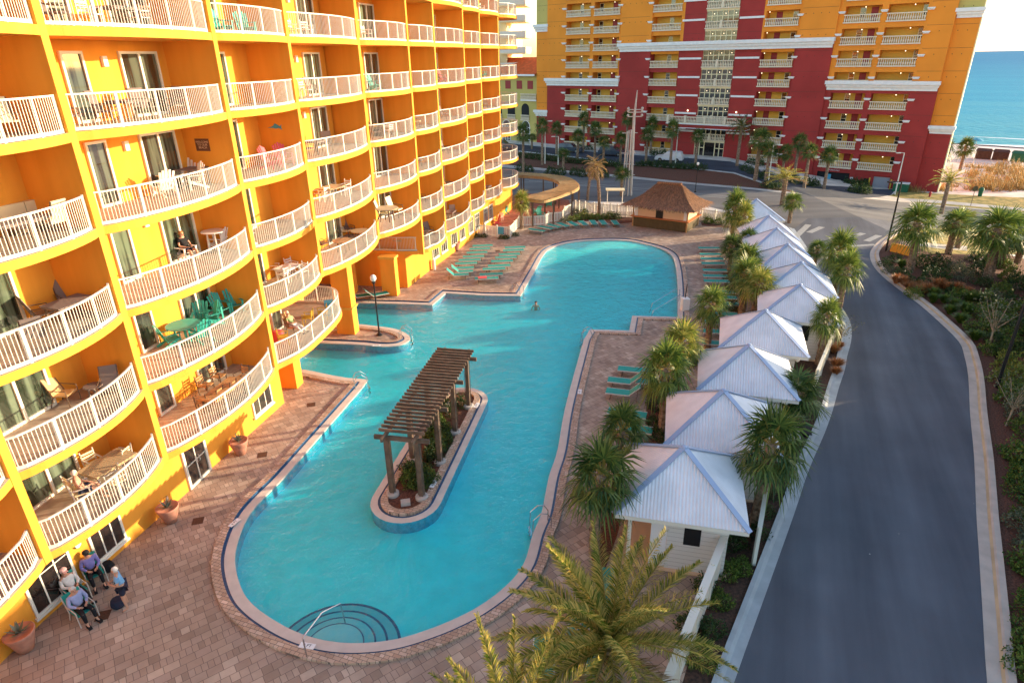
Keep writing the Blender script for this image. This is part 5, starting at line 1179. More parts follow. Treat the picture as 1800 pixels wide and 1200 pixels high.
# beds with mulch
for nm, pts in (('mulch_bed', ((897,421),(912,402),(960,398),(990,392),(1008,378),(1112,383),(1112,391),(1085,394),(1040,388),(990,392),(960,398),(930,409))), ('mulch_bed', ((1232,391),(1282,397),(1282,401),(1234,397))), ('mulch_bed', ((1138,690),(1168,688),(1166,782),(1132,780))), ('mulch_bed', ((1038,940),(1080,840),(1110,842),(1085,940),(1064,1000),(1040,985))), ('mulch_bed', ((1215,625),(1262,622),(1258,640),(1215,645))), ('mulch_bed', ((1270,480),(1290,478),(1300,560),(1285,570)))):
    tag(filled([GP(*pts)], 0.012).build(nm, 'mulch'), kind='structure')
# tiki hut
hut = root('tiki_hut', 'thatched bar hut with peach shutters and olive counter front at the far pool end', 'hut', (17, 66, 0))
ha = G(1112, 397); hb = G(1206, 409); hd_ = (hb-ha).normalized(); hn = Vector((-hd_.y, hd_.x, 0)); HL = (hb-ha).length; HDp = 3.6; hang = math.atan2(hd_.y, hd_.x)
def hp(a, b, z=0): v = ha+hd_*a+hn*b; return (v.x, v.y, z)
def hbox(m, a0, a1, b0, b1, z0, z1, mi=0): c = hp((a0+a1)/2, (b0+b1)/2, z0); m.cbox(c, (a1-a0, b1-b0, z1-z0), hang, mi)
m = MB(); hbox(m, 0, HL, 0, HDp, 0, 1.05); m.build('counter_base', 'hutbase', hut)
m = MB(); hbox(m, -0.25, HL+0.25, -0.25, HDp+.25, 1.052, 1.13); m.build('counter', 'counter', hut)
m = MB(); hbox(m, 0.12, HL-0.12, 0.12, HDp-.12, 1.13, 2.5); m.build('shutter', 'hutwall', hut)
m = MB(); hbox(m, HL*0.42, HL*0.55, 0.06, 0.115, 1.13, 2.45); hbox(m, HL*0.44, HL*0.53, 0.03, 0.058, 1.2, 2.3); m.build('menu_board', 'black', hut)
for f in (0.02, 0.93): m = MB(); hbox(m, HL*f, HL*f+0.33, 0.05, 0.115, 1.14, 2.45); m.build('price_board', 'signw', hut)
for a, b in ((0, 0), (HL, 0), (HL, HDp), (0, HDp)): m = MB(); c = hp(a, b, 0); m.tube([c, (c[0], c[1], 2.6)], 0.08, 8); m.build('post', 'teak', hut)
m = MB(); oh = 1.05; ez = 2.35; rz_ = 4.35; i0, i1 = HL*0.30, HL*0.74; E4 = [hp(-oh, -oh, ez), hp(HL+oh, -oh, ez), hp(HL+oh, HDp+oh, ez), hp(-oh, HDp+oh, ez)]; R2 = [hp(i0, HDp/2, rz_), hp(i1, HDp/2, rz_)]
def q4(m, a, b, c, d, n=7):   # slope with a slight sag
    a, b, c, d = map(Vector, (a, b, c, d)); rows = []
    for j in range(n+1):
        t = j/n; rows.append((a.lerp(d, t)-Vector((0, 0, .28*math.sin(PI*t))), b.lerp(c, t)-Vector((0, 0, .28*math.sin(PI*t)))))
    for j in range(n): m.add([rows[j][0], rows[j][1], rows[j+1][1], rows[j+1][0]], [(0, 1, 2, 3)])
q4(m, E4[0], E4[1], R2[1], R2[0]); q4(m, E4[1], E4[2], R2[1], R2[1]); q4(m, E4[2], E4[3], R2[0], R2[1]); q4(m, E4[3], E4[0], R2[0], R2[0]); rf = m.build('roof', 'thatch', hut)
m = MB(); rn = random.Random(3)
for (a, b, c, d, n) in ((E4[0], E4[1], R2[1], R2[0], 1500), (E4[1], E4[2], R2[1], R2[1], 800), (E4[2], E4[3], R2[0], R2[1], 500), (E4[3], E4[0], R2[0], R2[0], 500)):
    a, b, c, d = map(Vector, (a, b, c, d))
    for k in range(n):
        t = rn.random()**1.3; u = rn.random(); p = a.lerp(b, u).lerp(d.lerp(c, u), t)-Vector((0, 0, .28*math.sin(PI*t)-0.03)); dn_ = (a.lerp(b, u)-d.lerp(c, u)).normalized(); sd = (b-a).normalized()*0.035; L = rn.uniform(.25, .5)
        dn_ = (dn_+Vector((rn.gauss(0, .12), rn.gauss(0, .12), rn.gauss(0.02, .06)))); m.add([p-sd, p+sd, p+dn_*L+sd*.3, p+dn_*L-sd*.3], [(0, 1, 2, 3)])
m.build('thatch_strands', 'thatch_s', rf)
m = MB(); a, b = Vector(R2[0]), Vector(R2[1]); m.tube([a+Vector((0, 0, .0)), b+Vector((0, 0, .05))], 0.16, 7); m.build('ridge_roll', 'thatch', rf)
# curved pergola with slatted roof
pgz = 2.85; o_px = [(905,303),(940,305),(973,308),(1000,313),(1013,320),(1018,327),(1013,333),(996,340),(973,348),(952,353),(924,349)]; i_px = [(905,309),(930,310),(955,312),(972,316),(980,320),(983,324),(979,330),(969,334),(958,337),(944,341),(928,344)]
OC = catmull([tuple(G(x, y, pgz)[:2]) for x, y in o_px], 6); IC = catmull([tuple(G(x, y, pgz)[:2]) for x, y in i_px], 6)
pc = root('curved_pergola', 'curved tan slatted pergola on posts beyond the white fence at the far deck corner', 'pergola', (OC[0][0], OC[0][1], 0))
m = MB(); m.ring(OC, IC, pgz, pgz, 0, False); m.ring(OC, OC, pgz, pgz-.05, 0, False); m.ring(IC, IC, pgz-.05, pgz, 0, False); m.ring(IC, OC, pgz-.05, pgz-.05, 0, False)
for k in range(0, len(OC)):
    m.beam((*OC[k], pgz+.045), (*IC[k], pgz+.045), 0.10, 0.085)
    if k+1 < len(OC): a_, b_ = Vector(OC[k]).lerp(Vector(OC[k+1]), .5), Vector(IC[k]).lerp(Vector(IC[k+1]), .5); m.beam((*a_, pgz+.045), (*b_, pgz+.045), 0.10, 0.085)
m.build('roof_slats', 'cov_wood', pc)
for L in (OC, IC):
    m = MB()
    for a, b in zip(L, L[1:]): m.beam((*a, pgz-0.15), (*b, pgz-0.15), 0.10, 0.22)
    m.build('beam', 'cov_wood', pc)
for L in (OC, IC):
    for k in range(3, len(L), 9): m = MB(); m.cbox((*L[k], 0), (0.15, 0.15, pgz-0.26)); m.build('post', 'frame', pc)
# planter island and its pergola
ax = Vector((-2.75+4.45, 29.35-21.1)).normalized(); A0 = Vector((-4.45, 21.1)); A1 = Vector((-2.78, 29.25)); ap = Vector((ax.y, -ax.x))
def stad(r, n=14):
    o = []
    for k in range(n+1): t = PI*k/n; v = -ap*math.cos(t)-ax*math.sin(t); o.append(tuple(A0+v*r))
    for k in range(n+1): t = PI*k/n; v = ap*math.cos(t)+ax*math.sin(t); o.append(tuple(A1+v*r))
    return o
isl = root('planter_island', 'long stone edged planter island in the middle of the pool', 'planter', (A0.x, A0.y, 0))
s0, s1, s2, s3 = stad(1.46), stad(1.16), stad(1.04), stad(0.74)
m = MB(); m.ring(s0, s1, 0.02, 0.03); m.build('coping', 'coping', isl); m = MB(); m.ring(s0, s0, -1.3, 0.02); m.build('wall', 'waterline', isl)
m = MB(); m.ring(s1, s2, -0.01, -0.01); m.ring(s1, s1, 0.03, -0.01); m.build('gutter', 'gutter', isl)
m = MB(); m.ring(s2, s2, -0.01, 0.13); m.ring(s2, s3, 0.13, 0.13); m.ring(s3, s3, 0.13, -0.03); m.build('brick_edge', 'coping_brick', isl)
m = MB(); m.sheet(s3, 0.05); m.build('soil', 'mulch', isl)
m = MB(); c = A0-ax*0.15-ap*0.05; m.cbox((c.x+.1, c.y-.2, 0.05), (0.38, 0.28, 0.16), 0.2); tag(m.build('junction_box', 'concrete'), 'small pale concrete box at the near end of the planter island', 'box')
pr_ = root('pergola', 'dark brown wooden pergola with many slats over the planter island', 'pergola', (A0.x, A0.y, 0))
PH = 2.75; Lp = 7.75
def pp(s, t, z): v = A0+ax*(s+0.15)+ap*t; return (v.x, v.y, z)
pang = math.atan2(ax.y, ax.x)
for k in range(4):
    for t in (-0.64, 0.62):
        m = MB(); p = pp(k*2.5, t, 0); m.cbox((p[0], p[1], 0.0), (0.17, 0.17, PH), pang); m.cbox((p[0], p[1], 0.95), (0.20, 0.20, 0.05), pang)
        for sx in (-1, 1): m.tube([(p[0]+0.14*ap.x*sx, p[1]+0.14*ap.y*sx, 0.1), (p[0]+0.14*ap.x*sx, p[1]+0.14*ap.y*sx, PH)], 0.018, 4)
        po = m.build('post', 'wood', pr_); m = MB(); m.lathe([(0.27, 0), (0.27, 0.12), (0.22, 0.15)], 12, (p[0], p[1], 0.05)); m.build('footing', 'concrete', po)
    m = MB(); m.beam(pp(k*2.5, -1.15, PH+0.09), pp(k*2.5, 1.15, PH+0.09), 0.10, 0.18); m.build('cross_beam', 'wood', pr_)
for t in (-0.64, 0.62): m = MB(); m.beam(pp(-0.5, t, PH+0.26), pp(Lp+.35, t, PH+0.26), 0.09, 0.155); m.build('beam', 'wood', pr_)
for k in range(27): m = MB(); s = 0.05+k*(Lp-0.05)/26; m.beam(pp(s, -0.95, PH+0.40), pp(s, 0.95, PH+0.40), 0.07, 0.12); m.build('slat', 'wood', pr_)
rn = random.Random(12)
for k in range(26):
    s = 0.6+rn.random()*7.2; t = rn.uniform(-.5, .5); p = pp(s, t, 0.05); SH['d' if k % 3 else 'g'].put(p, rn.uniform(0, 6), 'dark leafy shrub on the pool island under the pergola, %s along from its near end' % 'x', 'shrubs on the pool island', (.62, .62, .75))
isl_sh = sorted([o for o in bpy.data.objects if o.get('group') == 'shrubs on the pool island'], key=lambda o: o.location.y)
for k, o in enumerate(isl_sh): o['label'] = 'leafy shrub under the dark pergola, %s from the near island end' % (ORD[k] if k < 25 else 'last')
# ladders and handrails
def rail_thing(paths, label, name='pool_handrail', r_=0.025, cat='handrail'):
    c = Vector(paths[0][0]); r = root(name, label, cat, (c.x, c.y, 0))
    for p in paths: m = MB(); m.tube(p, r_, 8); m.build('rail', 'steel', r)
    return r
a = G(540, 1157); b = G(538, 1135, .9); c = G(568, 1075, 0.95); e = G(601, 1061, 0.6); f_ = G(603, 1080, -.5)
rail_thing([[a, (a.x, a.y, .85), (a.x+.05, a.y+.08, .92), G(566, 1076, .9), G(598, 1060, 0.62), (G(598,1060,.62).x+.08, G(598,1060,.62).y+.02, -0.7)]], 'stainless handrail running down the round steps at the near pool end')
def ladder(px, py, dx, dy, label):
    p = G(px, py); v = Vector((dx, dy, 0)).normalized(); w = Vector((-v.y, v.x, 0)); r = root('pool_ladder', label, 'ladder', tuple(p))
    for s in (-.25, .25):
        q = p+w*s; m = MB(); m.tube([q-v*.45, q-v*.45+Vector((0, 0, .5)), q-v*.3+Vector((0, 0, .75)), q-v*.05+Vector((0, 0, .8)), q+v*.25+Vector((0, 0, .55)), q+v*.32+Vector((0, 0, -.9))], 0.022, 7); m.build('rail', 'steel', r)
    for z in (-.15, -.4, -.65): m = MB(); m.beam(p+v*.31-w*.25+Vector((0, 0, z)), p+v*.31+w*.25+Vector((0, 0, z)), 0.10, 0.03); m.build('step', 'steel', r)
ladder(638, 678, .9, .35, 'steel pool ladder at the left deck corner nearest the pergola'); ladder(716, 594, 1, -.1, 'steel pool ladder at the rounded tip of the lamp peninsula'); ladder(946, 925, -1, -.2, 'steel pool ladder on the right edge near the big palm'); ladder(1030, 597, -.9, .3, 'steel ladder rails on the inner corner of the right deck'); ladder(912, 515, .7, -.5, 'steel ladder rails on the left edge by the lounger rows')
a = G(1198, 540); rail_thing([[a, (a.x, a.y, .85), (a.x-.2, a.y, .95), (a.x-2.2, a.y-.9, .15), (a.x-2.4, a.y-1.0, -.5)], [(a.x+.1, a.y+1.2, 0), (a.x+.1, a.y+1.2, .9), (a.x-.2, a.y+1.2, .95), (a.x-2.0, a.y+.4, .2), (a.x-2.2, a.y+.3, -.5)]], 'long steel stair rail entering the water at the right pool corner')
# round steps in the water at the near end
cs = G(588, 1124)
for r_, z_ in ((2.05, -.42), (1.65, -.33), (1.28, -.24), (0.92, -.14)):
    pts = []
    for k in range(25):
        t = PI*k/24; pts.append((cs.x+r_*math.cos(t), cs.y+r_*math.sin(t)*0.95-.1))
    m = MB(); m.prism(pts, -1.3, z_); tag(m.build('pool_step', 'step'), kind='structure')
    m = MB(); m.ring(pts, [(cs.x+(x-cs.x)*0.955, cs.y-.1+(y-cs.y+.1)*0.955) for x, y in pts], z_+.004, z_+.004, 0, False); tag(m.build('step_edge', 'gutter'), kind='structure')
# depth marks
for k, (x, y) in enumerate(((1019, 688), (540, 1134), (662, 607), (762, 850), (838, 712), (412, 918))):
    z = 0.094 if k not in (3, 4) else 0.134; q = G(x, y, z); m = MB(); ang = [1.4, -.2, 0, 1.3, 1.3, 1.2][k]; m.cbox((q.x, q.y, z), (0.5, 0.2, 0.004), ang); o = m.build('depth_mark', 'signw'); tag(o, 'white depth mark tile ' + ['on the right pool edge beside the raised loungers', 'at the foot of the near handrail', 'on the lamp peninsula edge', 'on the near right side of the planter island', 'on the far right side of the planter island', 'on the left edge of the near pool curve'][k], 'depth mark')
    text_mesh('4 FT', 0.15, 'lettering', 'black', None, (q.x, q.y, z+0.006), (0, 0, ang), 0.001); t = bpy.data.objects['lettering'] if 'lettering' in bpy.data.objects else None
    t = [ob for ob in bpy.data.objects if ob.name.startswith('lettering') and ob.parent is None][-1]; t.parent = o
# lamp posts
def lamp_post():
    r = root('lamp_post', None, 'lamp post'); m = MB(); m.lathe([(0.2, 0), (0.2, 0.06), (0.09, 0.16), (0.055, 0.3), (0.045, 3.55)], 10); m.build('pole', 'black', r, local=True)
    m = MB(); m.lathe([(0.06, 3.55), (0.13, 3.65), (0.10, 3.72)], 10); m.build('collar', 'black', r, local=True); m = MB(); m.sphere((0, 0, 3.93), 0.2, 8, sz=1.15); m.build('globe', 'globe', r, local=True, smooth=True); return r
KL = Kind(lamp_post); KL.put(tuple(G(667, 589)), 0, 'black lamp post with frosted acorn globe on the deck peninsula')
KL.put(tuple(GT(1222, 338)), 0, 'pale globe lamp post behind the thatched hut roof', None, (.9, .9, .92))
def street_lamp(h, arm, mt):
    def f():
        r = root('street_lamp', None, 'street lamp'); m = MB(); m.tube([(0, 0, 0), (0, 0, h)], [.09, .06], 8); m.build('pole', mt, r, local=True)
        m = MB(); m.tube([(0, 0, h-.05), (-arm, 0, h+.02)], .035, 6); m.build('arm', mt, r, local=True); m = MB(); m.cbox((-arm-.25, 0, h-.06), (0.6, 0.28, 0.12)); m.build('lamp_head', mt, r, local=True); return r
    return f
KB = Kind(street_lamp(6.15, .7, 'black')); B = GT(1557, 441); KB.put(tuple(B), 0.1, 'tall black street lamp at the mouth of the lane'); B = G(1752, 681); KB.put(tuple(B), PI, 'tall black street lamp among shrubs at the right edge')
KW_ = Kind(street_lamp(5.6, .6, 'white'))
for (x, y, t, rz, lab) in ((1573,342,268,0,'tall white street lamp in front of the tower garage'), (1350,323,255,PI,'white street lamp left of the golden date palm'), (1187,287,226,PI,'white street lamp beside the parked white car'), (958,288,213,PI,'white street lamp farthest left before the tower'), (981,290,240,0,'white street lamp in the left hedge line')):
    B = GT(x, y); KW_.put(tuple(B), rz, lab, None, (1, 1, (HZ(x+4, t, B)-B.z)/5.6))
# pole cluster
B = GT(1103, 344); r = root('pole_cluster', 'cluster of tall pale poles with crossbars and insulators beside the highway', 'poles', tuple(B))
for k, (dx, dy, h) in enumerate(((-.75, 0, 7.9), (-.35, .2, 8.0), (.0, -.1, 8.1), (.45, .1, 9.8))): m = MB(); m.tube([(B.x+dx, B.y+dy, 0), (B.x+dx*.6, B.y+dy, h)], .10 if k < 3 else .17, 8); m.build('pole', 'concrete', r)
for z in (2.6, 5.3, 7.7): m = MB(); m.beam((B.x-1.1, B.y, z), (B.x+.8, B.y, z), .08, .08); m.build('crossbar', 'concrete', r)
m = MB(); m.tube([(B.x+.27, B.y, 9.7), (B.x+.45, B.y, 12.6)], [.17, .05], 7)
for z in (9.6, 10.1, 10.4): m.beam((B.x-.5, B.y, z), (B.x+1.2, B.y, z), .1, .1); m.sphere((B.x-.5, B.y, z+.15), .17, 5); m.sphere((B.x+1.2, B.y, z+.15), .17, 5)
m.build('insulator_head', 'concrete', r)
# pots with agave
def pot():
    r = root('plant_pot', None, 'plant pot'); m = MB(); m.lathe([(0.22, 0), (0.30, 0.3), (0.40, 0.62), (0.43, 0.72), (0.40, 0.74), (0.36, 0.70)], 18); m.build('pot', 'terracotta', r, local=True, smooth=True)
    m = MB(); m.lathe([(0.37, 0.64), (0.36, 0.67)], 14); m.build('soil', 'mulch_dark', r, local=True); m = MB()
    for k in range(11):
        a = k*2.4; e = 0.35+0.9*(k/11); d = Vector((math.cos(a)*math.sin(e), math.sin(a)*math.sin(e), math.cos(e))); s = Vector((-math.sin(a), math.cos(a), 0))*0.05; p = Vector((0, 0, .67)); L = .42
        m.add([p-s*.6, p+s*.6, p+d*L*.5+s, p+d*L*.5-s, p+d*L], [(0, 1, 2, 3), (3, 2, 4)])
    m.build('agave', 'agave', r, local=True); return r
KP = Kind(pot)
KP.put(tuple(G(424, 797)), 0, 'terracotta pot with agave between french door and corner window'); KP.put(tuple(G(301, 916)), 1, 'terracotta pot with agave left of the french door'); KP.put(tuple(G(46, 1140)), 2, 'terracotta pot with agave at the bottom left corner'); KP.put(tuple(G(801, 441)), 2, 'big tan pot by the wall near the lounger rows', None, 1.1)
m = MB(); q = G(763, 474); m.lathe([(0.16, 0), (0.16, .75), (.18, .76), (.12, .92)], 12, tuple(q)); tag(m.build('bollard', 'white'), 'short white post with dark cap beside the yellow wall at the lounger rows', 'post')
for (x, y, lab) in ((181, 1081, 'by the seated group'), (348, 915, 'beside the second pot'), (461, 799, 'right of the third pot'), (547, 711, 'near the corner window'), (875, 441, 'between the lounger rows'), (862, 473, 'by the near loungers')):
    q = G(x, y, .006); m = MB(); m.cbox((q.x, q.y, .006), (.42, .42, .006), .25); tag(m.build('drain_cover', 'drain'), 'square rusty drain cover in the pavers '+lab, 'drain cover')
# storm drain inlet on the lane
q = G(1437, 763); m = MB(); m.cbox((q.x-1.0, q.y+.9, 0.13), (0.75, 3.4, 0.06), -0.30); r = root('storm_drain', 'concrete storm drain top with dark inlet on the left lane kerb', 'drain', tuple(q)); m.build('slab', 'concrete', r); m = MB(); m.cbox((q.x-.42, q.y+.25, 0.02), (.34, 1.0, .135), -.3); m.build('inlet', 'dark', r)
# loungers
def lounger(raised):
    def f():
        r = root('sun_lounger', None, 'sun lounger'); z = .36; m = MB()
        if raised: m.box(-.25, .97, -.30, .30, z, z+.03)
        else: m.box(-.93, .97, -.30, .30, z, z+.03)
        m.build('sling', 'teal', r, local=True)
        if raised:
            m = MB(); m.beam((-.25, 0, z+.02), (-.80, 0, z+.55), .60, .03); m.build('backrest', 'teal', r, local=True)
        m = MB()
        for s in (-.32, .32):
            m.beam((-.93 if not raised else -.3, s, z+.01), (.98, s, z+.01), .035, .05)
            if raised: m.beam((-.25, s, z+.03), (-.82, s, z+.57), .035, .04)
        m.build('frame', 'whiteframe', r, local=True)
        for x in (-.62, .68):
            m = MB()
            for s in (-.31, .31): m.tube([(x, s, z), (x+.05*(1 if x > 0 else -1), s, 0.0)], .016, 5)
            m.beam((x, -.31, .12), (x, .31, .12), .02, .02); m.build('leg', 'frame', r, local=True)
        return r
    return f
LF, LR = Kind(lounger(False)), Kind(lounger(True))
n_ = 0
for (x, y, k) in ((1247,436,0),(1250,447,0),(1252,455,0),(1254,463,0),(1257,475,0),(1258,485,0),(1260,494,0),(1270,513,0),(1272,523,0),(1275,534,0),(1272,552,0),(1266,566,0),(1264,583,0),(1263,603,0),(1117,650,0),(1100,670,1),(1098,690,1),(1150,672,0),(1103,726,0),(1112,752,0)):
    q = G(x, y, .36); n_ += 1; (LR if k else LF).put((q.x, q.y, 0), math.radians(-4-max(0, y-440)*0.05)+PI, ('raised' if k else 'flat')+' turquoise lounger on the right deck, %s counting from the street end' % ORD[n_-1], 'loungers on the right deck')
for j, (x, y) in enumerate(((848,432),(843,437.5),(838,444),(832,451),(825,457),(819,463),(813,471),(811,477),(803,483))):
    q = G(x, y, .36); (LR if j > 6 else LF).put((q.x, q.y, 0), math.radians(4), 'turquoise lounger in the row nearer the yellow building, %s from the far end' % ORD[j], 'loungers by the yellow building')
for j, (x, y) in enumerate(((905,435),(902,440),(895,447),(889,452.5),(882,459),(877,467),(868,472.5),(863,482),(855,489))):
    q = G(x, y, .36); LF.put((q.x, q.y, 0), math.radians(4), 'turquoise lounger in the row nearer the water, %s from the far end' % ORD[j], 'loungers by the yellow building')
q = G(848, 488, .40); m = MB(); m.cbox((q.x, q.y, .395), (.7, .5, .05), .1); tag(m.build('beach_towel', 'pinkp'), 'red and orange towel lying on the lounger nearest the pool edge', 'towel')
for j, (x, y) in enumerate(((942.7,404.5),(958.7,400),(973,397),(988.7,394.7),(1006.7,393),(1025,392),(1043,391),(1060,391),(1081,391))):
    q = G(x, y, .36); LF.put((q.x, q.y, 0), math.radians(-35-52*min(1, j/6)), 'turquoise lounger in the curved back row, %s from the left' % ORD[j], 'loungers in the curved back row')
for j, (x, y, a, k, lab) in enumerate(((1062,1035,80,0,'directly above the foreground palm'),(1050,1080,60,0,'half hidden by the foreground palm fronds'),(1012,1128,75,1,'left of the foreground palm trunk'),(955,1168,85,1,'near the bottom left of the foreground palms'),(1050,1175,80,0,'just left of the foreground palm trunk at the bottom'))):
    q = G(x, y, .36); (LR if k else LF).put((q.x, q.y, 0), math.radians(a), 'turquoise lounger '+lab, 'loungers under the foreground palms')
for (x, y, a) in ((660, 518, 30), (632, 520, 20)): q = G(x, y, .36); LR.put((q.x, q.y, 0), math.radians(a), 'dark green shaded lounger under the passage, %s of two' % ('right' if x > 640 else 'left'), 'loungers under the passage')
# hand-lift seat by the right corner
q = G(1203, 545); r = root('pool_lift', 'white pool lift cabinet with black mast at the right pool corner', 'pool lift', tuple(q)); m = MB(); m.cbox((q.x, q.y, 0), (.5, .5, .9), .1); m.build('cabinet', 'whitep', r); m = MB(); m.tube([(q.x, q.y+.1, .9), (q.x+.05, q.y+.1, 1.9)], .03, 6); m.build('mast', 'black', r)
# vehicles and street things
def car(col, L=4.6, suv=True):
    def f():
        r = root('parked_car', None, 'car'); m = MB(); w = .9; prof = [(-L/2, .35), (-L/2, .95), (-L/2+.15, 1.0), (-L/2+.3, 1.55), (-L/2+.6, 1.68), (.35, 1.66), (1.05, 1.05), (L/2-.15, .92), (L/2, .7), (L/2, .35)]
        m.add([(x, -w+(.12 if z > 1.1 else 0), z) for x, z in prof]+[(x, w-(.12 if z > 1.1 else 0), z) for x, z in prof], [list(range(10))[::-1], [10+i for i in range(10)]]+[[i, (i+1) % 10, 10+(i+1) % 10, 10+i] for i in range(10)]); m.build('body', col, r, local=True)
        m = MB()
        for s in (-1, 1): m.add([(x, s*(w-.10), z) for x, z in ((-1.85, 1.08), (-1.75, 1.55), (.3, 1.55), (.85, 1.08))], [(0, 1, 2, 3)])
        m.add([(.42, -.7, 1.62), (.42, .7, 1.62), (1.02, .74, 1.10), (1.02, -.74, 1.10)], [(0, 1, 2, 3)]); m.build('window', 'gl_dark', r, local=True)
        for x in (-1.4, 1.4):
            for s in (-1, 1):
                m = MB(); m.tube([(x, s*.72, .34), (x, s*.93, .34)], .34, 14); o = m.build('wheel', 'tyre', r, local=True); m = MB(); m.tube([(x, s*.93, .34), (x, s*.945, .34)], .2, 10); m.build('rim', 'steel', o, local=True)
        return r
    return f
B = GT(1176, 284); d_ = GT(1198, 285)-GT(1152, 283); KC = Kind(car('carw')); KC.put(tuple(B), math.atan2(d_.y, d_.x)+PI, 'white car parked in front of the tower entrance'); 
K2 = Kind(car('carb'))
for (x, y, lab) in ((883, 262, 'dark car parked behind the hedges at far left'), (1002, 268, 'dark car in the lane left of the pole cluster'), (1075, 274, 'dark car in the lane near the pole cluster')):
    B = GT(x, y); K2.put(tuple(B), math.atan2(d_.y, d_.x), lab)
B = GT(1476, 320); B = W(65.3, -2.0, -2.8)
m = MB(); m.cbox(tuple(B), (.15, .15, .95)); r = root('barrier_gate', 'garage barrier arm on posts in front of the dark entrance', 'barrier', tuple(B)); m.build('post', 'yellowp', r); m = MB(); p, q = W(61.5, -2.0, -1.9), W(67.2, -2.0, -1.9); m.beam(p, q, .1, .1); m.build('arm', 'concrete', r)
q = W(62.7, -3.2, -2.8); m = MB(); m.cbox(tuple(q), (1.0, .08, 1.3), RBA); o = m.build('street_sign', 'signr'); tag(o, 'red lettered sign panel in the hedge before the garage entrance', 'sign')
q = W(65.2, -1.5, -2.0); m = MB(); m.cbox(tuple(q), (.7, .06, .85), RBA); tag(m.build('entrance_sign', 'signb'), 'small pale blue sign inside the garage entrance', 'sign')
q = W(68.3, -.12, -1.9); m = MB(); m.cbox((q.x, q.y, -1.9), (.42, .04, .35), RBA); tag(m.build('wall_sign', 'signw'), 'small white sign on the red pier beside the garage entrance', 'sign')
for u in (70.95, 73.9): q = W(u, -.8, -2.8); m = MB(); m.tube([q, q+Vector((0, 0, 1.5))], .1, 8); tag(m.build('bollard', 'yellowp'), 'yellow bollard %s of the grey roller door' % ('left' if u < 72 else 'right'), 'bollard')
q = W(69.3, -1.6, -2.8); m = MB(); m.cbox(tuple(q), (3.2, 2.2, .18), RBA); tag(m.build('yellow_kerb', 'yellowp'), kind='structure')
q = W(69.3, -1.5, -2.7)
for k, dx in enumerate((-.9, .1, 1.0)): SH['d'].put((q.x+dx*.79, q.y-dx*.62, -2.7), k, 'dark clipped shrub on the yellow kerbed island, %s from left' % ORD[k], 'clipped island shrubs', 1.5)
q = W(75.4, -1.3, -2.8); r = root('waste_container', 'green waste container with white lid rail at the tower corner', 'container', tuple(q)); m = MB(); m.cbox(tuple(q), (2.0, 1.3, 1.15), RBA); m.build('bin', 'green_bin', r); m = MB(); m.cbox((q.x, q.y, -1.64), (2.1, 1.35, .1), RBA); m.build('lid', 'trim', r)
# street bits on the right: signs, bin, hydrant
B = GT(1706, 362); r = root('stop_sign', 'dark backed octagonal sign on a post at the right street corner', 'sign', tuple(B)); m = MB(); m.tube([B, B+Vector((0, 0, 2.6))], .035, 6); m.build('post', 'frame', r); m = MB(); m.tube([B+Vector((0, -.04, 2.3)), B+Vector((0, 0, 2.3))], .38, 8); m.build('plate', 'hutbase', r)
B = GT(1722, 345); r = root('waste_bin', 'small green bin with lid on the sand right of the sign post', 'bin', tuple(B)); m = MB(); m.lathe([(.25, 0), (.3, .9)], 10, tuple(B)); m.build('bin', 'green_bin', r); m = MB(); m.lathe([(.38, .9), (.3, 1.15), (.05, 1.3)], 10, tuple(B)); m.build('lid', 'green_bin', r)
B = GT(1634, 346); m = MB(); m.lathe([(.14, 0), (.14, .5), (.19, .52), (.12, .72), (.04, .78)], 10, tuple(B)); m.cbox((B.x, B.y, B.z+.38), (.42, .13, .13)); tag(m.build('fire_hydrant', 'signr'), 'small red fire hydrant on the grass before the tower corner', 'hydrant')
# beach wagons / stacked chair boxes on the sand
for k, (x, y, mt, lab) in enumerate(((1727,279,'brown_box','brown covered stack of beach chairs on the sand, left of three'),(1757,281,'brown_box','mottled brown stack of beach gear on the sand, middle of three'),(1790,284,'green_bin','green covered stack of beach gear on the sand, right of three'))):
    B = G(x, y, -2.8); r = root('covered_stack', lab, 'covered stack', tuple(B), -0.65); m = MB(); m.prism([(-1.25, -.8), (1.25, -.8), (1.25, .8), (-1.25, .8)], 0, 1.5); m.build('box', mt, r, local=True); m = MB()
    m.add([(-1.35, -.9, 1.5), (1.35, -.9, 1.5), (1.35, .9, 1.5), (-1.35, .9, 1.5), (-1.1, 0, 1.95), (1.1, 0, 1.9)], [(0, 1, 5, 4), (1, 2, 5), (2, 3, 4, 5), (3, 0, 4)]); m.build('tarp', mt, r, local=True)
# yellow sign wall at the lane mouth
B = GT(1573, 443); B2 = GT(1597, 449); r = root('entry_sign_wall', 'low yellow wall with pale sign slab at the mouth of the lane', 'sign wall', tuple(B)); d = (B2-B).normalized(); m = MB(); m.cbox(((B.x+B2.x)/2, (B.y+B2.y)/2, 0), (2.0, .35, .75), math.atan2(d.y, d.x)); m.build('wall', 'stucco', r)
B3 = GT(1589, 436); m = MB(); m.cbox((B3.x, B3.y, 0), (.75, .18, 1.5), math.atan2(d.y, d.x)+.3); m.build('slab', 'whitep', r)
# pale canopy roof behind the fence, left of the hut
B = G(1080, 362); r = root('signboard_roof', 'small pale canopy top behind the white fence left of the hut', 'canopy', tuple(B)); m = MB(); z = 1.9; m.cbox((B.x, B.y, z), (2.2, 1.2, .12), -.1); m.build('canopy', 'cream', r)
for dx in (-.9, .9): m = MB(); m.tube([(B.x+dx, B.y, 0), (B.x+dx, B.y, z)], .05, 6); m.build('post', 'whiteframe', r)

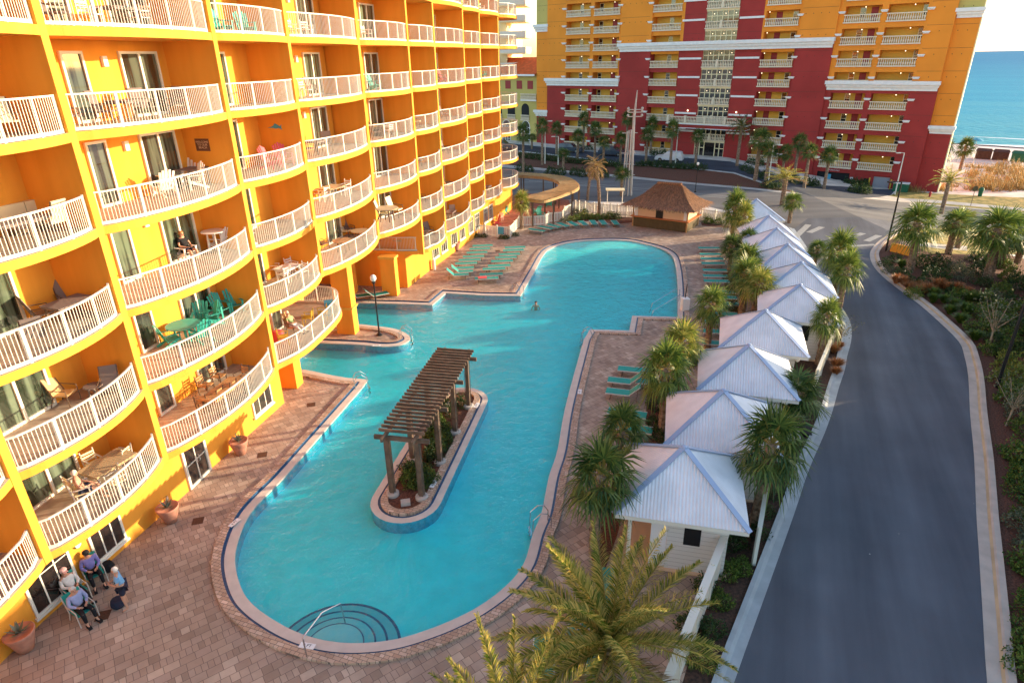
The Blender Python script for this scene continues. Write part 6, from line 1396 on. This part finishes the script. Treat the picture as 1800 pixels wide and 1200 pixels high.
B = G(1713, 262, -2.8); r = root('beach_umbrella', 'small blue and pink umbrella on the beach by the shore', 'umbrella', tuple(B)); m = MB(); m.tube([B, B+Vector((0, 0, 2.1))], .03, 5); m.build('pole', 'whiteframe', r); m = MB(); m.lathe([(1.25, 1.75), (.7, 2.05), (.05, 2.25)], 10, tuple(B)); m.build('canopy', 'shade_blue' if 'shade_blue' in M else 'signb', r)
# ================================================================ BALCONY FURNITURE
def adiron(c):
    def f():
        r = root('adirondack_chair', None, 'chair'); m = MB()
        for k in range(5): y = -.22+k*.11; m.beam((.32, y, .36), (-.18, y, .26), .095, .02)
        m.build('seat', c, r, local=True); m = MB()
        for k in range(5): y = -.22+k*.11; t = .95+.12*(1-abs(k-2)/2); m.beam((-.16, y, .26), (-.42, y*1.25, t), .095, .02)
        m.beam((-.29, -.26, .58), (-.29, .26, .58), .03, .06); m.build('backrest', c, r, local=True)
        for s in (-.3, .3):
            m = MB(); m.beam((.36, s, .56), (-.34, s, .56), .11, .025, up=(0, 0, 1)); m.build('armrest', c, r, local=True)
            m = MB(); m.beam((.32, s, 0), (.32, s, .55), .08, .03); m.build('leg', c, r, local=True); m = MB(); m.beam((.32, s*.93, .34), (-.45, s*.93, .02), .03, .1); m.build('leg', c, r, local=True)
        return r
    return f
def slatchair(c, seat=None, h=.92):
    seat = seat or c
    def f():
        r = root('dining_chair', None, 'chair'); m = MB(); m.box(-.22, .24, -.23, .23, .43, .46); m.build('seat', seat, r, local=True); m = MB()
        for z in (.56, .68, .80): m.beam((-.24-.08*(z-.45), -.22, z), (-.24-.08*(z-.45), .22, z), .02, .075)
        m.build('backrest', seat, r, local=True)
        for x in (-.22, .22):
            for s in (-.22, .22): m = MB(); m.beam((x, s, 0), (x-(.09 if x < 0 else 0), s, h if x < 0 else .64), .035, .035); m.build('leg', c, r, local=True)
        m = MB()
        for s in (-.23, .23): m.beam((-.26, s, .655), (.26, s, .655), .05, .03)
        m.build('armrest', c, r, local=True); return r
    return f
def patio(c, fr='frame', hb=1.05, recl=.2):
    def f():
        r = root('patio_chair', None, 'chair'); m = MB(); m.beam((.28, 0, .42), (-.24, 0, .38), .52, .05); m.build('seat', c, r, local=True)
        m = MB(); m.beam((-.22, 0, .40), (-.24-recl, 0, hb), .52, .05); m.build('backrest', c, r, local=True)
        for s in (-.29, .29):
            m = MB(); m.tube([(.30, s, 0), (.28, s, .60), (-.30, s, .64)], .018, 5); m.build('armrest', fr, r, local=True)
            m = MB(); m.tube([(-.36, s, 0), (-.18, s, .40), (-.24-recl, s*.95, hb)], .018, 5); m.build('leg', fr, r, local=True)
        return r
    return f
def rtable(c, R_=.6, h=.72, leg=None):
    def f():
        r = root('round_table', None, 'table'); m = MB(); m.lathe([(R_-.03, h-.04), (R_, h-.03), (R_, h), (0.02, h)], 22); m.build('tabletop', c, r, local=True)
        for k in range(4): a = PI/4+k*PI/2; m = MB(); m.beam((R_*.62*math.cos(a), R_*.62*math.sin(a), 0), (R_*.5*math.cos(a), R_*.5*math.sin(a), h-.04), .05, .05); m.build('leg', leg or c, r, local=True)
        return r
    return f
def qtable(c, L=1.5, w=.9, h=.72, leg=None):
    def f():
        r = root('dining_table', None, 'table'); m = MB()
        for k in range(8): y = -w/2+w*(k+.5)/8; m.box(-L/2, L/2, y-w/16+.006, y+w/16-.006, h-.035, h)
        m.box(-L/2+.03, L/2-.03, -w/2+.03, w/2-.03, h-.10, h-.04); m.build('tabletop', c, r, local=True)
        for x in (-1, 1):
            for y in (-1, 1): m = MB(); m.cbox((x*(L/2-.1), y*(w/2-.1), 0), (.06, .06, h-.1)); m.build('leg', leg or c, r, local=True)
        return r
    return f
def sofa():
    r = root('sofa', None, 'sofa'); m = MB(); m.box(-.35, .4, -.85, .85, .2, .42); m.build('seat', 'pink', r, local=True); m = MB(); m.box(-.45, -.25, -.85, -.01, .42, .85); m.box(-.45, -.25, .01, .85, .42, .85); m.build('backrest', 'cream', r, local=True)
    m = MB(); m.box(-.45, .4, -.9, .9, 0.06, .2); m.build('frame', 'frame', r, local=True); return r
KF = {'aw': Kind(adiron('whitep')), 'at': Kind(adiron('teal2')), 'ar': Kind(adiron('pinkp')), 'ay': Kind(slatchair('yellowp')), 'wd': Kind(slatchair('whitep')), 'td': Kind(slatchair('frame', 'teak')), 'bd': Kind(slatchair('whiteframe', 'cream')), 'gp': Kind(patio('greysl')), 'tp': Kind(patio('tan', hb=1.15, recl=.25)), 'wp': Kind(patio('cream')),
      'rt': Kind(rtable('teal2', .68)), 'rw': Kind(rtable('whitep', .55)), 'rh': Kind(rtable('whitep', .5, .95)), 'rg': Kind(rtable('khaki', .6, .7, 'frame')), 'rs': Kind(rtable('greysl', .3, .5)), 'rz': Kind(rtable('silver' if False else 'steel', .62, .73, 'whitep')), 'qk': Kind(qtable('khaki', 1.6, 1.0, leg='whiteframe')), 'qt': Kind(qtable('teak', 2.1, .85, leg='frame')), 'qw': Kind(qtable('whitep', 1.2, .9)), 'qg': Kind(qtable('greysl', 1.3, .9, leg='frame')), 'so': Kind(sofa)}
KN = {'aw': 'white adirondack chair', 'at': 'turquoise adirondack chair', 'ar': 'coral red adirondack chair', 'ay': 'yellow chair', 'wd': 'white dining chair', 'td': 'teak and black dining chair', 'bd': 'beige slatted chair', 'gp': 'grey sling chair', 'tp': 'tan recliner chair', 'wp': 'cream cushioned chair', 'rt': 'round turquoise table', 'rw': 'round white table', 'rh': 'tall round white table', 'rg': 'round tan table', 'rs': 'small side table', 'rz': 'round table with glassy top', 'qk': 'khaki topped dining table', 'qt': 'long teak table', 'qw': 'square white table', 'qg': 'dark patio table', 'so': 'cushioned sofa'}
ROWN = ['lowest', 'second', 'third', 'fourth', 'fifth', 'sixth', 'top']
def outdir(i): A, B, d, nn = bay(min(i, NB-1)); return math.atan2(nn.y, nn.x)
COLN = ['first','first','second','third','fourth','fifth','sixth','seventh','eighth','ninth','tenth']
furn = []
def F(k, lv, i, s, t, a=0, place=None):    # s metres along the bay from its near pillar, t metres out from its back wall
    A, B, d, nn = bay(i); p = A-nn*DEP+d*s+nn*t; furn.append((k, lv, i, s, p.x, p.y, outdir(i)+math.radians(a)))
def FP(k, lv, i, px, py, h, a=0): q = G(px, py, LV[lv]+h); A, B, d, nn = bay(i); s = (Vector((q.x, q.y))-A).dot(d); furn.append((k, lv, i, s, q.x, q.y, outdir(i)+math.radians(a)))
FP('qk',0,1,188,812,.72,80); F('bd',0,1,2.7,1.0,70); FP('bd',0,1,213,800,.5,180); F('bd',0,1,3.1,2.15,100+150); FP('bd',0,1,160,800,.8,-20); 
FP('qt',0,2,392,682,.72,90); FP('td',0,2,355,705,.45,120); FP('td',0,2,378,697,.45,180); FP('td',0,2,402,684,.45,180); FP('td',0,2,425,662,.45,-100); F('td',0,2,4.6,.75,0); F('td',0,2,5.5,.75,0)
FP('tp',1,1,112,690,.42,10); FP('rs',1,1,163,677,.5); FP('gp',1,1,192,680,.42,-60); FP('tp',1,1,5,705,.42,0)
FP('rt',1,2,322,570,.72); FP('at',1,2,297,558,.5,20); FP('at',1,2,296,588,.5,60); FP('at',1,2,352,553,.5,-60); FP('at',1,2,352,580,.5,160); FP('at',1,2,388,536,.5,-10); FP('at',1,2,412,536,.3,-40); FP('at',1,2,372,560,.3,-120)
FP('aw',2,2,325,440,.4,-10); FP('rh',2,2,374,406,.95); FP('aw',2,2,404,412,.4,-90); FP('aw',2,2,388,432,.2,180); FP('aw',2,2,430,425,.2,-100)
FP('gp',2,1,118,512,.7,-30); FP('qg',2,1,120,530,.7,80); FP('gp',2,1,70,545,.5,60); FP('gp',2,1,180,515,.4,-90); FP('gp',2,1,60,600,.2,150)
FP('rz',3,2,300,305,.72); FP('aw',3,2,256,308,.5,30); FP('aw',3,2,326,300,.6,-80); FP('aw',3,2,340,310,.5,-120); FP('aw',3,2,290,335,.2,160); FP('aw',3,2,200,350,.1,20); F('qg',3,2,7.0,.5,90)
FP('so',3,1,58,375,.5,-10); FP('qg',3,1,30,400,.5,80); FP('wp',3,1,95,400,.2,180)
F('gp',4,2,2.6,1.2,20); F('gp',4,2,4.4,1.2,-20); F('qg',4,2,3.5,1.4,90); F('gp',4,2,1.0,1.4,60); F('gp',4,2,5.4,1.6,-90); F('wp',4,1,3.0,1.2,0); F('wp',4,1,4.2,1.2,-30); F('gp',4,1,2.0,1.5,30)
FP('ar',3,3,458,262,.7,0); FP('ar',3,3,497,265,.7,-30); FP('ar',3,3,475,285,.3,0); F('at',5,3,2.2,1.2,0); F('at',5,3,4.0,1.2,-30); F('wd',5,2,3.0,1.2,0); F('qg',5,2,4.1,1.3,90); F('wd',5,2,5.2,1.2,-90); F('gp',5,2,1.4,1.4,30); F('wd',5,1,2.4,1.2,0)
FP('qw',1,3,505,468,.72,80); FP('wd',1,3,482,470,.5,20); FP('wd',1,3,512,460,.7,-20); FP('wd',1,3,530,478,.4,-110); FP('wd',1,3,500,490,.2,160)
FP('qk',2,4,582,328,.72,80); FP('wd',2,4,553,335,.6,20); FP('wd',2,4,580,318,.8,-10); FP('wd',2,4,607,328,.5,-100); FP('wd',2,4,570,345,.3,160)
FP('gp',1,4,612,400,.5,-20); FP('wp',1,4,608,408,.3,0); FP('rg',1,4,602,422,.7); FP('rg',1,4,633,405,.7); FP('gp',1,4,650,398,.5,-90); FP('gp',1,4,566,428,.4,60)
F('qg',3,4,3.4,1.1,90); F('gp',3,4,2.3,1.1,60); F('gp',3,4,4.5,1.2,-60); F('wd',4,4,3.0,1.2,0); F('gp',4,4,4.2,1.0,0); F('wd',5,4,2.6,1.2,0); F('wd',5,4,4.0,1.2,-30)
FP('wp',2,5,695,365,.5,0); FP('wp',2,5,675,378,.3,20); FP('rg',2,5,680,372,.5); F('at',4,5,3.6,1.0,0); F('gp',3,5,2.6,1.4,40); F('qg',3,5,4.2,1.0,90); F('wd',3,5,3.4,1.9,160); F('wd',5,5,3.0,1.2,0)
FP('rt',0,6,705,420,.7); FP('at',0,6,697,425,.4,30); FP('at',0,6,714,420,.5,-60); F('gp',0,6,3.4,1.0,0); F('rs',0,6,4.0,1.0); F('gp',0,6,4.6,1.0,-30)
F('gp',1,6,3.6,.9,0); F('gp',1,7,4.6,1.0,-10); F('wp',1,7,3.8,1.5,30); F('gp',2,7,5.2,1.0,0); F('gp',3,7,5.0,1.1,0); F('ar',4,7,5.6,1.0,0); F('gp',4,7,4.4,1.2,30)
F('gp',2,6,3.6,1.0,0); F('wp',3,6,3.4,1.1,10); F('qg',0,7,5.0,1.1,90); F('gp',0,7,6.0,1.1,-60); F('gp',2,8,3.4,1.1,0); F('gp',1,8,3.6,1.1,0); F('wd',4,8,3.2,1.1,0); F('gp',0,8,3.6,1.2,0); F('gp',1,9,4.0,1.1,0); F('gp',2,9,4.2,1.1,0); F('gp',3,9,4.2,1.1,-20); F('at',4,9,4.0,1.2,0); F('qg',0,9,4.0,1.2,90)
for i in range(1, 10):
    if i not in (7,): F('wp' if i % 2 else 'gp', 6, i, 3.0, 1.2, 0); F('wd', 6, i, 4.2, 1.2, -30)
grp = {}
for e in furn: grp.setdefault((e[0], e[1], e[2]), []).append(e)
for (k, lv, i), es in grp.items():
    es.sort(key=lambda e: e[3])
    for n, e in enumerate(es):
        w = '' if len(es) == 1 else (', %s from the left' % ORD[n])
        KF[k].put((e[4], e[5], LV[lv]), e[6], '%s on the %s balcony row, %s column%s' % (KN[k], ROWN[lv], COLN[i], w), 'balcony furniture')
# yellow furniture on the rounded balcony
for k, (x, y, a) in enumerate(((566, 548, 200), (540, 556, 180), (498, 590, 20))): q = G(x, y, LV[0]+.5); KF['ay'].put((q.x, q.y, LV[0]), math.radians(a), 'yellow chair on the rounded balcony end, %s from the right' % ORD[k], 'yellow balcony chairs')
for (x, y, mt, lab) in ((489, 592, 'pinkp', 'red and yellow beach bag on the rounded balcony'),):
    q = G(x, y, LV[0]+.2); m = MB(); m.lathe([(.25, 0), (.32, .2), (.3, .5), (.2, .55)], 10, (q.x, q.y, LV[0])); tag(m.build('beach_bag', mt), lab, 'bag')
q = G(578, 535, LV[0]+.6); m = MB(); m.cbox((q.x, q.y, LV[0]+.003), (.5, .5, .8), .3); tag(m.build('cooler', 'signb'), 'blue cooler box at the rounded balcony tip', 'cooler')
# grill / chest on one balcony
A, B, d, nn = bay(5); c = A-nn*1.5+d*4.2; r = root('storage_chest', 'black chest with yellow lid on the fourth balcony row, fifth column', 'chest', (c.x, c.y, LV[3])); m = MB(); m.cbox((c.x, c.y, LV[3]), (.6, 1.3, .6), 0.2); m.build('chest', 'black', r); m = MB(); m.cbox((c.x, c.y, LV[3]+.6), (.62, 1.32, .12), .2); m.build('lid', 'yellowp', r)
# welcome sign and fish plaque on the partitions (faces towards the viewer)
def on_partition(i, t, z):   # i: bay whose far partition is meant, t: metres out from the back wall
    A, B, d, nn = bay(i); p = B-nn*(DEP-t)-d*0.135; return Vector((p.x, p.y, z)), math.atan2(d.y, d.x)+PI*1.5+PI
p, a = on_partition(2, 0.85, 13.35)
A, B, d, nn = bay(2); fa = math.atan2(nn.y, nn.x)
s_ = root('wall_sign', 'small brown welcome sign hanging on the orange side wall, fourth balcony row', 'sign', tuple(p), fa); m = MB(); m.box(-.33, .33, -.03, -.001, -.25, .25); m.build('board', 'signbr', s_, local=True)
text_mesh('WELCOME\nTO OUR\nBEACH', .125, 'lettering', 'hutwall', s_, (0, -.035, 0), (PI/2, 0, 0), .003)
A, B, d, nn = bay(3); fa = math.atan2(nn.y, nn.x); p, a = on_partition(3, .95, LV[3]+1.75); fs = root('fish_plaque', 'small blue sailfish plaque on the orange side wall, fourth balcony row', 'plaque', tuple(p), fa)
m = MB(); pts = [(-.28, 0), (-.12, .07), (-.02, .18), (.1, .12), (.2, .03), (.33, .12), (.28, 0), (.33, -.12), (.18, -.03), (0, -.07), (-.12, -.04), (-.45, -.03)]
m.add([(x, -.03, z) for x, z in pts]+[(x, -.001, z) for x, z in pts], [list(range(12)), list(range(12, 24))[::-1]]+[[i, 12+i, 12+(i+1) % 12, (i+1) % 12] for i in range(12)]); m.build('fish', 'signb', fs, local=True)
# terrace furniture at the far end
for k, (x, y, kk, a) in enumerate(((878,375,'at',0),(887,372,'at',150),(862,385,'ar',40),(873,390,'ar',200),(868,378,'rt',0),(945,372,'at',120),(950,378,'at',-60),(965,360,'at',90),(858,392,'wd',60),(880,384,'wd',250))):
    q = G(x, y, .3); KF[kk].put((q.x, q.y, .02), math.radians(a), '%s on the tiled corner terrace, %s item from the left' % (KN[kk], ORD[k]), 'terrace furniture')

# ================================================================ PEOPLE
M['skin'] = mat('skin', (0.55, 0.30, 0.20), 0.6); M['skin_d'] = mat('tanned_skin', (0.42, 0.20, 0.13), 0.6)
def cloth(n, c): M[n] = mat(n, c, 0.85, 0.08, 8)
for n, c in (('shirt_blue', (.20, .42, .68)), ('shirt_lav', (.22, .20, .48)), ('shirt_white', (.72, .72, .70)), ('shirt_plaid', (.36, .38, .58)), ('navy', (.02, .025, .05)), ('blackcloth', (.012, .012, .015)), ('hair_w', (.62, .58, .54)), ('hair_d', (.03, .02, .015)), ('hair_r', (.45, .18, .06)), ('cap_pink', (.62, .38, .38)), ('purple', (.25, .12, .30)), ('greenc', (.30, .42, .18))): cloth(n, c)
POSE = {
 'stand': dict(pel=(0,0,.95), sp=(.01,0,1.12), ch=(.02,0,1.34), nk=(.02,0,1.47), hd=(.04,0,1.60), tp=(.045,0,1.70), sh=(.02,.19,1.40), el=(.05,.26,1.14), wr=(.24,.08,1.16), hand=(.30,.0,1.20), hip=(0,.10,.90), kn=(.04,.13,.50), an=(0,.15,.08), toe=(.17,.18,.04)),
 'sit': dict(pel=(0,0,.50), sp=(-.05,0,.68), ch=(-.10,0,.90), nk=(-.09,0,1.04), hd=(-.06,0,1.17), tp=(-.05,0,1.27), sh=(-.10,.19,.97), el=(-.02,.27,.72), wr=(.20,.14,.66), hand=(.27,.08,.66), hip=(.02,.10,.48), kn=(.42,.15,.52), an=(.50,.15,.08), toe=(.66,.17,.04)),
 'slouch': dict(pel=(0,0,.48), sp=(-.10,0,.64), ch=(-.22,0,.84), nk=(-.26,0,.97), hd=(-.26,0,1.10), tp=(-.26,0,1.20), sh=(-.22,.19,.90), el=(-.08,.25,.68), wr=(.12,.12,.66), hand=(.19,.06,.67), hip=(.02,.10,.46), kn=(.42,.13,.46), an=(.80,.12,.16), toe=(.92,.13,.24)),
 'swim': dict(pel=(0,0,-.55), sp=(0,0,-.38), ch=(0,0,-.16), nk=(0,0,-.02), hd=(.02,0,.11), tp=(.02,0,.21), sh=(0,.19,-.10), el=(.10,.30,-.32), wr=(.30,.28,-.30), hand=(.37,.26,-.3), hip=(0,.10,-.6), kn=(.1,.12,-1.0), an=(0,.13,-1.2), toe=(.1,.15,-1.22)),
}
def skinned(name, verts, edges, mats, parent, levels=1, rootv=0):
    bm = bmesh.new(); L = bm.verts.layers.skin.verify(); vs = [bm.verts.new(v[0]) for v in verts]; bm.verts.ensure_lookup_table()
    for a, b in edges: bm.edges.new((vs[a], vs[b]))
    me = bpy.data.meshes.new(name)
    for i, v in enumerate(vs): r_ = verts[i][1]; v[L].radius = r_ if isinstance(r_, tuple) else (r_, r_); v[L].use_root = (i == rootv)
    bm.to_mesh(me); bm.free(); o = bpy.data.objects.new(name, me); sc.collection.objects.link(o)
    s = o.modifiers.new('skin', 'SKIN'); s.use_smooth_shade = True; u = o.modifiers.new('sub', 'SUBSURF'); u.levels = levels; u.render_levels = levels
    m2 = bpy.data.meshes.new_from_object(o.evaluated_get(bpy.context.evaluated_depsgraph_get())); bpy.data.objects.remove(o)
    m2.materials.clear(); m2.materials.append(M[mats]); m2.polygons.foreach_set('use_smooth', [True]*len(m2.polygons))
    ob = bpy.data.objects.new(name, m2); sc.collection.objects.link(ob); ob.parent = parent; return ob
def person(label, loc, rz, pose, skin='skin', shirt=None, pants=None, pants_long=True, sleeve_long=False, hair='hair_w', cap=None, heavy=1.0, scale=1.0, shoes='blackcloth'):
    P_ = POSE[pose]; r = root('person', label, 'person', loc, rz); r.scale = (scale,)*3; V = []; E = []
    def a(p, r_): V.append((tuple(p), r_)); return len(V)-1
    def m_(k, s): x, y, z = P_[k]; return (x, y*s, z)
    pel = a(P_['pel'], .13*heavy); sp = a(P_['sp'], .115*heavy); ch = a(P_['ch'], .135*heavy); nk = a(P_['nk'], .052); hd = a(P_['hd'], (.078, .092)); tp = a(P_['tp'], (.055, .06))
    E += [(pel, sp), (sp, ch), (ch, nk), (nk, hd), (hd, tp)]
    nose = a((P_['hd'][0]+.105, 0, P_['hd'][2]-.01), .016); E.append((hd, nose))
    for s in (-1, 1):
        ear = a((P_['hd'][0]-.01, s*.088, P_['hd'][2]), .016); E.append((hd, ear))
        sh = a(m_('sh', s), .058*heavy); el = a(m_('el', s), .042); wr = a(m_('wr', s), .028); E += [(ch, sh), (sh, el), (el, wr)]
        pm = Vector(m_('hand', s)); w = Vector(m_('wr', s)); d = (pm-w).normalized(); pa = a(w+d*.05, (.034, .02)); E.append((wr, pa)); side = d.cross(Vector((0, 0, 1))); side = side.normalized() if side.length > .1 else Vector((0, 1, 0))
        for j, (o, L) in enumerate(((-.027, .065), (-.009, .078), (.009, .072), (.027, .055))):
            k1 = a(w+d*.085+side*o, .009); k2 = a(w+d*(.085+L*.6)+side*o*1.1+Vector((0, 0, -.012)), .008); k3 = a(w+d*(.085+L)+side*o*1.1+Vector((0, 0, -.035)), .0065); E += [(pa, k1), (k1, k2), (k2, k3)]
        t1 = a(w+d*.06+side*.045*-s, .010); t2 = a(w+d*.09+side*.06*-s+Vector((0, 0, -.015)), .008); E += [(pa, t1), (t1, t2)]
        hp_ = a(m_('hip', s), .088*heavy); kn = a(m_('kn', s), .058); cf = Vector(m_('kn', s)).lerp(Vector(m_('an', s)), .3); c_ = a(cf, .054); an = a(m_('an', s), .036); to = a(m_('toe', s), (.035, .025)); E += [(pel, hp_), (hp_, kn), (kn, c_), (c_, an), (an, to)]
    skinned('body', V, E, skin, r)
    if shirt:
        V2 = []; E2 = []
        def b(p, r_): V2.append((tuple(p), r_)); return len(V2)-1
        p0 = Vector(P_['pel']).lerp(Vector(P_['sp']), .2); p = b(p0, .15*heavy); q = b(P_['sp'], .14*heavy); c = b(P_['ch'], .16*heavy); n2 = b(Vector(P_['ch']).lerp(Vector(P_['nk']), .7), .075); E2 += [(p, q), (q, c), (c, n2)]
        for s in (-1, 1):
            sh = b(m_('sh', s), .075*heavy); el = Vector(m_('sh', s)).lerp(Vector(m_('el', s)), 1.0 if sleeve_long else .62); e = b(el, .06); E2 += [(c, sh), (sh, e)]
            if sleeve_long: w = b(Vector(m_('el', s)).lerp(Vector(m_('wr', s)), .93), .042); E2.append((e, w))
        skinned('shirt', V2, E2, shirt, r)
    if pants:
        V3 = []; E3 = []
        def b3(p, r_): V3.append((tuple(p), r_)); return len(V3)-1
        p = b3(P_['pel'], .148*heavy)
        for s in (-1, 1):
            h = b3(m_('hip', s), .108*heavy); k = b3(Vector(m_('hip', s)).lerp(Vector(m_('kn', s)), 1 if pants_long else .72), .078 if pants_long else .098); E3 += [(p, h), (h, k)]
            if pants_long: z = b3(Vector(m_('kn', s)).lerp(Vector(m_('an', s)), .85), .055); E3.append((k, z))
        skinned('trousers' if pants_long else 'shorts', V3, E3, pants, r)
    h = Vector(P_['hd']); m = MB(); m.sphere((h.x-.018, 0, h.z+.03), .103, 8, sz=1.05)
    m.v = [(x, y, z) if not (x > h.x+.045 and z < h.z+.055) else (h.x+.03, y*.8, max(z, h.z+.05)) for x, y, z in m.v]; m.build('hair', hair, r, local=True, smooth=True)
    m = MB()
    for s in (-.033, .033): m.sphere((h.x+.082, s, h.z+.018), .012, 4)
    m.build('eyes', 'blackcloth', r, local=True)
    m = MB(); m.cbox((h.x+.083, 0, h.z-.052), (.012, .045, .01)); m.build('mouth', 'pinkp', r, local=True)
    if cap: m = MB(); m.lathe([(.112, .055), (.115, .08), (.09, .13), (.03, .155)], 12, (h.x-.005, 0, h.z)); m.box(h.x+.08, h.x+.19, -.07, .07, h.z+.058, h.z+.07); m.build('cap', cap, r, local=True)
    if shoes:
        for s in (-1, 1): an, to = Vector(m_('an', s)), Vector(m_('toe', s)); m = MB(); m.beam(an-Vector((.03, 0, .03)), to+Vector((.03, 0, -.005)), .10, .075); m.build('shoe', shoes, r, local=True)
    return r
fa = 0.25-PI/2
q = G(226, 1066); person('standing white haired person in light blue shirt and dark patterned shorts, arms folded', (q.x, q.y, 0), math.radians(-150), 'stand', 'skin', 'shirt_blue', 'navy', False, hair='hair_w', shoes=None, heavy=1.15)
for (x, y, a, sh, lab, kw) in ((163, 1004, -55, 'shirt_lav', 'seated person in lavender top and black vest, under the round wall plaque', dict(hair='hair_d', cap='blackcloth')), (130, 1036, -40, 'shirt_white', 'seated person in white scarf and pink cap, middle of the seated group', dict(cap='cap_pink')), (142, 1068, -40, 'shirt_plaid', 'seated person in checked shirt and dark glasses, nearest the bottom edge', dict(hair='hair_w'))):
    q = G(x, y, .45); KF_a = math.radians(a+10)
    person(lab, (q.x, q.y, .02), KF_a, 'sit' if 'checked' in lab or 'lavender' in lab else 'slouch', 'skin', sh, 'blackcloth', True, True, **kw)
    if 'g_chair' not in globals(): g_chair = Kind(patio('teal', 'whiteframe', 0.95))
    g_chair.put((q.x+.02, q.y, 0), KF_a, 'turquoise sling chair under the %s' % ('person in lavender' if 'lavender' in lab else 'person in white scarf' if 'scarf' in lab else 'person in checked shirt'), 'deck chairs')
q = G(118, 1076, .4)
q = G(208, 1060, .1); m = MB(); m.lathe([(.18, 0), (.24, .12), (.2, .28), (.1, .32)], 9, (q.x, q.y, 0)); tag(m.build('beach_bag', 'navy'), 'dark blue patterned bag standing by the feet of the standing person', 'bag')
q = G(188, 990, .3); m = MB(); m.lathe([(.16, 0), (.22, .15), (.15, .35)], 9, (q.x, q.y, 0)); tag(m.build('backpack', 'blackcloth'), 'black backpack on the pavers against the wall below the left windows', 'bag')
q = G(146, 862, LV[0]+.45); person('shirtless person in dark shorts sitting on the lowest balcony row at the khaki table', (q.x, q.y, LV[0]), math.radians(35), 'sit', 'skin', None, 'navy', False, shoes=None, heavy=1.15)
KF['bd'].put((q.x-.02, q.y-.02, LV[0]), math.radians(35), 'beige slatted chair under the shirtless person', 'balcony furniture')
q = G(325, 440, LV[2]+.4); person('person with long red hair in a black top on the white adirondack chair', (q.x+.05, q.y, LV[2]-.07), outdir(2)-.17, 'sit', 'skin', 'blackcloth', 'navy', False, hair='hair_r', shoes=None)
q = G(404, 412, LV[2]+.4); person('person in white and purple shirt reading beside the tall round white table', (q.x, q.y, LV[2]-.07), outdir(2)-1.5, 'sit', 'skin', 'shirt_white', 'cap_pink', True, True, hair='purple')
q = G(515, 572, LV[0]+.45); person('person lying back in a recliner on the rounded balcony with a green towel', (q.x, q.y, LV[0]), math.radians(-25), 'slouch', 'skin', 'greenc', 'shirt_white', True, False); KF['tp'].put((q.x, q.y, LV[0]), math.radians(-25), 'striped recliner under the person on the rounded balcony', 'balcony furniture')
q = G(942, 534, 0); person('swimmer with dark hair, head and shoulders above the pool water', (q.x, q.y, WZ), math.radians(-100), 'swim', 'skin', None, None, hair='hair_d', shoes=None)
